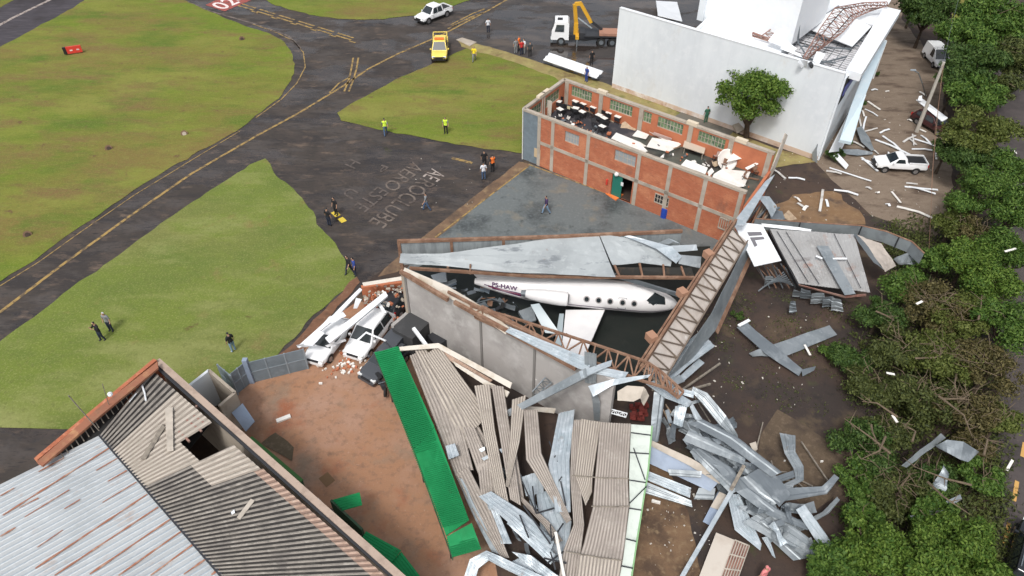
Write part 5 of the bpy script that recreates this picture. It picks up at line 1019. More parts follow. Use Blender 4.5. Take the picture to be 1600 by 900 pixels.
# bright metal sheets mixed in
MG = 'bright bent sheets among the fibre cement strips'
for l_, A, B, r_ in [('upright bright ribbed sheet left of the roof field', [(873, 646, 2.6), (857, 725, 2.2), (868, 800, 1.8)], [(898, 640, 2.7), (890, 720, 2.3), (892, 800, 1.8)], 5), ('bright sheet behind the kinked strip', [(815, 745, 1.4), (822, 775, 1.2)], [(848, 735, 1.5), (850, 770, 1.3)], 4),
        ('bright sheet lying under the black struts', [(838, 770, 1.3), (845, 830, 1.0), (860, 880, .8)], [(862, 765, 1.4), (893, 815, 1.1), (886, 870, .9)], 5), ('upper long white sheet pointing right in the lower fan', [(748, 776, 1.9), (800, 822, 1.7), (860, 862, 1.5)], [(768, 768, 2.0), (820, 800, 1.8), (866, 846, 1.6)], 4),
        ('second long white sheet below the upper one', [(792, 818, 1.6), (860, 882, 1.3)], [(803, 805, 1.8), (868, 866, 1.5)], 4), ('grey green sheet tucked left of the long white ones', [(752, 790, 1.4), (772, 850, 1.0)], [(775, 790, 1.5), (800, 850, 1.1)], 4),
        ('curved white ribbon at the lower picture edge', [(724, 905, 1.0), (734, 874, 1.4), (760, 860, 1.6), (800, 878, 1.3), (858, 905, 1.0)], [(742, 908, .9), (748, 888, 1.2), (764, 876, 1.5), (790, 890, 1.2), (835, 912, .9)], 3),
        ('lower white sheet under the curved ribbon', [(800, 862, 1.0), (850, 905, .8)], [(830, 868, 1.2), (880, 905, 1.0)], 4), ('blue grey sheet at the very bottom', [(792, 880, .8), (820, 910, .7)], [(815, 870, .9), (850, 910, .8)], 4), ('small square white plate beside the green roof', [(696, 697, 2.3), (701, 717, 2.2)], [(711, 693, 2.3), (718, 711, 2.2)], 3), ('white scrap between the fan strips', [(748, 702, 2.0), (752, 707, 1.9)], [(757, 698, 2.1), (758, 703, 2)], 0), ('second white scrap below the first one', [(752, 716, 2.0), (756, 720, 1.9)], [(762, 711, 2.1), (763, 716, 2)], 0), ('white scrap by the tall thin strip', [(780, 702, 2.2), (784, 708, 2.1)], [(786, 700, 2.2), (788, 706, 2.1)], 0)]:
    sh(l_, M_galvl, A, B, ribs=r_, cr=.08, group=MG)
# white box beams on top of the fan
bxm = mat('cream_box_beam', (.56, .52, .46), [((.42, .36, .28), 1.2, .5, .7)], rough=.6)
sh('long cream box beam above the strips, near the dark boxes', bxm, [(624, 542, 2.9), (685, 536, 3.2), (800, 598, 3.0)], [(625, 548, 2.8), (684, 544, 3.0), (797, 607, 2.8)], name='box_beam', cat='beam', t=.12)
sh('second cream beam parallel below the long one', bxm, [(706, 563, 2.7), (762, 596, 2.8), (796, 612, 2.7)], [(712, 572, 2.6), (758, 602, 2.6), (792, 620, 2.6)], name='box_beam', cat='beam', t=.12)
sh('brownish trough between the two cream beams', M_fibrebrn, [(688, 546, 2.7), (770, 594, 2.5)], [(700, 562, 2.5), (762, 600, 2.3)], cr=.1, name='trough_sheet', cat='sheet')
sh('short cream beam end below the upper cream beams', bxm, [(808, 634, 1.8), (868, 640, 1.8)], [(812, 640, 1.6), (866, 646, 1.5)], name='box_beam', cat='beam', cr=.06, t=.12)
top('white_pole', 'white pole sticking up beside the dark boxes', 'pole', MB().bar(P(646, 513, 3.2), P(667, 541, 2.9), .2), M_white)
for A, B in (((845, 590), (880, 602)), ((845, 600), (872, 588)), ((866, 615), (873, 632))): pass
# black and white struts
for i, (a, b) in enumerate([((858, 690), (868, 712)), ((868, 712), (852, 740)), ((852, 740), (872, 752)), ((816, 752), (838, 802)), ((838, 802), (866, 794)), ((838, 802), (832, 760)), ((862, 845), (880, 818)), ((862, 845), (860, 820)), ((870, 720), (878, 745)), ((878, 745), (866, 762)), ((855, 880), (880, 862)), ((850, 872), (885, 880)), ((860, 862), (868, 890)), ((818, 790), (860, 850)), ((826, 840), (812, 805)), ((876, 752), (884, 790)), ((836, 735), (856, 742))]):
    top('thin_strut', 'thin black steel strut between the bright sheets left of the standing roof field', 'strut', MB().bar(P(*a, 2.2), P(*b, 2.0), .07), M_steeld, 'black struts of the broken roof frame')
for a, b, l_ in (((868, 832), (882, 905), 'white batten at the lower end of the roof field'), ((925, 740), (918, 780), 'white batten in the gap of the standing roof field'), ((838, 592), (846, 586), 'thin white bar against the grey wall')): top('white_batten', l_, 'batten', MB().bar(P(*a, 2.2), P(*b, 2.0), .14), M_paper)
lt = MB(); truss(lt, PP([(942, 636, 2.8), (980, 646, 2.8)]), PP([(942, 642, 2.5), (978, 652, 2.5)]), 6, .04); top('short_lattice', 'short white lattice piece above the standing roof field', 'lattice', lt, M_white)
lt = MB(); truss(lt, PP([(832, 612, 3.0), (852, 590, 3.6)]), PP([(838, 618, 2.6), (862, 598, 3.0)]), 4, .05); top('short_lattice', 'grey lattice triangle against the middle of the grey wall', 'lattice', lt, M_galv)
rr_ = MB()
for i in range(40):
    c = P(R.uniform(985, 1012), R.uniform(630, 655), R.uniform(.3, 1.4)); rr_.box(c, (R.uniform(.1, .3),) * 3, Matrix.Rotation(R.random() * 3, 3, 'X'))
tag(rr_.build('red_rubble', mat('dark_red_rubble', (.14, .025, .02), rough=.9)), 'dark red rubble heap above the greenish white sheet', 'rubble', kind='stuff')
# ================================================================ tangled metal pile
PG = 'tangled galvanised sheets right of the standing roof field'
pile = [
 ('white ribbed tapering sheet at the top of the tangled pile', M_galvl, [(1009, 600, 4.2), (1040, 622, 3.6), (1075, 636, 3.0)], [(1022, 594, 4.3), (1048, 607, 3.8), (1082, 628, 3.1)], 5, .04),
 ('narrow pale blue sheet arching at the top of the pile', M_galvl, [(1036, 600, 3.6), (1060, 606, 3.8), (1085, 612, 3.6)], [(1040, 610, 3.3), (1062, 616, 3.5), (1083, 622, 3.4)], 2, .04),
 ('long curved sheet sweeping down the right edge of the upper pile', M_galv, [(1083, 604, 3.6), (1105, 614, 3.4), (1135, 650, 2.8), (1153, 680, 2.0)], [(1080, 612, 3.4), (1095, 628, 3.1), (1125, 665, 2.4), (1153, 692, 1.6)], 2, .05),
 ('bluish upright sheet beside the standing roof field', M_galvd, [(1022, 612, 3.6), (1018, 650, 2.6), (1016, 692, 1.6)], [(1039, 616, 3.6), (1034, 655, 2.6), (1029, 690, 1.6)], 1, .04),
 ('widest grey sheet running diagonally through the pile', M_galvd, [(1076, 662, 2.6), (1130, 690, 2.4), (1205, 745, 1.9)], [(1098, 655, 2.7), (1150, 682, 2.5), (1222, 738, 2.0)], 1, .05),
 ('bright edged sheet pointing left in the upper pile', M_galv, [(1067, 688, 2.9), (1110, 706, 2.6), (1162, 726, 2.2)], [(1076, 672, 3.1), (1115, 690, 2.8), (1165, 716, 2.3)], 1, .03),
 ('small crumpled bright sheet in the upper pile', M_galvl, [(1055, 635, 2.6), (1052, 662, 2.2)], [(1075, 632, 2.8), (1066, 668, 2.1)], 3, .12),
 ('curled shiny strip beside the crumpled one', M_galvl, [(1082, 630, 3.0), (1094, 650, 2.8), (1100, 658, 2.5)], [(1078, 636, 2.8), (1086, 655, 2.5), (1092, 660, 2.4)], 1, .06),
 ('purple grey folded sheet against the roof field', M_bluel, [(1017, 692, 1.6), (1075, 715, 1.5), (1130, 745, 1.4)], [(1014, 724, 1.0), (1060, 745, .9), (1110, 768, .8)], 0, .06),
 ('pinkish upper lip of the folded sheet', M_fibrel, [(1018, 688, 1.8), (1080, 716, 1.7), (1134, 748, 1.5)], [(1017, 697, 1.6), (1076, 727, 1.5), (1124, 756, 1.3)], 0, .02),
 ('bright corrugated sheet low against the roof field', M_galvl, [(1010, 735, 1.0), (1080, 762, .9)], [(1008, 749, .8), (1078, 778, .7)], 4, .04),
 ('lowest grey sheet against the roof field', M_galv, [(1008, 752, .7), (1080, 782, .6)], [(1005, 770, .4), (1082, 793, .4)], 2, .03),
 ('small pale blue plate right of the low sheets', M_galv, [(1092, 762, .8), (1118, 763, .8)], [(1084, 780, .5), (1115, 781, .5)], 1, .03),
 ('flat pale flap on the purple grey sheet', M_galv, [(1043, 733, 1.6), (1097, 736, 1.6)], [(1046, 743, 1.4), (1095, 747, 1.4)], 1, .04),
 ('long dark curved sheet in the middle of the pile', M_galvd, [(1080, 703, 2.0), (1120, 732, 1.9), (1150, 768, 1.8), (1200, 805, 1.6), (1262, 828, 1.2)], [(1096, 700, 2.1), (1140, 728, 2.1), (1170, 762, 2.0), (1215, 795, 1.7), (1268, 822, 1.2)], 1, .05),
 ('second curved sheet hugging the long dark one', M_galv, [(1078, 706, 1.8), (1108, 738, 1.7), (1142, 772, 1.6)], [(1084, 700, 2.0), (1118, 732, 1.9), (1154, 766, 1.8)], 1, .05),
 ('corrugated bright sheet low at the left of the lower pile', M_galvl, [(1136, 772, 1.0), (1148, 828, .7), (1188, 860, .5)], [(1155, 772, 1.2), (1175, 815, .9), (1190, 850, .6)], 5, .04),
 ('great flat blue grey sheet in the lower pile', M_galv, [(1160, 816, 1.2), (1210, 845, .9), (1262, 870, .6)], [(1197, 796, 1.4), (1245, 826, 1.1), (1300, 868, .6)], 3, .04),
 ('pale panel with mottled streaks leaning at the lower right', M_galvl, [(1244, 796, 1.6), (1272, 840, 1.1), (1298, 872, .6)], [(1258, 788, 1.7), (1286, 828, 1.2), (1309, 862, .7)], 2, .05),
 ('grey sheet under the mottled panel', M_galv, [(1205, 845, .8), (1240, 876, .5)], [(1250, 830, .9), (1290, 866, .5)], 3, .04),
 ('curled upright sheet with an S bend on the gravel', M_galv, [(1218, 676, 1.2), (1226, 708, 1.0), (1240, 732, .9), (1243, 748, .9), (1212, 762, .7)], [(1243, 681, 1.3), (1243, 706, 1.1), (1256, 728, 1.0), (1256, 750, 1.0), (1214, 774, .6)], 2, .06),
 ('grey sheet lying right of the pile, turned up at its end', M_galvd, [(1196, 768, 1.2), (1240, 762, 1.2), (1284, 760, 1.2), (1304, 741, 1.6)], [(1202, 786, 1.0), (1245, 780, 1.0), (1292, 772, 1.0), (1311, 747, 1.4)], 1, .04),
 ('dark short sheet behind the turned-up one', M_galvd, [(1188, 752, 1.4), (1240, 735, 1.2)], [(1194, 762, 1.2), (1242, 746, 1.0)], 1, .03),
 ('curved blade sheet at the far right of the pile', M_galv, [(1262, 812, .9), (1285, 800, .9), (1308, 776, 1.0)], [(1268, 818, .7), (1295, 802, .7), (1312, 782, .9)], 1, .03),
 ('broad mid grey sheet in the heart of the pile', M_galvd, [(1168, 742, 1.9), (1200, 770, 1.7), (1218, 792, 1.5)], [(1196, 726, 2.0), (1218, 748, 1.8), (1236, 772, 1.5)], 0, .05),
 ('light grey sheet next to the broad mid grey one', M_galv, [(1148, 748, 1.7), (1172, 775, 1.6), (1200, 792, 1.4)], [(1172, 742, 1.9), (1196, 765, 1.7), (1222, 784, 1.5)], 1, .06),
 ('brown tinted sheet below the dark curved one', M_galvd, [(1150, 790, 1.2), (1186, 812, 1.1)], [(1174, 790, 1.3), (1205, 808, 1.2)], 0, .08),
 ('pale tag of sheet near the soil track', M_fibrel, [(1171, 693, .8), (1178, 706, .6)], [(1181, 690, .8), (1184, 702, .6)], 0, .03),
 ('small bent sheet hanging low in the lower pile', M_galvl, [(1190, 840, .7), (1206, 868, .4)], [(1200, 838, .7), (1212, 872, .3)], 2, .06)]
for l_, m, A, B, r_, c_ in pile: sh(l_, m, A, B, ribs=r_, cr=c_, group=PG)
for i in range(60):
    t = R.random(); px = 1050 + 200 * t + R.uniform(-26, 26); py = 632 + 190 * t + R.uniform(-20, 26); a = R.gauss(.65, .5); z = R.uniform(.4, 1.9); w_ = R.uniform(3, 9); A_, B_ = [], []; x, y = px, py; w_ *= 1.7
    for k in range(5):
        wv = w_ * (1 + .4 * math.sin(k + i)); A_.append((x, y, z)); B_.append((x - math.sin(a) * wv, y + math.cos(a) * wv, z - R.uniform(.0, .35))); s_ = R.uniform(6, 15); x += math.cos(a) * s_; y += math.sin(a) * s_; a += R.gauss(0, .35); z = max(.2, z + R.gauss(-.1, .2))
    sh('curled torn sheet', R.choice([M_galv, M_galvd, M_galvd, M_galv, M_galvl]), A_, B_, ribs=R.choice((0, 1, 2)), cr=.08, rows=9, t=.01, name='curled_sheet', cat='scrap', group='scraps wedged in the tangled metal pile')
for i in range(26):
    px, py = R.uniform(700, 890), R.uniform(660, 880); a = R.gauss(1.1, .4); z = R.uniform(.4, 1.6); w_ = R.uniform(4, 9); A_, B_ = [], []; x, y = px, py
    for k in range(4):
        A_.append((x, y, z)); B_.append((x - math.sin(a) * w_, y + math.cos(a) * w_, z - R.uniform(0, .3))); s_ = R.uniform(8, 18); x += math.cos(a) * s_; y += math.sin(a) * s_; a += R.gauss(0, .3); z = max(.2, z + R.gauss(-.1, .15))
    if x > 880 or px < 640 + (py - 560) * .45 + 40: continue
    sh('torn strip', R.choice([M_galvl, M_galv, M_fibre, M_galvd]), A_, B_, ribs=R.choice((0, 2, 3)), cr=.08, rows=8, t=.01, name='torn_strip', cat='scrap', group='torn strips under the fallen fibre cement roof')
for i in range(44):
    t = R.random(); px = 1050 + 190 * t + R.uniform(-22, 22); py = 640 + 185 * t + R.uniform(-16, 22); a = R.gauss(.7, .6); l_ = R.uniform(14, 44); w_ = R.uniform(4, 11); z = R.uniform(.2, 1.2)
    dx, dy = math.cos(a) * l_, math.sin(a) * l_; ex, ey = -math.sin(a) * w_, math.cos(a) * w_
    sh('small bent scrap of sheet metal wedged in the tangled pile', R.choice([M_galv, M_galvd, M_galvd, M_galvl]), [(px, py, z), (px + dx, py + dy, z + R.uniform(-.3, .5))], [(px + ex, py + ey, z + R.uniform(-.2, .2)), (px + dx + ex, py + dy + ey, z + .1)], ribs=R.choice((0, 2)), cr=.12, rows=5, name='sheet_scrap', cat='scrap', group='scraps wedged in the tangled metal pile')
for i, (a, b) in enumerate([((1190, 745), (1240, 752)), ((1196, 728), (1190, 760)), ((1205, 720), (1212, 745)), ((1240, 745), (1270, 760)), ((1252, 690), (1298, 758)), ((1180, 708), (1192, 660)), ((1230, 740), (1262, 768)), ((1185, 735), (1230, 738)), ((1085, 620), (1110, 660)), ((1040, 632), (1055, 655)), ((1036, 640), (1048, 665))]):
    top('thin_rod', ['low brown rod across the gravel pad', 'short rod beside the pale tag', 'rod behind the pile', 'rod right of the S bend sheet', 'longest curved rod on the gravel pad', 'rod pointing up the soil track', 'rod under the turned-up sheet', 'rod at the pile top edge', 'brown rod inside the sweeping sheet', 'left orange rod by the upright sheet', 'right orange rod by the upright sheet'][i], 'rod', MB().bar(P(*a, .5), P(*b, .4), .07), M_woodg if i < 9 else M_wood)
# pole, pallet
top('fallen_pole', 'long white pole lying from the pile to the lower picture edge', 'pole', MB().bar(P(1062, 908, .7), P(1146, 763, 1.8), .22, .22), M_galvl)
top('dark_pole', 'short dark mossy pole continuing the long white one', 'pole', MB().bar(P(1142, 766, 2.0), P(1163, 727, 2.9), .18), M_woodg)
sh('blue grey sheet under the long white pole', M_bluel, [(1098, 815, .5), (1122, 769, .9)], [(1112, 823, .4), (1141, 778, .8)], cr=.03)
sh('concrete stained plate at the upper end of the blue grey sheet', M_fibrel, [(1110, 792, .8), (1124, 768, 1.0)], [(1126, 798, .7), (1141, 776, .9)], cr=.02)
pl = T('metal_door', 'cream metal door panel with a slatted rust brown side on the soil at the bottom', 'door', P(1130, 870))
q = PP([(1119, 832, .35), (1171, 853, .3), (1150, 912, .3), (1088, 912, .35)])
MB().slab([q[0], q[0].lerp(q[1], .56), q[3].lerp(q[2], .56), q[3]], .08).build('solid_panel', mat('cream_panel', (.55, .5, .44), [((.48, .42, .36), 1, .5, .7)], rough=.6), pl)
mb = MB(); a0_, a1_, b0_, b1_ = q[0].lerp(q[1], .56), q[1], q[3].lerp(q[2], .56), q[2]
for i in range(7): mb.bar(a0_.lerp(a1_, i / 6), b0_.lerp(b1_, i / 6), .045)
for i in range(4): mb.bar(a0_.lerp(b0_, i / 3), a1_.lerp(b1_, i / 3), .06)
mb.build('slatted_frame', M_fibrel, pl)
MB().slab([p - Vector((0, 0, .1)) for p in (a0_, a1_, b1_, b0_)], .03).build('rusty_backing', M_rustred, pl)
# ================================================================ carport rubble over cars
sh('long white carport beam along the lawn edge', M_white, [(464, 542, 1.6), (520, 492, 2.4), (562, 450, 2.6)], [(468, 544, 1.5), (524, 497, 2.3), (566, 453, 2.5)], cr=.05, name='carport_beam', cat='beam', t=.2)
sh('long white carport beam lying over the crushed car', M_white, [(508, 528, 2.3), (545, 500, 2.6), (602, 455, 2.9)], [(515, 536, 2.2), (552, 507, 2.5), (606, 462, 2.8)], cr=.03, name='carport_beam', cat='beam', t=.18)
sh('white buckled carport sheet over the crushed car', M_white, [(474, 538, 2.0), (497, 515, 2.2)], [(488, 540, 2.0), (508, 522, 2.2)], cr=.08, name='carport_sheet', cat='sheet')
sh('white torn carport sheet between the two beams', M_white, [(512, 500, 2.3), (536, 487, 2.3)], [(518, 506, 2.1), (541, 493, 2.2)], cr=.12, name='carport_sheet', cat='sheet')
sh('white edge strip hanging at the left tip of the carport', M_white, [(463, 540, 1.8), (490, 532, 1.8)], [(466, 543, 1.4), (492, 540, 1.4)], cr=.06, name='carport_sheet', cat='sheet')
sh('white strip crossing in front of the dark car', M_white, [(508, 540, 1.7), (540, 530, 1.6)], [(512, 543, 1.5), (541, 533, 1.4)], cr=.02, name='carport_strip', cat='strip')
sh('small white door shaped panel standing in the carport rubble', M_white, [(552, 482, 2.0), (556, 466, 2.9)], [(558, 482, 2.0), (565, 468, 2.9)], cr=.01, name='carport_board', cat='board', t=.05)
sh('white lintel on top of the broken brick wall', bxm, [(566, 442, 3.0), (632, 431, 3.5)], [(568, 447, 2.8), (632, 437, 3.3)], cr=.02, name='lintel', cat='lintel', t=.15)
sh('thin white strip bent over the windscreen of the white hatchback', M_white, [(556, 532, 1.9), (572, 518, 2.2), (604, 532, 1.7)], [(558, 534, 1.85), (572, 521, 2.1), (603, 534, 1.6)], cr=0, name='carport_strip', cat='strip', t=.04)
sh('short white strut on the roof of the white hatchback', M_white, [(588, 472, 2.4), (600, 490, 2.1)], [(592, 470, 2.4), (604, 488, 2.1)], cr=0, name='carport_strip', cat='strip', t=.06)
bw = T('broken_brick_wall', 'broken low brick wall end beside the pale pilaster', 'wall', P(610, 480)); mb = MB(); wall(mb, P(570, 478), P(636, 470), 0, 1.9, .25); mb.build('brickwork', M_brick2, bw)
rb = T('brick_rubble', 'loose brick and plaster rubble behind the crushed cars', 'rubble', P(600, 490)); rb['kind'] = 'stuff'
ms = [MB(), MB(), MB()]
for i in range(260):
    px = R.uniform(570, 645); py = R.uniform(445, 505) if px < 630 else R.uniform(480, 520); z = R.uniform(.2, 2.2) if py < 480 else R.uniform(.1, .9)
    s_ = R.uniform(.1, .32); ms[R.choice((0, 1, 2, 2, 2))].box(P(px, py, z), (s_, s_ * .6, s_ * .5), Matrix.Rotation(R.random() * 3, 3, 'Z') @ Matrix.Rotation(R.random() * 3, 3, 'X'))
for i in range(110):
    px, py = R.gauss(540, 22), R.gauss(567, 11); s_ = R.uniform(.05, .22); c = P(px, py, .06); ms[R.choice((0, 1, 0))].box(c, (s_, s_ * .7, s_ * .5), Matrix.Rotation(R.random() * 3, 3, 'Z'))
for m_, mm, nn in zip(ms, (M_paper, M_brick2, M_conc), ('plaster_pieces', 'brick_pieces', 'concrete_pieces')): m_.build(nn, mm, rb)
def boxq(label, pts, z0, z1, m, name='dark_box', cat='box'):
    return top(name, label, cat, MB().prism([P(x, y, z1) for x, y in pts], z0, z1), m)
boxq('large charcoal fabric covered box behind the white hatchback', [(613, 514), (641, 486), (671, 503), (644, 530)], .3, 2.0, M_dark)
boxq('smaller blue grey covered box left of the charcoal one', [(598, 528), (612, 512), (632, 524), (615, 545)], .2, 1.7, M_cargr)
boxq('dark brown crate at the foot of the grey wall', [(690, 522), (700, 514), (722, 530), (716, 540)], .1, 1.1, mat('brown_crate', (.05, .03, .026), rough=.7))
boxq('black covered box against the grey wall', [(668, 524), (684, 514), (700, 530), (682, 542)], .1, 1.2, M_steeld)
for pts, l_ in (([(730, 555), (735, 550), (768, 578), (762, 582)], 'stack of rusty brown laths along the wall foot'),):
    top('lath_stack', l_, 'laths', MB().slab(PP(pts, .5), .4), M_fibrebrn)
mtc = T('parked_motorcycle', 'dark motorcycle lying under the upper edge of the green roof strip', 'motorcycle', P(596, 590)); c = P(594, 596, .5)
for dx in (-.1, .9): MB().tube([c + Vector((dx * .5, -dx * 1.0, 0)) + Vector((-.06, 0, 0)), c + Vector((dx * .5, -dx * 1.0, 0)) + Vector((.06, 0, 0))], .32, 14).build('wheel', M_tyre, mtc)
MB().bar(c, c + Vector((.4, -.8, .3)), .25, .3).build('tank', M_steeld, mtc); MB().bar(c + Vector((.1, -.1, .4)), c + Vector((-.2, .3, .5)), .22, .12).build('saddle', M_black, mtc); MB().bar(c + Vector((.05, -.7, .6)), c + Vector((.65, -.5, .65)), .05).build('handlebar', M_galvd, mtc)
# ================================================================ vehicles
def arc(cx, cz, r, n=10): return [(cx + r * math.cos(math.pi * i / n), cz + r * math.sin(math.pi * i / n)) for i in range(n + 1)]
def bv(o, w_, s_=3):
    m_ = o.modifiers.new('bevel', 'BEVEL'); m_.width = w_; m_.segments = s_; m_.limit_method = 'ANGLE'; m_.angle_limit = .35
    o.data.polygons.foreach_set('use_smooth', [True] * len(o.data.polygons)); n_ = o.modifiers.new('wn', 'WEIGHTED_NORMAL')
def make_car(name, label, cat, loc, rz, paint, L_=4.2, W=1.72, kind='hatch', H=1.5, group=None, wr=.31, dark=None, tilt=(0, 0)):
    """x forward, z up, origin on the ground"""
    r = T(name, label, cat, loc, group, rz); r.rotation_euler = (tilt[0], tilt[1], rz)
    h = W / 2; f = L_ / 2; pk = kind in ('double', 'single'); zb = .28 if not pk else .38
    belt = .86 if not pk else 1.0
    if kind == 'suv': belt = 1.0
    wb = L_ * .6; fx, bx_ = wb / 2 + L_ * .02, -wb / 2 + L_ * .02
    # body stations: x, half width, z top, z bottom
    hood = belt + .02
    if kind == 'van': st = [(-f, h * .93, belt + .1), (-f + .1, h, belt + .15), (f - 1.1, h, belt + .15), (f - .45, h * .95, belt), (f - .1, h * .86, belt - .2), (f, h * .7, belt - .35)]
    else: st = [(-f, h * .86, belt - .08), (-f + .12, h * .96, belt), (-f + .5, h, belt + .02), (f - 1.25, h, hood), (f - .6, h * .98, hood - .07), (f - .2, h * .9, hood - .16), (f, h * .72, hood - .3)]
    m = MB(); K = 10
    for x, w_, zt in st:
        for y, z in ((-.8, zb), (-1, zb + .12), (-1.0, (zb + zt) / 2 + .05), (-.96, zt - .06), (-.8, zt), (.8, zt), (.96, zt - .06), (1.0, (zb + zt) / 2 + .05), (1, zb + .12), (.8, zb)): m.v.append(Vector((x, y * w_, z)))
    for i in range(len(st) - 1):
        for j in range(K): m.f.append((i * K + j, i * K + (j + 1) % K, (i + 1) * K + (j + 1) % K, (i + 1) * K + j))
    m.f.append(tuple(range(K))[::-1]); e = (len(st) - 1) * K; m.f.append(tuple(e + j for j in range(K)))
    bo_ = m.build('body', paint, r, local=True, smooth=False); bv(bo_, .09)
    # cabin: base rect and roof rect
    if kind == 'hatch': cb = (-f + .12, f - 1.05); cr_ = (-f + .62, f - 1.95)
    elif kind == 'suv': cb = (-f + .08, f - 1.15); cr_ = (-f + .3, f - 1.9)
    elif kind == 'double': cb = (-f + 1.6, f - 1.3); cr_ = (-f + 1.8, f - 2.1)
    elif kind == 'single': cb = (-f + 1.85, f - 1.0); cr_ = (-f + 2.0, f - 1.8)
    elif kind == 'van': cb = (-f + .04, f - .75); cr_ = (-f + .12, f - 1.75)
    zl, zr_ = belt - .05, H; wbs, wrs = h * .97, h * (.78 if kind != 'van' else .88)
    sec = [(cb[0], zl, wbs), (cr_[0], zr_ - .04, wrs), (cr_[0] + .15, zr_, wrs * .97), ((cr_[0] + cr_[1]) / 2, zr_ + .03, wrs * .98), (cr_[1] - .15, zr_, wrs * .97), (cr_[1], zr_ - .05, wrs), (cb[1], zl, wbs)]
    m = MB()
    for x, z, w_ in sec: m.v += [Vector((x, -w_, z)), Vector((x, w_, z))]
    for i in range(6): m.f.append((2 * i, 2 * i + 1, 2 * i + 3, 2 * i + 2))
    mid = [(cr_[0], zl), (cr_[1], zl)]
    for s_ in (0, 1):
        m.f.append(tuple(2 * i + s_ for i in range(7))) if s_ == 0 else m.f.append(tuple(2 * i + s_ for i in reversed(range(7))))
    cab = m.build('cabin', paint, r, local=True); bv(cab, .07)
    def gl(nm, pts, off):
        q = [Vector(p) for p in pts]; n_ = (q[1] - q[0]).cross(q[3] - q[0]).normalized() * off
        cc = sum(q, Vector()) / 4; q = [cc + (p - cc) * 1.0 + n_ for p in q]
        mm = MB(); mm.add(q, [(0, 1, 2, 3)]); mm.add([p - n_ * .5 for p in q], [(3, 2, 1, 0)]); return mm.build(nm, M_glass, r, local=True)
    a, b = Vector((cb[1], 0, zl)), Vector((cr_[1], 0, zr_ - .05)); p, q_ = a.lerp(b, .12), a.lerp(b, .94)
    wa_, wb_ = wbs * .88, wrs * .86
    gl('windscreen', [(p.x, -wa_, p.z), (p.x, wa_, p.z), (q_.x, wb_, q_.z), (q_.x, -wb_, q_.z)], .015)
    a, b = Vector((cb[0], 0, zl)), Vector((cr_[0], 0, zr_ - .04)); p, q_ = a.lerp(b, .25), a.lerp(b, .9)
    gl('rear_window', [(p.x, wa_, p.z), (p.x, -wa_, p.z), (q_.x, -wb_, q_.z), (q_.x, wb_, q_.z)], .015)
    n_w = {'hatch': 2, 'suv': 3, 'double': 2, 'single': 1, 'van': 1}[kind]
    x0_, x1_ = (cr_[0] + cb[0]) / 2 + .12, (cr_[1] + cb[1]) / 2 - .08
    if kind == 'van': x0_ = x1_ - .95
    for s_ in (-1, 1):
        for i in range(n_w):
            u0, u1 = x0_ + (x1_ - x0_) * i / n_w + .04, x0_ + (x1_ - x0_) * (i + 1) / n_w - .04
            def sy(z): t = (z - zl) / (zr_ - .05 - zl); return (wbs + (wrs - wbs) * t) * s_
            z0_, z1_ = zl + .1, zr_ - .12
            t0 = u0 + (.14 if i == 0 else 0); t1 = u1 - (.22 if i == n_w - 1 else 0)
            pts = [(u0, sy(z0_), z0_), (u1, sy(z0_), z0_), (t1, sy(z1_), z1_), (t0, sy(z1_), z1_)]
            if s_ > 0: pts = pts[::-1]
            gl('side_window', pts, .018)
    for x in (fx, bx_):
        for s_ in (-1, 1):
            w_ = MB().tube([(x, s_ * (h - .2), wr), (x, s_ * (h + .01), wr)], wr, 18).build('wheel', M_tyre, r, local=True)
            MB().tube([(x, s_ * (h - .02), wr), (x, s_ * (h + .022), wr)], wr * .62, 12).build('rim', M_rim if not dark else M_galvd, w_, local=True)
            pa_ = MB(); pts = [(x + px_, pz) for px_, pz in arc(0, wr, wr + .08)]
            pa_.add([Vector((a_, s_ * (h + .004), b_)) for a_, b_ in pts], [tuple(range(len(pts)))]); pa_.build('wheel_arch', M_black, r, local=True)
    for s_ in (-1, 1):
        MB().box((f - .16, s_ * h * .68, belt - .24), (.2, .34, .15)).build('headlight', M_lamp, r, local=True)
        MB().box((-f + .05, s_ * h * .82, belt - .14), (.1, .16, .26)).build('tail_light', M_redl, r, local=True)
        MB().box((cb[1] - .35, s_ * (h + .08), belt + .08), (.12, .18, .13)).build('mirror', paint if paint is not M_carm else M_black, r, local=True)
    MB().box((f - .04, 0, belt - .3), (.12, h * .95, .16)).build('grille', M_black, r, local=True)
    MB().box((f - .05, 0, zb + .12), (.18, h * 1.6, .22)).build('bumper', M_black if pk or kind == 'van' else paint, r, local=True)
    MB().box((-f + .03, 0, zb + .12), (.14, h * 1.7, .2)).build('bumper', M_black if pk else paint, r, local=True)
    if pk:
        x0_, x1_ = -f + .12, cb[0] - .08
        MB().box(((x0_ + x1_) / 2, 0, belt + .03), (x1_ - x0_, W * .8, .02)).build('bed_floor', M_black, r, local=True)
        m = MB()
        for s_ in (-1, 1): m.box(((x0_ + x1_) / 2, s_ * h * .9, belt + .06), (x1_ - x0_, .1, .16))
        m.box((x0_, 0, belt + .06), (.08, W * .86, .16)); m.build('bed_rail', paint, r, local=True)
    if kind in ('suv',):
        for s_ in (-1, 1): MB().bar((cr_[0] + .2, s_ * wrs * .85, H + .06), (cr_[1] - .2, s_ * wrs * .85, H + .06), .05).build('roof_rail', M_galvd, r, local=True)
    return r
def head(a, b):
    A, B = P(*a), P(*b); d = B - A; return math.atan2(d.y, d.x)
c = P(678, 29); make_car('pickup_truck', 'white double cab pickup with black grille at the upper taxiway edge', 'pickup truck', c, head((698, 22), (662, 36)), M_carw, 5.3, 1.88, 'double', 1.8, wr=.39)
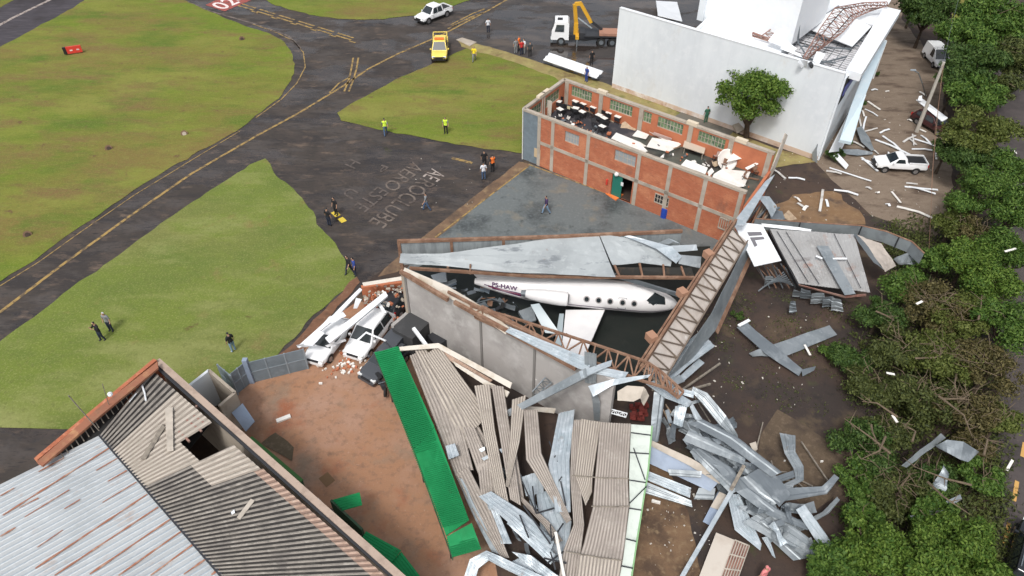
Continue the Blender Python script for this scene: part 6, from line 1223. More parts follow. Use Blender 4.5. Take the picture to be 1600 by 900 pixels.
c = P(688, 85); y_ = make_car('pickup_truck', 'yellow fire service pickup with roof light bar facing the camera', 'pickup truck', c, head((690, 66), (687, 98)), M_cary, 5.2, 1.85, 'double', 1.85, wr=.38)
MB().box((.15, 0, 1.98), (.35, 1.1, .16)).build('light_bar', M_orange, y_, local=True); MB().box((2.55, 0, .62), (.1, 1.3, .35)).build('bull_bar', M_black, y_, local=True)
m = MB()
for s_ in (-.8, .8):
    for x in (-2.3, -1.2): m.bar((x, s_, 1.0), (x, s_, 1.75), .06)
    m.bar((-2.3, s_, 1.75), (-1.2, s_, 1.75), .07)
m.bar((-2.3, -.8, 1.75), (-2.3, .8, 1.75), .07); m.build('rear_rack', M_cary, y_, local=True); MB().box((-1.7, 0, 1.2), (1.2, 1.3, .35)).build('equipment_box', M_cary, y_, local=True)
c = P(1402, 264); make_car('pickup_truck', 'small white single cab pickup with black bed on the gravel yard', 'pickup truck', c, head((1420, 267), (1384, 265)), M_carw, 4.5, 1.7, 'single', 1.5, wr=.31)
c = P(1460, 98); make_car('delivery_van', 'small white van half hidden under the trees', 'van', c, head((1448, 82), (1470, 106)), M_carw, 4.2, 1.7, 'van', 1.85, wr=.31)
c = P(1455, 200); make_car('family_car', 'maroon car beneath a fallen white panel beside the concrete pole', 'car', c, head((1436, 185), (1476, 208)), M_carm, 4.3, 1.72, 'hatch', 1.5)
board([(1431, 156, 1.9), (1440, 153, 2.3), (1481, 184, 1.8), (1472, 190, 1.5)], M_white, 'long white panel lying on the maroon car', 'fallen_sheeting', 'panel', .1)
board([(1436, 150, 2.4), (1441, 149, 2.5), (1440, 158, 2.1), (1434, 157, 2.1)], M_white, 'short white stub at the upper end of the panel on the maroon car', 'fallen_sheeting', 'panel', .1)
c = P(580, 530); make_car('white_hatchback', 'white hatchback wedged under the white carport wreckage', 'car', c, head((603, 497), (558, 552)), M_carw, 4.4, 1.85, 'hatch', 1.6, tilt=(.05, .04))
c = P(517, 540); make_car('crushed_car', 'white crushed car with dark bumper under the carport beams', 'car', c, head((545, 505), (506, 556)), M_carw, 4.2, 1.75, 'hatch', 1.35, tilt=(.04, 0))
c = P(604, 573); make_car('grey_car', 'dark grey car mostly hidden under the top of the green roof strip', 'car', c, head((630, 548), (595, 580)), M_cargr, 3.9, 1.65, 'hatch', 1.45)
c = P(628, 478); make_car('buried_car', 'dark car buried behind the white hatchback at the brick rubble', 'car', c, head((600, 500), (622, 478)), M_steeld, 3.8, 1.6, 'hatch', 1.4, tilt=(-.1, 0))
c = P(1602, 880); make_car('black_car', 'glossy black car on the road at the lower right edge', 'car', c, head((1585, 905), (1602, 840)), M_carb, 4.5, 1.85, 'suv', 1.65, wr=.36)
# crane truck
tk = T('crane_truck', 'flatbed truck with white cab and yellow folded crane parked on the upper apron', 'truck', P(910, 66), None, head((945, 62), (870, 60)))
def tb(nm, cc, s, m, par=tk): return MB().box(cc, s).build(nm, m, par, local=True)
cbm = MB(); 
sec = [(1.7, .7, 2.3), (1.72, 2.6, 2.2), (1.9, 2.8, 2.1), (3.4, 2.75, 2.1), (3.75, 1.75, 2.3), (3.8, .7, 2.35)]
for x, z, w_ in sec: cbm.v += [Vector((x, -w_ / 2, z)), Vector((x, w_ / 2, z))]
for i in range(5): cbm.f.append((2 * i, 2 * i + 1, 2 * i + 3, 2 * i + 2))
cbm.f += [tuple(2 * i for i in range(6)), tuple(2 * i + 1 for i in reversed(range(6))), (0, 10, 11, 1)]
cbm.build('cab', M_carw, tk, local=True)
MB().slab([(3.74, -1.0, 1.85), (3.74, 1.0, 1.85), (3.46, .92, 2.66), (3.46, -.92, 2.66)], -.0).build('windscreen', M_glass, tk, local=True) if 0 else MB().add([(3.78, -1.05, 1.8), (3.78, 1.05, 1.8), (3.46, .95, 2.66), (3.46, -.95, 2.66)], [(0, 1, 2, 3)]).build('windscreen', M_glass, tk, local=True)
for s_ in (-1, 1): MB().add([(2.3, s_ * 1.19, 1.7), (3.4, s_ * 1.19, 1.7), (3.2, s_ * 1.13, 2.5), (2.3, s_ * 1.13, 2.5)], [(0, 1, 2, 3)]).build('side_window', M_glass, tk, local=True); tb('headlight', (3.8, s_ * .9, .85), (.1, .35, .2), M_lamp)
tb('bumper', (3.75, 0, .55), (.25, 2.3, .4), M_galvd); tb('sun_roof', (2.8, 0, 2.79), (.6, .7, .04), M_black); tb('grille', (3.8, 0, 1.2), (.06, 1.6, .4), M_black)
tb('chassis', (-1.2, 0, .85), (6.2, .9, .35), M_steeld); tb('flatbed', (-2.2, 0, 1.2), (4.2, 2.4, .15), M_steeld); tb('load_boards', (-3.2, .3, 1.45), (2.6, 1.7, .3), mat('red_brown_load', (.36, .19, .13), [((.25, .13, .1), 1, .5, .7)], rough=.9))
for x in (2.6, -2.2, -3.5):
    for s_ in (-1, 1):
        w_ = MB().tube([(x, s_ * .85, .5), (x, s_ * 1.18, .5)], .5, 18).build('wheel', M_tyre, tk, local=True); MB().tube([(x, s_ * 1.17, .5), (x, s_ * 1.2, .5)], .28, 12).build('rim', M_galvd, w_, local=True)
cr = MB(); cr.bar((.9, 0, .9), (.9, 0, 2.4), .5); cr.build('crane_column', M_yelm, tk, local=True)
MB().bar((.9, 0, 2.2), (1.2, .1, 4.6), .32, .4).build('crane_arm', M_yelm, tk, local=True); MB().bar((1.2, .1, 4.6), (.4, .1, 4.7), .3, .4).build('crane_arm', M_yelm, tk, local=True); MB().bar((.5, .1, 4.7), (-.9, .2, 2.5), .28, .36).build('crane_arm', M_yelm, tk, local=True)
MB().bar((.7, .1, 3.0), (-1.0, .1, 1.8), .12).build('hydraulic_ram', M_galvl, tk, local=True); MB().bar((-.8, .2, 2.7), (-2.2, .1, 1.7), .2, .3).build('crane_tip', M_steeld, tk, local=True)
tb('outrigger', (.7, 0, 1.0), (.4, 2.6, .3), M_yelm); tb('tool_box', (.1, 0, 1.2), (.7, 2.0, .6), M_steeld)
for s_ in (-1, 1): MB().bar((.7, s_ * 1.2, 1.0), (.7, s_ * 1.4, .02), .12).build('outrigger_leg', M_galvd, tk, local=True)
# white roof beam on the ground
rbm = T('roof_beam', 'long white folded roof beam lying on the apron beside the grass bank', 'beam', P(895, 100))
A, B = PP([(849, 93, .7), (932, 122, .7)]), PP([(859, 83, .7), (943, 112, .7)]); MB().loft(A, B, ribs=2, amp=.12, thick=.05).build('top_sheet', M_white, rbm)
MB().loft(PP([(849, 93, .7), (932, 122, .7)]), PP([(850, 95, .15), (934, 123, .15)]), thick=.05).build('side_sheet', M_white, rbm)
# ================================================================ people
def person_mesh(pose):
    V, E, RR = [], [], []
    def j(p, r, par=None):
        V.append(p); RR.append(r if isinstance(r, tuple) else (r, r))
        if par is not None: E.append((par, len(V) - 1))
        return len(V) - 1
    pel = j((0, 0, .96), (.15, .11)); sp = j((0, 0, 1.14), (.135, .1), pel); ch = j((0, 0, 1.34), (.16, .11), sp); nk = j((0, .0, 1.5), .058, ch)
    hb = j((0, .015, 1.58), .07, nk); hm = j((0, .02, 1.67), .1, hb); ht = j((0, .01, 1.76), .07, hm)
    j((0, .125, 1.645), .014, hm)
    sw = {'stand': 0, 'walk': .26, 'look': .05}[pose]
    for s_ in (-1, 1):
        hp = j((s_ * .1, 0, .88), .1, pel); kn = j((s_ * .11, sw * s_ * .6 + .02, .49), .062, hp); an = j((s_ * .12, sw * s_ * 1.0 - (.08 if s_ < 0 and sw else 0), .09), .042, kn); j((s_ * .13, sw * s_ + .14 - (.08 if s_ < 0 and sw else 0), .045), .04, an)
        sh_ = j((s_ * .19, 0, 1.42), .065, ch)
        if pose == 'look': el = j((s_ * .27, .1, 1.2), .045, sh_); wr_ = j((s_ * .12, .3, 1.38), .032, el); hd = j((s_ * .08, .33, 1.45), .032, wr_); fd = Vector((-.2 * s_, .3, .8))
        else: el = j((s_ * .255, -sw * s_ * .35, 1.15), .046, sh_); wr_ = j((s_ * .27, -sw * s_ * .7 + .06, .92), .033, el); hd = j((s_ * .275, -sw * s_ * .8 + .08, .86), .034, wr_); fd = Vector((0, .25, -1))
        fd.normalize(); b_ = Vector(V[hd])
        for k in range(4): off = Vector((0, (k - 1.5) * .02, 0)) if pose != 'look' else Vector(((k - 1.5) * .02, 0, 0)); j(tuple(b_ + off + fd * (.085 - .01 * abs(k - 1.3))), .009, hd)
        j(tuple(b_ + Vector((-.04 * s_, .04, -.03))), .01, wr_ if 0 else hd)
    me = bpy.data.meshes.new('body'); me.from_pydata(V, E, []); o = bpy.data.objects.new('tmpbody', me); C.objects.link(o)
    md = o.modifiers.new('s', 'SKIN'); md.use_smooth_shade = True
    for i, sv in enumerate(me.skin_vertices[0].data): sv.radius = RR[i]; sv.use_root = (i == 0)
    ss = o.modifiers.new('u', 'SUBSURF'); ss.levels = 1
    bpy.context.view_layer.update(); dg = bpy.context.evaluated_depsgraph_get(); ev = o.evaluated_get(dg).to_mesh()
    vs = [v.co.copy() for v in ev.vertices]; ns = [v.normal.copy() for v in ev.vertices]; fs = [tuple(p.vertices) for p in ev.polygons]
    bpy.data.objects.remove(o)
    def piece(nm, cond, infl):
        keep = [f for f in fs if cond(sum((vs[i] for i in f), Vector()) / len(f))]
        ids = sorted({i for f in keep for i in f}); mp_ = {a: b for b, a in enumerate(ids)}
        m2 = bpy.data.meshes.new(nm); m2.from_pydata([vs[i] + ns[i] * infl for i in ids], [], [tuple(mp_[i] for i in f) for f in keep]); m2.materials.append(None)
        m2.polygons.foreach_set('use_smooth', [True] * len(keep)); m2.update(); return m2
    arm = (lambda c: c.z > 1.18 and c.z < 1.5) if pose != 'look' else (lambda c: c.z > .95 and c.z < 1.5 and c.y < .22)
    full = piece('person', lambda c: True, 0)
    return dict(body=full, shirt=piece('shirt', lambda c: (abs(c.x) < .2 and .93 < c.z < 1.49 and c.y < .22) or (abs(c.x) >= .18 and arm(c)), .018),
                trousers=piece('trousers', lambda c: .1 < c.z < .96 and abs(c.x) < .215 and c.z < .97, .015), shoes=piece('shoes', lambda c: c.z < .11, .012),
                hair=piece('hair', lambda c: c.z > 1.66 and (c.y < .06 or c.z > 1.73), .014), vest=piece('vest', lambda c: abs(c.x) < .2 and .98 < c.z < 1.48 and c.y < .22, .032))
PM = {k: person_mesh(k) for k in ('stand', 'walk', 'look')}
def person(px, py, rz, label, shirt, trousers, pose='stand', hair=None, vest=None, helmet=None, group=None, shoes=None, z=0, sc=1.04):
    r = T('person', label, 'person', P(px, py, z), group, rz); r.scale = (sc,) * 3
    def add(key, m, nm):
        o = bpy.data.objects.new(nm, PM[pose][key]); C.objects.link(o); o.parent = r; o.material_slots[0].link = 'OBJECT'; o.material_slots[0].material = m; return o
    add('body', M_skin, 'body'); add('shirt', shirt, 'shirt'); add('trousers', trousers, 'trousers'); add('shoes', shoes or M_black, 'shoe_pair'); add('hair', helmet or hair or M_black, 'helmet' if helmet else 'hair')
    if vest: add('vest', vest, 'vest')
    return r
cl_ = lambda n, c_: mat('cloth_' + n, c_, rough=.9)
BK, GY, DN, JN, WH, HV, OR, YL, RD, NV, LJ_ = cl_('black', (.016, .016, .018)), cl_('grey', (.2, .21, .22)), cl_('dark_navy', (.02, .027, .05)), cl_('jeans', (.06, .1, .18)), cl_('white', (.62, .64, .68)), cl_('lime', (.55, .75, .06)), cl_('orange', (.75, .17, .03)), cl_('yellow', (.8, .62, .03)), cl_('red', (.5, .03, .03)), cl_('blue', (.03, .06, .25)), cl_('light_jeans', (.2, .3, .42))
person(161, 532, 2.6, 'person in black shirt and dark trousers on the lawn, left of the grey shirted one', BK, DN, 'look')
person(175, 517, 2.9, 'person in grey shirt with a pale cap on the lawn', GY, DN, 'stand', helmet=WH)
person(366, 549, 1.0, 'person in black top, jeans and white shoes standing near the small shed', BK, LJ_, 'stand', shoes=WH)
person(515, 353, -.5, 'person in dark clothes left of the yellow painted dashes', BK, DN, 'stand')
person(526, 336, 2.5, 'person in black shirt above the yellow painted dashes', BK, BK, 'stand')
person(547, 428, 2.4, 'person in dark shirt at the grass edge above the broken carport, left one', BK, DN, 'walk')
person(556, 431, 2.0, 'person in blue at the grass edge above the broken carport, right one', NV, DN, 'stand')
person(667, 329, 1.7, 'person in grey shirt and jeans walking past the painted letters', GY, JN, 'walk')
person(603, 211, .2, 'person in lime vest and jeans at the lower edge of the grass island', GY, JN, 'walk', vest=HV)
person(697, 209, 3.0, 'person in lime vest standing on the grass island', GY, BK, 'stand', vest=HV)
person(756, 281, .3, 'person in white shirt and blue jeans beside the orange vested one', WH, JN, 'stand')
person(770, 269, .6, 'person in orange vest and black trousers at the apron corner', BK, BK, 'stand', vest=OR)
person(757, 262, .1, 'person in dark clothes behind the white shirted one at the apron corner', BK, BK, 'stand')
person(763, 51, .1, 'person in white shirt standing alone on the wet upper apron', WH, DN, 'stand')
person(741, 96, 3.1, 'person in yellow jacket walking on the grass near the yellow pickup', YL, GY, 'walk')
person(806, 84, .4, 'person in grey at the left end of the group on the upper apron', GY, GY, 'stand')
person(811, 79, 1.2, 'person in orange jacket in the middle of the group on the upper apron', OR, DN, 'stand')
person(815, 86, .5, 'person in red shirt at the front of the group on the upper apron', RD, DN, 'stand')
person(819, 84, 2.0, 'person in white shirt in the group on the upper apron', WH, GY, 'stand')
person(828, 89, .2, 'person in dark grey at the right end of the group on the upper apron', cl_('charcoal', (.05, .055, .06)), BK, 'stand')
person(916, 128, 2.2, 'person in blue overalls and white helmet beside the long white beam', NV, NV, 'stand', helmet=WH)
person(924, 102, .2, 'person in black standing behind the long white beam', BK, BK, 'stand')
person(853, 334, 1.9, 'person in dark purple shirt and light jeans walking on the blue grey apron', cl_('purple', (.05, .03, .09)), LJ_, 'walk')
person(1102, 192, .2, 'person in green clothes in the yard behind the brick building', cl_('green', (.04, .13, .08)), cl_('green', (.04, .13, .08)), 'stand')
person(908, 226, 2.9, 'person in dark clothes seen through the left front window of the brick building', DN, BK, 'stand', z=ZF)
person(916, 230, 2.9, 'person in white shirt seen through the left front window of the brick building', WH, GY, 'stand', z=ZF)
person(1187, 912, .5, 'person in pinkish red at the very bottom edge of the picture', M_pink, DN, 'stand', helmet=M_pink)
# ================================================================ small things
sg = T('runway_sign', 'small red runway sign on the far grass field', 'sign', P(120, 88)); c = P(120, 84)
d = Vector((.92, .38, 0)); mb = MB(); wall(mb, c - d * .9, c + d * .7, .15, .95, .2); s_o = mb.build('sign_board', M_red, sg); mb = MB(); wall(mb, c - d * 1.25, c - d * .92, .15, .95, .25); mb.build('sign_end', M_black, sg)
n_ = Vector((d.y, -d.x, 0)); text_on('- -', c - d * .55 + n_ * .11 + Vector((0, 0, .45)), c + d * .45 + n_ * .11 + Vector((0, 0, .45)), c - d * .55 + n_ * .11 + Vector((0, 0, .6)), M_wpaint2, 'sign_mark', sg)
for s_ in (-.6, .5): MB().bar(c + d * s_, c + d * s_ + Vector((0, 0, .3)), .08).build('leg', M_steeld, sg)
for i, (x, y) in enumerate([(288, 209), (43, 367), (378, 61), (170, 232)]):
    o = top('manhole', ['round concrete manhole with pale lid near the taxiway bend', 'round concrete manhole near the left edge of the grass', 'small round manhole near the taxiway kerb', 'dark broken manhole in the middle of the grass field'][i], 'manhole', MB().tube([P(x, y, 0), P(x, y, .12)], .34, 14), M_brown); MB().tube([P(x, y, .12), P(x, y, .15)], .2, 12).build('lid', M_conc if i < 1 else M_dirt, o)
top('concrete_slab', 'pale concrete slab at the upper corner of the grass island', 'slab', MB().prism([P(713, 63), P(722, 60), P(745, 67), P(734, 73)], .02, .12), M_conc)
for i, (x, y, w_, a, l_) in enumerate([(443, 654, .55, .5, 'white plank piece lying on the red courtyard'), (501, 599, .22, 0, 'white lump on the courtyard near the rubble'), (537, 569, .3, .6, 'white plaster block below the white hatchback'), (1025, 784, .3, -.3, 'white stub on the soil beside the roof field'), (1226, 720, .1, 0, 'tiny white stone on the gravel pad'), (1284, 721, .15, 0, 'small white stone near the shrub')]):
    c = P(x, y, .08); top('white_piece', l_, 'debris', MB().box(c, (w_ * 1.6 if i in (0, 3) else w_, w_ * .5, .12), Matrix.Rotation(a, 3, 'Z')), M_paper)
struct('courtyard_patch', MB().flat([Vector(p) for p in rough_poly([P(408, 693), P(432, 676), P(460, 700), P(455, 722), P(425, 705)], .15, .3, 3)], .055), mat('damp_patch', (.1, .075, .045), [((.16, .12, .08), 3, .5, .7)], rough=.8), base=(0, 0, 0))
struct('drain_cover', MB().flat([P(498, 748), P(512, 738), P(524, 751), P(510, 762)], .03), mat('drain_cover', (.17, .1, .05), rough=.8), base=(0, 0, 0))
SG = 'white roof strips scattered over the gravel yard'
SL = [((1208, 265), (1226, 279), 'nearest the leaning grey frame'), ((1232, 278), (1258, 281), 'level strip right of the one by the leaning frame'), ((1296, 262), (1361, 283), 'longest strip left of the small pickup'), ((1291, 267), (1315, 272), 'short strip under the longest one'), ((1345, 246), (1370, 267), 'steeper strip touching the pickup nose'), ((1346, 249), (1368, 257), 'flatter strip touching the pickup nose'), ((1367, 218), (1424, 243), 'long strip behind the pickup roof'), ((1378, 212), (1405, 233), 'strip meeting the long one behind the pickup'), ((1376, 208), (1391, 202), 'short strip above the pair behind the pickup'), ((1350, 206), (1372, 200), 'strip right of the curved grey gutter top'), ((1350, 203), (1355, 182), 'upright strip above the curved gutter'), ((1340, 178), (1344, 197), 'upright strip beside the green bush'), ((1323, 217), (1350, 230), 'strip under the curved gutter'), ((1362, 233), (1372, 240), 'stub at the tip of the gutter'), ((1428, 217), (1475, 233), 'long strip below the concrete pole'), ((1438, 211), (1452, 223), 'short strip crossing the one below the pole'), ((1425, 233), (1470, 237), 'level strip above the pickup tail'), ((1460, 230), (1462, 248), 'upright stub near the trees, left'), ((1468, 231), (1472, 250), 'upright stub near the trees, right'), ((1434, 201), (1446, 206), 'stub right of the pole foot'), ((1413, 222), (1432, 212), 'rising strip in the heap at the pole foot'), ((1418, 215), (1431, 226), 'falling strip in the heap at the pole foot'), ((1425, 209), (1427, 226), 'upright strip in the heap at the pole foot'), ((1416, 286), (1433, 288), 'short strip below the pickup tail'), ((1414, 292), (1466, 297), 'upper strip of the pair below the pickup'), ((1420, 292), (1462, 303), 'lower strip of the pair below the pickup'), ((1401, 323), (1456, 341), 'thick strip nearest the brown shrub'), ((1392, 299), (1406, 316), 'thin bent strip above the thick one'), ((1283, 330), (1288, 296), 'upright strip on the orange mud'), ((1289, 311), (1292, 322), 'stub beside the upright strip on the mud'), ((1303, 297), (1341, 305), 'strip above the orange mud'), ((1352, 292), (1361, 296), 'small chip above the white lump'), ((1383, 318), (1389, 322), 'chip below the thin bent strip'), ((1240, 307), (1250, 315), 'crooked bit near the pale torn sheet'), ((1245, 317), (1258, 326), 'crooked bit left of the mud'), ((1258, 329), (1264, 322), 'thick stub left of the mud'), ((1355, 158), (1374, 171), 'upper strip beside the bush at the awning'), ((1351, 170), (1371, 181), 'lower strip beside the bush at the awning'), ((1346, 172), (1349, 181), 'stub at the foot of the awning'), ((1362, 141), (1372, 140), 'thin chip on the upper gravel, left'), ((1384, 143), (1390, 142), 'thin chip on the upper gravel, right'), ((1436, 143), (1445, 149), 'stub left of the panel on the maroon car'), ((1417, 187), (1425, 189), 'chip left of the maroon car'), ((1367, 300), (1371, 302), 'white lump below the pickup')]
def bent(a, b, w_):
    A, B = P(*a, .12), P(*b, .18); d = B - A; s_ = Vector((-d.y, d.x, 0)).normalized() * w_; m_ = A.lerp(B, R.uniform(.35, .65)) + s_ * R.uniform(-.3, .3) + Vector((0, 0, R.uniform(0, .12)))
    return MB().loft([A, m_, B], [A + s_, m_ + s_, B + s_], thick=.06, crumple=.02, rows=6, cross=2, cs=1.5, seed=R.randint(0, 99))
for i, (a, b, l_) in enumerate(SL):
    w_ = .3 if i in (35, 43, 26, 28) else .17
    top('roof_strip', 'white strip: ' + l_, 'strip', bent(a, b, w_ * R.uniform(.7, 1.25)), R.choice([M_white, M_white, M_paper, mat('scuffed_white', (.58, .57, .55), [((.38, .34, .3), 2, .5, .7)], rough=.6)]), SG)
sh('curved grey gutter piece standing beside the white strips', M_galv, [(1338, 200, .6), (1346, 222, .5), (1362, 236, .4)], [(1346, 197, .3), (1358, 214, .3), (1366, 234, .3)], name='gutter_piece', cat='gutter', cr=.03)
sh('flat grey gutter piece with pointed ends near the bush', M_galv, [(1315, 233, .3), (1340, 233, .3), (1364, 238, .3)], [(1317, 240, .2), (1340, 243, .2), (1363, 241, .2)], name='gutter_piece', cat='gutter', cr=.03)
for i in range(90):
    pass
gs_ = T('scattered_scraps', 'tiny pale scraps sprinkled over the soil and gravel', 'debris', P(1300, 300)); gs_['kind'] = 'stuff'; mb = MB()
for i in range(240):
    if i < 120: px, py = R.uniform(1210, 1470), R.uniform(150, 345)
    elif i < 180: px, py = R.uniform(1090, 1300), R.uniform(470, 640)
    else: px, py = R.uniform(1010, 1110), R.uniform(760, 890)
    if i >= 225: px, py = R.uniform(640, 740), R.uniform(240, 340)
    s_ = .02 + .09 * R.random() ** 3; mb.box(P(px, py, .04), (s_ * R.uniform(1, 2.5), s_ * R.uniform(.5, 1.3), .03), Matrix.Rotation(R.random() * 3, 3, 'Z'))
mb.build('scrap', mat('pale_scrap', (.5, .47, .42), rough=.8), gs_)
# pole, wires
pb = P(1432, 206); pole = T('utility_pole', 'tall slightly leaning concrete pole on the gravel yard', 'pole', pb); pt = P(1475, 97, 7.2)
MB().tube([pb, pt], [.2, .13], 10).build('shaft', mat('pole_concrete', (.42, .39, .34), rough=.9), pole); MB().box(pt - Vector((0, 0, .5)), (.5, .1, .1)).build('crossarm', M_steeld, pole)
lp = T('street_lamp', 'thin curved street lamp left of the tall concrete pole', 'street lamp', P(1447, 150)); MB().tube([P(1447, 152, 0), P(1441, 130, 3.6), P(1435, 114, 5.2), P(1428, 110, 5.6)], .05, 6).build('post', M_galv, lp); MB().box(P(1427, 109.5, 5.6), (.5, .16, .08)).build('lamp_head', M_galvl, lp)
for i, (a, b) in enumerate([((1475, 98, 7.1), (1455, 300, 3)), ((1473, 99, 7.0), (1450, 420, 1)), ((1475, 97, 7.1), (1500, -10, 7))]): top('overhead_wire', ['sagging wire hanging from the tall pole down toward the shrub', 'second wire hanging from the tall pole to the canopy end', 'wire running from the pole top toward the far lawn'][i], 'wire', MB().tube([P(*a), (P(*a) + P(*b)) / 2 - Vector((0, 0, .6)), P(*b)], .014, 5), M_rust if i < 2 else M_galvd)
# ================================================================ trees and shrubs
import numpy as np
RG = np.random.default_rng(11)
def leafm(name, a, b, br=None): return mat(name, a, isl=b, rough=.6, spec=.25, trans=.25)
LF_ = {'dark': leafm('leaf_dark', (.027, .062, .015), (.092, .15, .035)), 'mid': leafm('leaf_mid', (.034, .085, .015), (.13, .21, .04)), 'bright': leafm('leaf_bright', (.04, .095, .013), (.16, .24, .042)),
       'olive': leafm('leaf_olive', (.06, .085, .018), (.155, .18, .045)), 'brown': leafm('leaf_brown', (.06, .058, .022), (.155, .13, .052)), 'dull': leafm('leaf_dull', (.04, .056, .018), (.12, .14, .04))}
def leaves(centers, radii, n, size, flat=.75):
    """leaf quads on the shells of clumps"""
    cs = np.array(centers); rs = np.array(radii); wts = rs ** 2; wts /= wts.sum(); k = RG.choice(len(cs), n, p=wts)
    d = RG.normal(size=(n, 3)); d /= np.linalg.norm(d, axis=1)[:, None]; d[:, 2] = np.abs(d[:, 2]) * 1.0 - .35 * (RG.random(n) < .35)
    rr = rs[k] * (1 - .45 * RG.random(n) ** 2.0) * (1 + .2 * RG.normal(size=n)); p = cs[k] + d * rr[:, None] * np.array([1, 1, flat])
    nn = d + .7 * RG.normal(size=(n, 3)); nn /= np.linalg.norm(nn, axis=1)[:, None]
    t = RG.normal(size=(n, 3)); t -= (t * nn).sum(1)[:, None] * nn; t /= np.linalg.norm(t, axis=1)[:, None]; b = np.cross(nn, t)
    s = size * RG.uniform(.55, 1.25, n)[:, None]
    q = np.stack([p - t * s, p - b * s * .45 + nn * s * .1, p + t * s, p + b * s * .45 + nn * s * .1], 1).reshape(-1, 3)
    return q
def leaf_mesh(name, q, m, parent, base):
    n = len(q) // 4; me = bpy.data.meshes.new(name); me.vertices.add(len(q)); me.vertices.foreach_set('co', (q - np.array(base)).astype(np.float32).ravel())
    me.loops.add(n * 4); me.loops.foreach_set('vertex_index', np.arange(n * 4, dtype=np.int32)); me.polygons.add(n); me.polygons.foreach_set('loop_start', np.arange(0, n * 4, 4, dtype=np.int32)); me.polygons.foreach_set('loop_total', np.full(n, 4, dtype=np.int32))
    me.materials.append(m); me.update(); me.validate(); o = bpy.data.objects.new(name, me); C.objects.link(o); o.parent = parent; return o
def tree(px, py, rad, zc, kind, label, n=5000, clumps=22, size=.22, name='tree', cat='tree', ground=None, flat=.7, bare=0, lean=0, group='trees along the right side', base_r=.2):
    c = P(px, py, zc); g0_ = P(*ground) if ground else Vector((c.x, c.y, 0)); r = T(name, label, cat, g0_, group)
    cc, rs = [], []
    for i in range(clumps):
        a = R.uniform(0, 6.283); d = rad * math.sqrt(R.random()) * .78; z = zc + R.uniform(-.55, .55) * rad * flat * (1 - .5 * d / rad)
        cc.append((c.x + math.cos(a) * d, c.y + math.sin(a) * d, max(.35, z))); rs.append(rad * R.uniform(.13, .36))
    leaf_mesh('crown', leaves(cc, rs, n, size), LF_[kind], r, g0_)
    tk_ = MB(); mid = g0_.lerp(c, .45); mid.x += lean; tk_.tube([g0_, g0_.lerp(mid, .5), mid], [base_r, base_r * .8, base_r * .62], 8); tk_.build('trunk', M_bark, r)
    for i in range(min(clumps, 9)):
        e = Vector(cc[i]); m_ = mid.lerp(e, .5) + Vector((R.uniform(-.3, .3), R.uniform(-.3, .3), R.uniform(0, .4)))
        MB().tube([mid, m_, e], [base_r * .5, base_r * .3, .03], 6).build('branch', M_bark, r)
    for i in range(bare):
        a = R.uniform(0, 6.283); s_ = c + Vector((math.cos(a), math.sin(a), 0)) * rad * R.uniform(0, .6) + Vector((0, 0, rad * flat * .3)); b = R.uniform(0, 6.283); l_ = R.uniform(.5, 1.1) * rad * .7
        e = s_ + Vector((math.cos(b) * l_, math.sin(b) * l_, R.uniform(.1, .8))); k = s_.lerp(e, .5) + Vector((R.uniform(-.3, .3), R.uniform(-.3, .3), R.uniform(0, .3)))
        MB().tube([s_, k, e], [.028, .02, .008], 4).build('bare_branch', M_deadwood, r)
    return r
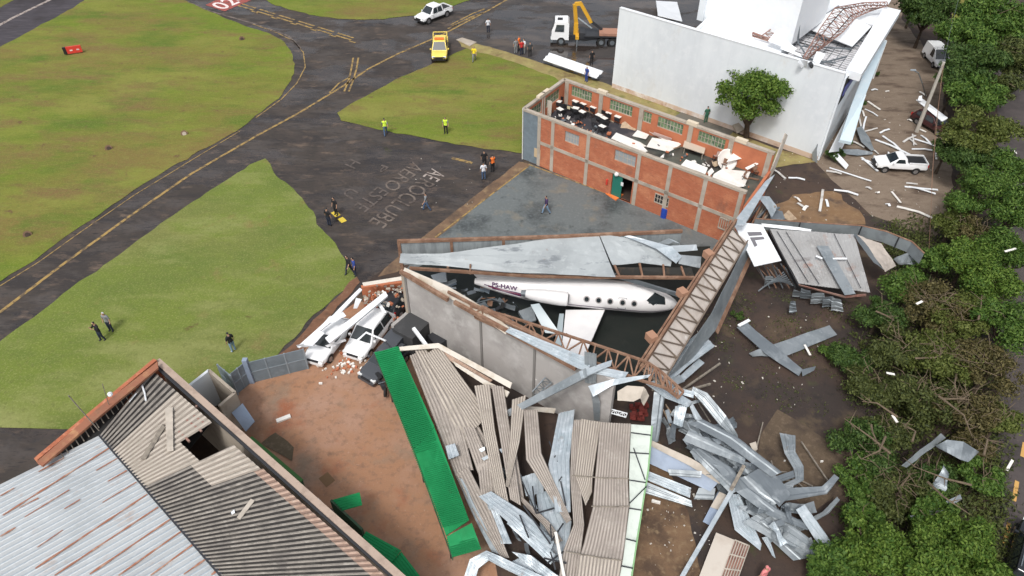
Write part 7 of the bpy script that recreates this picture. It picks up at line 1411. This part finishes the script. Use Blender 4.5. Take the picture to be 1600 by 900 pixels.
# yard tree in front of the white wall
yt = tree(1171, 144, 3.3, 4.9, 'bright', 'bushy green tree with dark forked trunk in front of the long white wall', 13000, 34, .16, flat=.98, ground=(1166, 214), group=None, base_r=.3)
for l_, a in (('up', (1156, 175, 3.0)), ('r', (1188, 168, 3.2)), ('m', (1172, 165, 3.4))): MB().tube([P(1166, 214, .1), P(1168, 196, 1.3), P(*a)], [.28, .22, .1], 8).build('limb', M_bark, yt)
TR = [
 (1452, 16, 3.4, 4.5, 'dark', 'dark crowned tree at the top beside the far lawn', 6000, 0), (1430, 4, 1.9, 3.2, 'dull', 'low dark tree at the end of the gravel road', 2200, 0),
 (1560, 30, 4.6, 5, 'mid', 'broad green tree at the top right', 8000, 3), (1512, 62, 3.4, 5, 'mid', 'green tree left of the broad top right one', 6000, 0), (1590, 90, 3.6, 4.5, 'dull', 'dull green tree at the right edge, upper part', 5000, 4),
 (1530, 100, 3.2, 5.2, 'dark', 'round dark green tree above the road bend', 6500, 0), (1495, 125, 2.2, 4.2, 'dark', 'small dark tree beside the white van', 3500, 0), (1525, 148, 2.8, 4.2, 'mid', 'green tree below the round dark one', 5500, 0), (1565, 135, 2.5, 3.6, 'dull', 'brownish green tree near the far road', 3500, 4),
 (1533, 208, 3.1, 4.6, 'olive', 'umbrella shaped yellowish green tree', 7500, 2), (1480, 232, 1.5, 2.6, 'dark', 'small dark tree at the white strips', 2500, 0), (1520, 252, 2.3, 3.2, 'dark', 'dark green tree below the umbrella shaped one', 4500, 0), (1582, 262, 2.2, 3.2, 'mid', 'green tree between the umbrella tree and the road', 4000, 0),
 (1538, 300, 2.9, 4.2, 'mid', 'rounded mid green tree at the right', 8000, 0), (1497, 318, 1.6, 2.0, 'dull', 'dull shrub beside the gravel road end', 2500, 3), (1588, 330, 2.2, 3.6, 'mid', 'green tree right of the rounded one', 4500, 0),
 (1488, 350, 1.9, 2.0, 'olive', 'olive brown bush above the fallen branches', 3500, 8), (1530, 372, 2.0, 2.4, 'brown', 'brown leaved bush among the green trees', 3500, 10), (1575, 392, 2.3, 3.4, 'mid', 'green tree leaning over the road', 5500, 0), (1510, 405, 2.1, 3.0, 'bright', 'bright green crown above the canopy end', 5500, 0), (1470, 412, 1.6, 2.2, 'mid', 'green branch mass right behind the canopy fascia end', 3500, 0),
 (1555, 440, 2.3, 3.2, 'bright', 'bright green crown at the right beside the road', 6000, 0), (1420, 452, 1.9, 2.2, 'mid', 'green fallen crown touching the canopy roof', 4500, 4), (1375, 490, 1.9, 1.8, 'dark', 'dark green fallen crown below the canopy roof', 4500, 3),
 (1460, 478, 2.3, 2.4, 'brown', 'brown fallen tree in the middle of the thicket', 4500, 22), (1510, 500, 2.3, 2.4, 'olive', 'olive green tree in the thicket', 5000, 14), (1575, 510, 2.3, 3.0, 'mid', 'mid green tree at the right edge of the thicket', 5500, 2),
 (1405, 545, 2.3, 1.8, 'dull', 'dull green fallen tree left of the thicket centre', 5500, 14), (1470, 560, 2.5, 2.2, 'olive', 'olive fallen tree in the lower thicket', 5000, 22), (1545, 575, 2.3, 2.4, 'brown', 'brown tree at the lower right of the thicket', 4200, 20),
 (1328, 560, 1.5, 1.0, 'dark', 'low green shrub beside the crossed grey sheets', 3200, 2), (1300, 548, .8, .6, 'mid', 'small bright shrub at the end of the speckled sheet', 1400, 0), (1370, 600, 1.9, 1.2, 'dull', 'low dark shrub below the fallen tree', 3600, 8),
 (1440, 625, 2.2, 1.6, 'dull', 'tangled dark undergrowth tree in the middle right', 4200, 20), (1510, 640, 2.1, 1.8, 'brown', 'bare brown tree with long pale branches', 3000, 30), (1562, 655, 1.3, 2.0, 'olive', 'thin olive tree leaning over the road', 2600, 14), (1350, 700, 2.0, 1.2, 'dark', 'dark shrub beside the gravel pad', 4200, 5),
 (1345, 745, 1.5, 1.0, 'mid', 'green shrub touching the turned-up sheet', 3000, 3), (1400, 765, 1.9, 1.2, 'dull', 'dull shrub with many bare branches', 3200, 22), (1455, 745, 1.5, .9, 'dark', 'dark shrub under the bent metal in the branches', 2200, 10), (1532, 745, 1.2, 1.4, 'mid', 'small green tree at the road edge', 2500, 6), (1385, 680, 1.7, 1.0, 'dull', 'low tangled shrub right of the soil track', 3000, 14), (1520, 700, 1.4, 1.0, 'brown', 'brown twiggy shrub beside the wide bent sheet', 1800, 14),
 (1310, 880, 1.6, 1.4, 'mid', 'green crown at the lower edge beside the metal pile', 5000, 0), (1370, 850, 1.9, 1.9, 'bright', 'bright green crown at the lower edge', 7000, 0), (1430, 870, 2.1, 2.3, 'bright', 'largest bright green crown at the lower edge', 8500, 0), (1497, 850, 1.9, 2.0, 'bright', 'bright crown with gaps beside the road at the bottom', 6500, 0), (1528, 898, 1.5, 1.8, 'bright', 'bright crown at the lower right corner near the black car', 5000, 0), (1350, 810, 1.2, 1.2, 'mid', 'small green crown above the lower bright ones', 3500, 2), (1455, 805, 1.4, 1.4, 'mid', 'green crown just below the twisted sheets', 3800, 2), (1285, 905, 1.0, 1.0, 'mid', 'green shrub at the lower edge left of the crowns', 2500, 0),
]
for px, py, rad, zc, kd, lab, n, br in TR:
    low = zc < 1.3
    tree(px, py, rad, zc, kd, lab, int(n * 1.6), 12 + int(rad * 6), .105 + .015 * (rad if py < 300 else rad * .3) + (.035 if py < 200 else 0), name='shrub' if low else 'tree', cat='shrub' if low else 'tree', bare=br, flat=.7 if not low else .5, base_r=.1 + .035 * rad)
for px, py, rad, kd, lab in [(1341, 165, .9, 'dark', 'palm like green bush at the awning corner'), (1306, 240, .9, 'dark', 'green bush at the right foot of the white wall'), (1371, 116, .35, 'dark', 'tiny green tuft at the edge of the awning'), (1152, 492, .5, 'dark', 'small weed clump on the soil above the crossed sheets'), (1326, 222, .45, 'mid', 'small green tuft beside the fallen wall panel')]:
    tree(px, py, rad, rad * .7, kd, lab, int(900 * rad + 300), 8, .12, name='bush', cat='bush', group=None, base_r=.05)
# undergrowth and twigs
ug = T('undergrowth', 'leafy ground cover and litter beneath the trees on the right', 'ground cover', P(1480, 560)); ug['kind'] = 'stuff'
pts = []
for i in range(420):
    px = R.uniform(1330, 1570); py = R.uniform(340, 900)
    if px < 1400 - .25 * abs(py - 560) + 20 and py < 500: continue
    p = P(px, py, .15); pts.append((p.x, p.y, .15))
leaf_mesh('ground_leaves', leaves(pts, [.9] * len(pts), 26000, .13, .25), LF_['dull'], ug, P(1480, 560))
pts = [tuple(P(R.uniform(1100, 1330), R.uniform(460, 640), .03)) for i in range(60)]
leaf_mesh('sparse_weeds', leaves(pts, [.7] * len(pts), 2500, .07, .1), LF_['dull'], ug, P(1480, 560))
for i in range(16):
    a = P(R.uniform(1350, 1540), R.uniform(440, 780), R.uniform(2.2, 3.4)); th = R.uniform(0, 6.28); l_ = R.uniform(1.2, 3.0); e = a + Vector((math.cos(th) * l_, math.sin(th) * l_, R.uniform(-.3, .6)))
    k = a.lerp(e, .5) + Vector((R.uniform(-.4, .4), R.uniform(-.4, .4), .2)); mb = MB().tube([a, k, e], [.07, .05, .015], 6)
    for j in range(4): s_ = k.lerp(e, R.random()); q = s_ + Vector((R.uniform(-.7, .7), R.uniform(-.7, .7), R.uniform(0, .4))); mb.tube([s_, q], [.03, .008], 5)
    top('broken_branch', 'bare broken branch poking out of the fallen thicket', 'branch', mb, M_deadwood, 'bare branches in the fallen thicket')
for i, (x, y, l_) in enumerate([(1570, 393, 'white strip caught in the green crown by the road'), (1307, 486, 'white strip on the soil below the canopy'), (1266, 555, 'white strip beside the small bright shrub'), (1573, 735, 'white strip lying on the kerb of the road'), (1570, 672, 'white strip above the road kerb in the branches'), (1402, 660, 'white scrap in the dark undergrowth'), (1398, 585, 'upright white strip in the fallen tree'), (1467, 812, 'white scrap just above the lower bright crowns'), (1432, 475, 'white scrap in the brown tree'), (1588, 240, 'white strip hanging by the road in the trees')]):
    z = 2.6 if i in (0, 5, 6, 8, 9) else .3 if i in (1, 2, 3, 7) else 1.6; c = P(x, y, z + (1.5 if i in (0, 8) else 0)); a = R.uniform(0, 3); top('white_strip', l_, 'strip', MB().bar(c, c + Vector((math.cos(a), math.sin(a), .1)) * (.9 if i < 5 else .5), .15, .04), M_paper)
# ================================================================ tell look-alike debris apart by what it lies beside
LM = [('white hatchback', 580, 520), ('green roof strip', 668, 700), ('small white plate', 706, 705), ('kinked strip', 850, 740), ('upright bright ribbed sheet', 884, 700), ('standing roof field', 930, 760), ('upper long white sheet', 810, 815), ('greenish white eave', 1000, 780), ('upright bluish sheet', 1026, 650), ('purple grey folded sheet', 1070, 740), ('dark mossy pole', 1152, 745), ('S bend sheet', 1240, 725), ('turned-up sheet', 1290, 760), ('mottled panel', 1275, 830), ('great flat sheet', 1230, 835), ('widest diagonal sheet', 1150, 700), ('sweeping curved sheet', 1120, 645), ('broad mid grey sheet', 1200, 758), ('corrugated low sheet', 1165, 815), ('long dark curved sheet', 1180, 780),
      ('jet engine', 862, 478), ('jet tail', 775, 438), ('registration letters', 805, 442), ('grey box', 688, 434), ('fallen tail plane', 850, 498), ('white flashing strip', 720, 460), ('rusty truss start', 745, 485), ('pale cabinet lid', 702, 443), ('canopy roof', 1330, 430), ('wide bent sheet', 1495, 703), ('twisted dark sheet', 1462, 760), ('grey channel in the branches', 1440, 705), ('largest bright crown', 1430, 870), ('road kerb', 1560, 640), ('crossed grey sheets', 1240, 550), ('brown fallen tree', 1460, 478), ('bare brown tree', 1510, 640), ('sign panel', 1185, 380), ('brick wall end', 1165, 320)]
from bpy_extras.object_utils import world_to_camera_view
bpy.context.view_layer.update()
for gname, base in (('bare branches in the fallen thicket', 'bare broken branch'), ('scraps wedged in the tangled metal pile', 'bent metal scrap'), ('torn strips under the fallen fibre cement roof', 'torn strip'), ('bent scraps inside the collapsed hangar', 'dark bent wreckage sheet'), ('black struts of the broken roof frame', 'thin black strut'), ('loose bars inside the collapsed hangar', 'thin loose bar'), ('bundle of poles by the brick building end', 'pole of the bundle')):
    seen = set(); tones = {}
    for o in [x for x in bpy.data.objects if x.get('group') == gname and x.type == 'MESH']:
        c = sum((Vector(b) for b in o.bound_box), Vector()) / 8; v = world_to_camera_view(S, camo, o.matrix_world @ c); px, py = v.x * 1600, (1 - v.y) * 900
        tone = {'galvanised_sheet': 'mid grey', 'dark_galvanised_sheet': 'dark grey', 'bright_metal_sheet': 'bright', 'rusty_steel': 'rusty brown', 'blue_grey_metal': 'blue grey', 'dark_steel': 'blackish', 'dark_opening': 'black', 'fibre_cement': 'brownish grey', 'bare_branch': 'brown', 'grey_wood': 'grey brown'}.get(o.data.materials[0].name, '')
        for n_, x, y in sorted(LM, key=lambda l: (l[1] - px) ** 2 + (l[2] - py) ** 2):
            dx, dy = px - x, py - y; d_ = math.hypot(dx, dy)
            w_ = 'at the' if d_ < 9 else ('just ' if d_ < 25 else '') + ('right of the' if dx > 2 * abs(dy) else 'left of the' if -dx > 2 * abs(dy) else 'below the' if dy > 2 * abs(dx) else 'above the' if -dy > 2 * abs(dx) else ('lower ' if dy > 0 else 'upper ') + ('right of the' if dx > 0 else 'left of the'))
            l_ = f"{base}, {tone}, {w_} {n_}".replace(', ,', ',')
            if l_ not in seen: seen.add(l_); o['label'] = l_; break
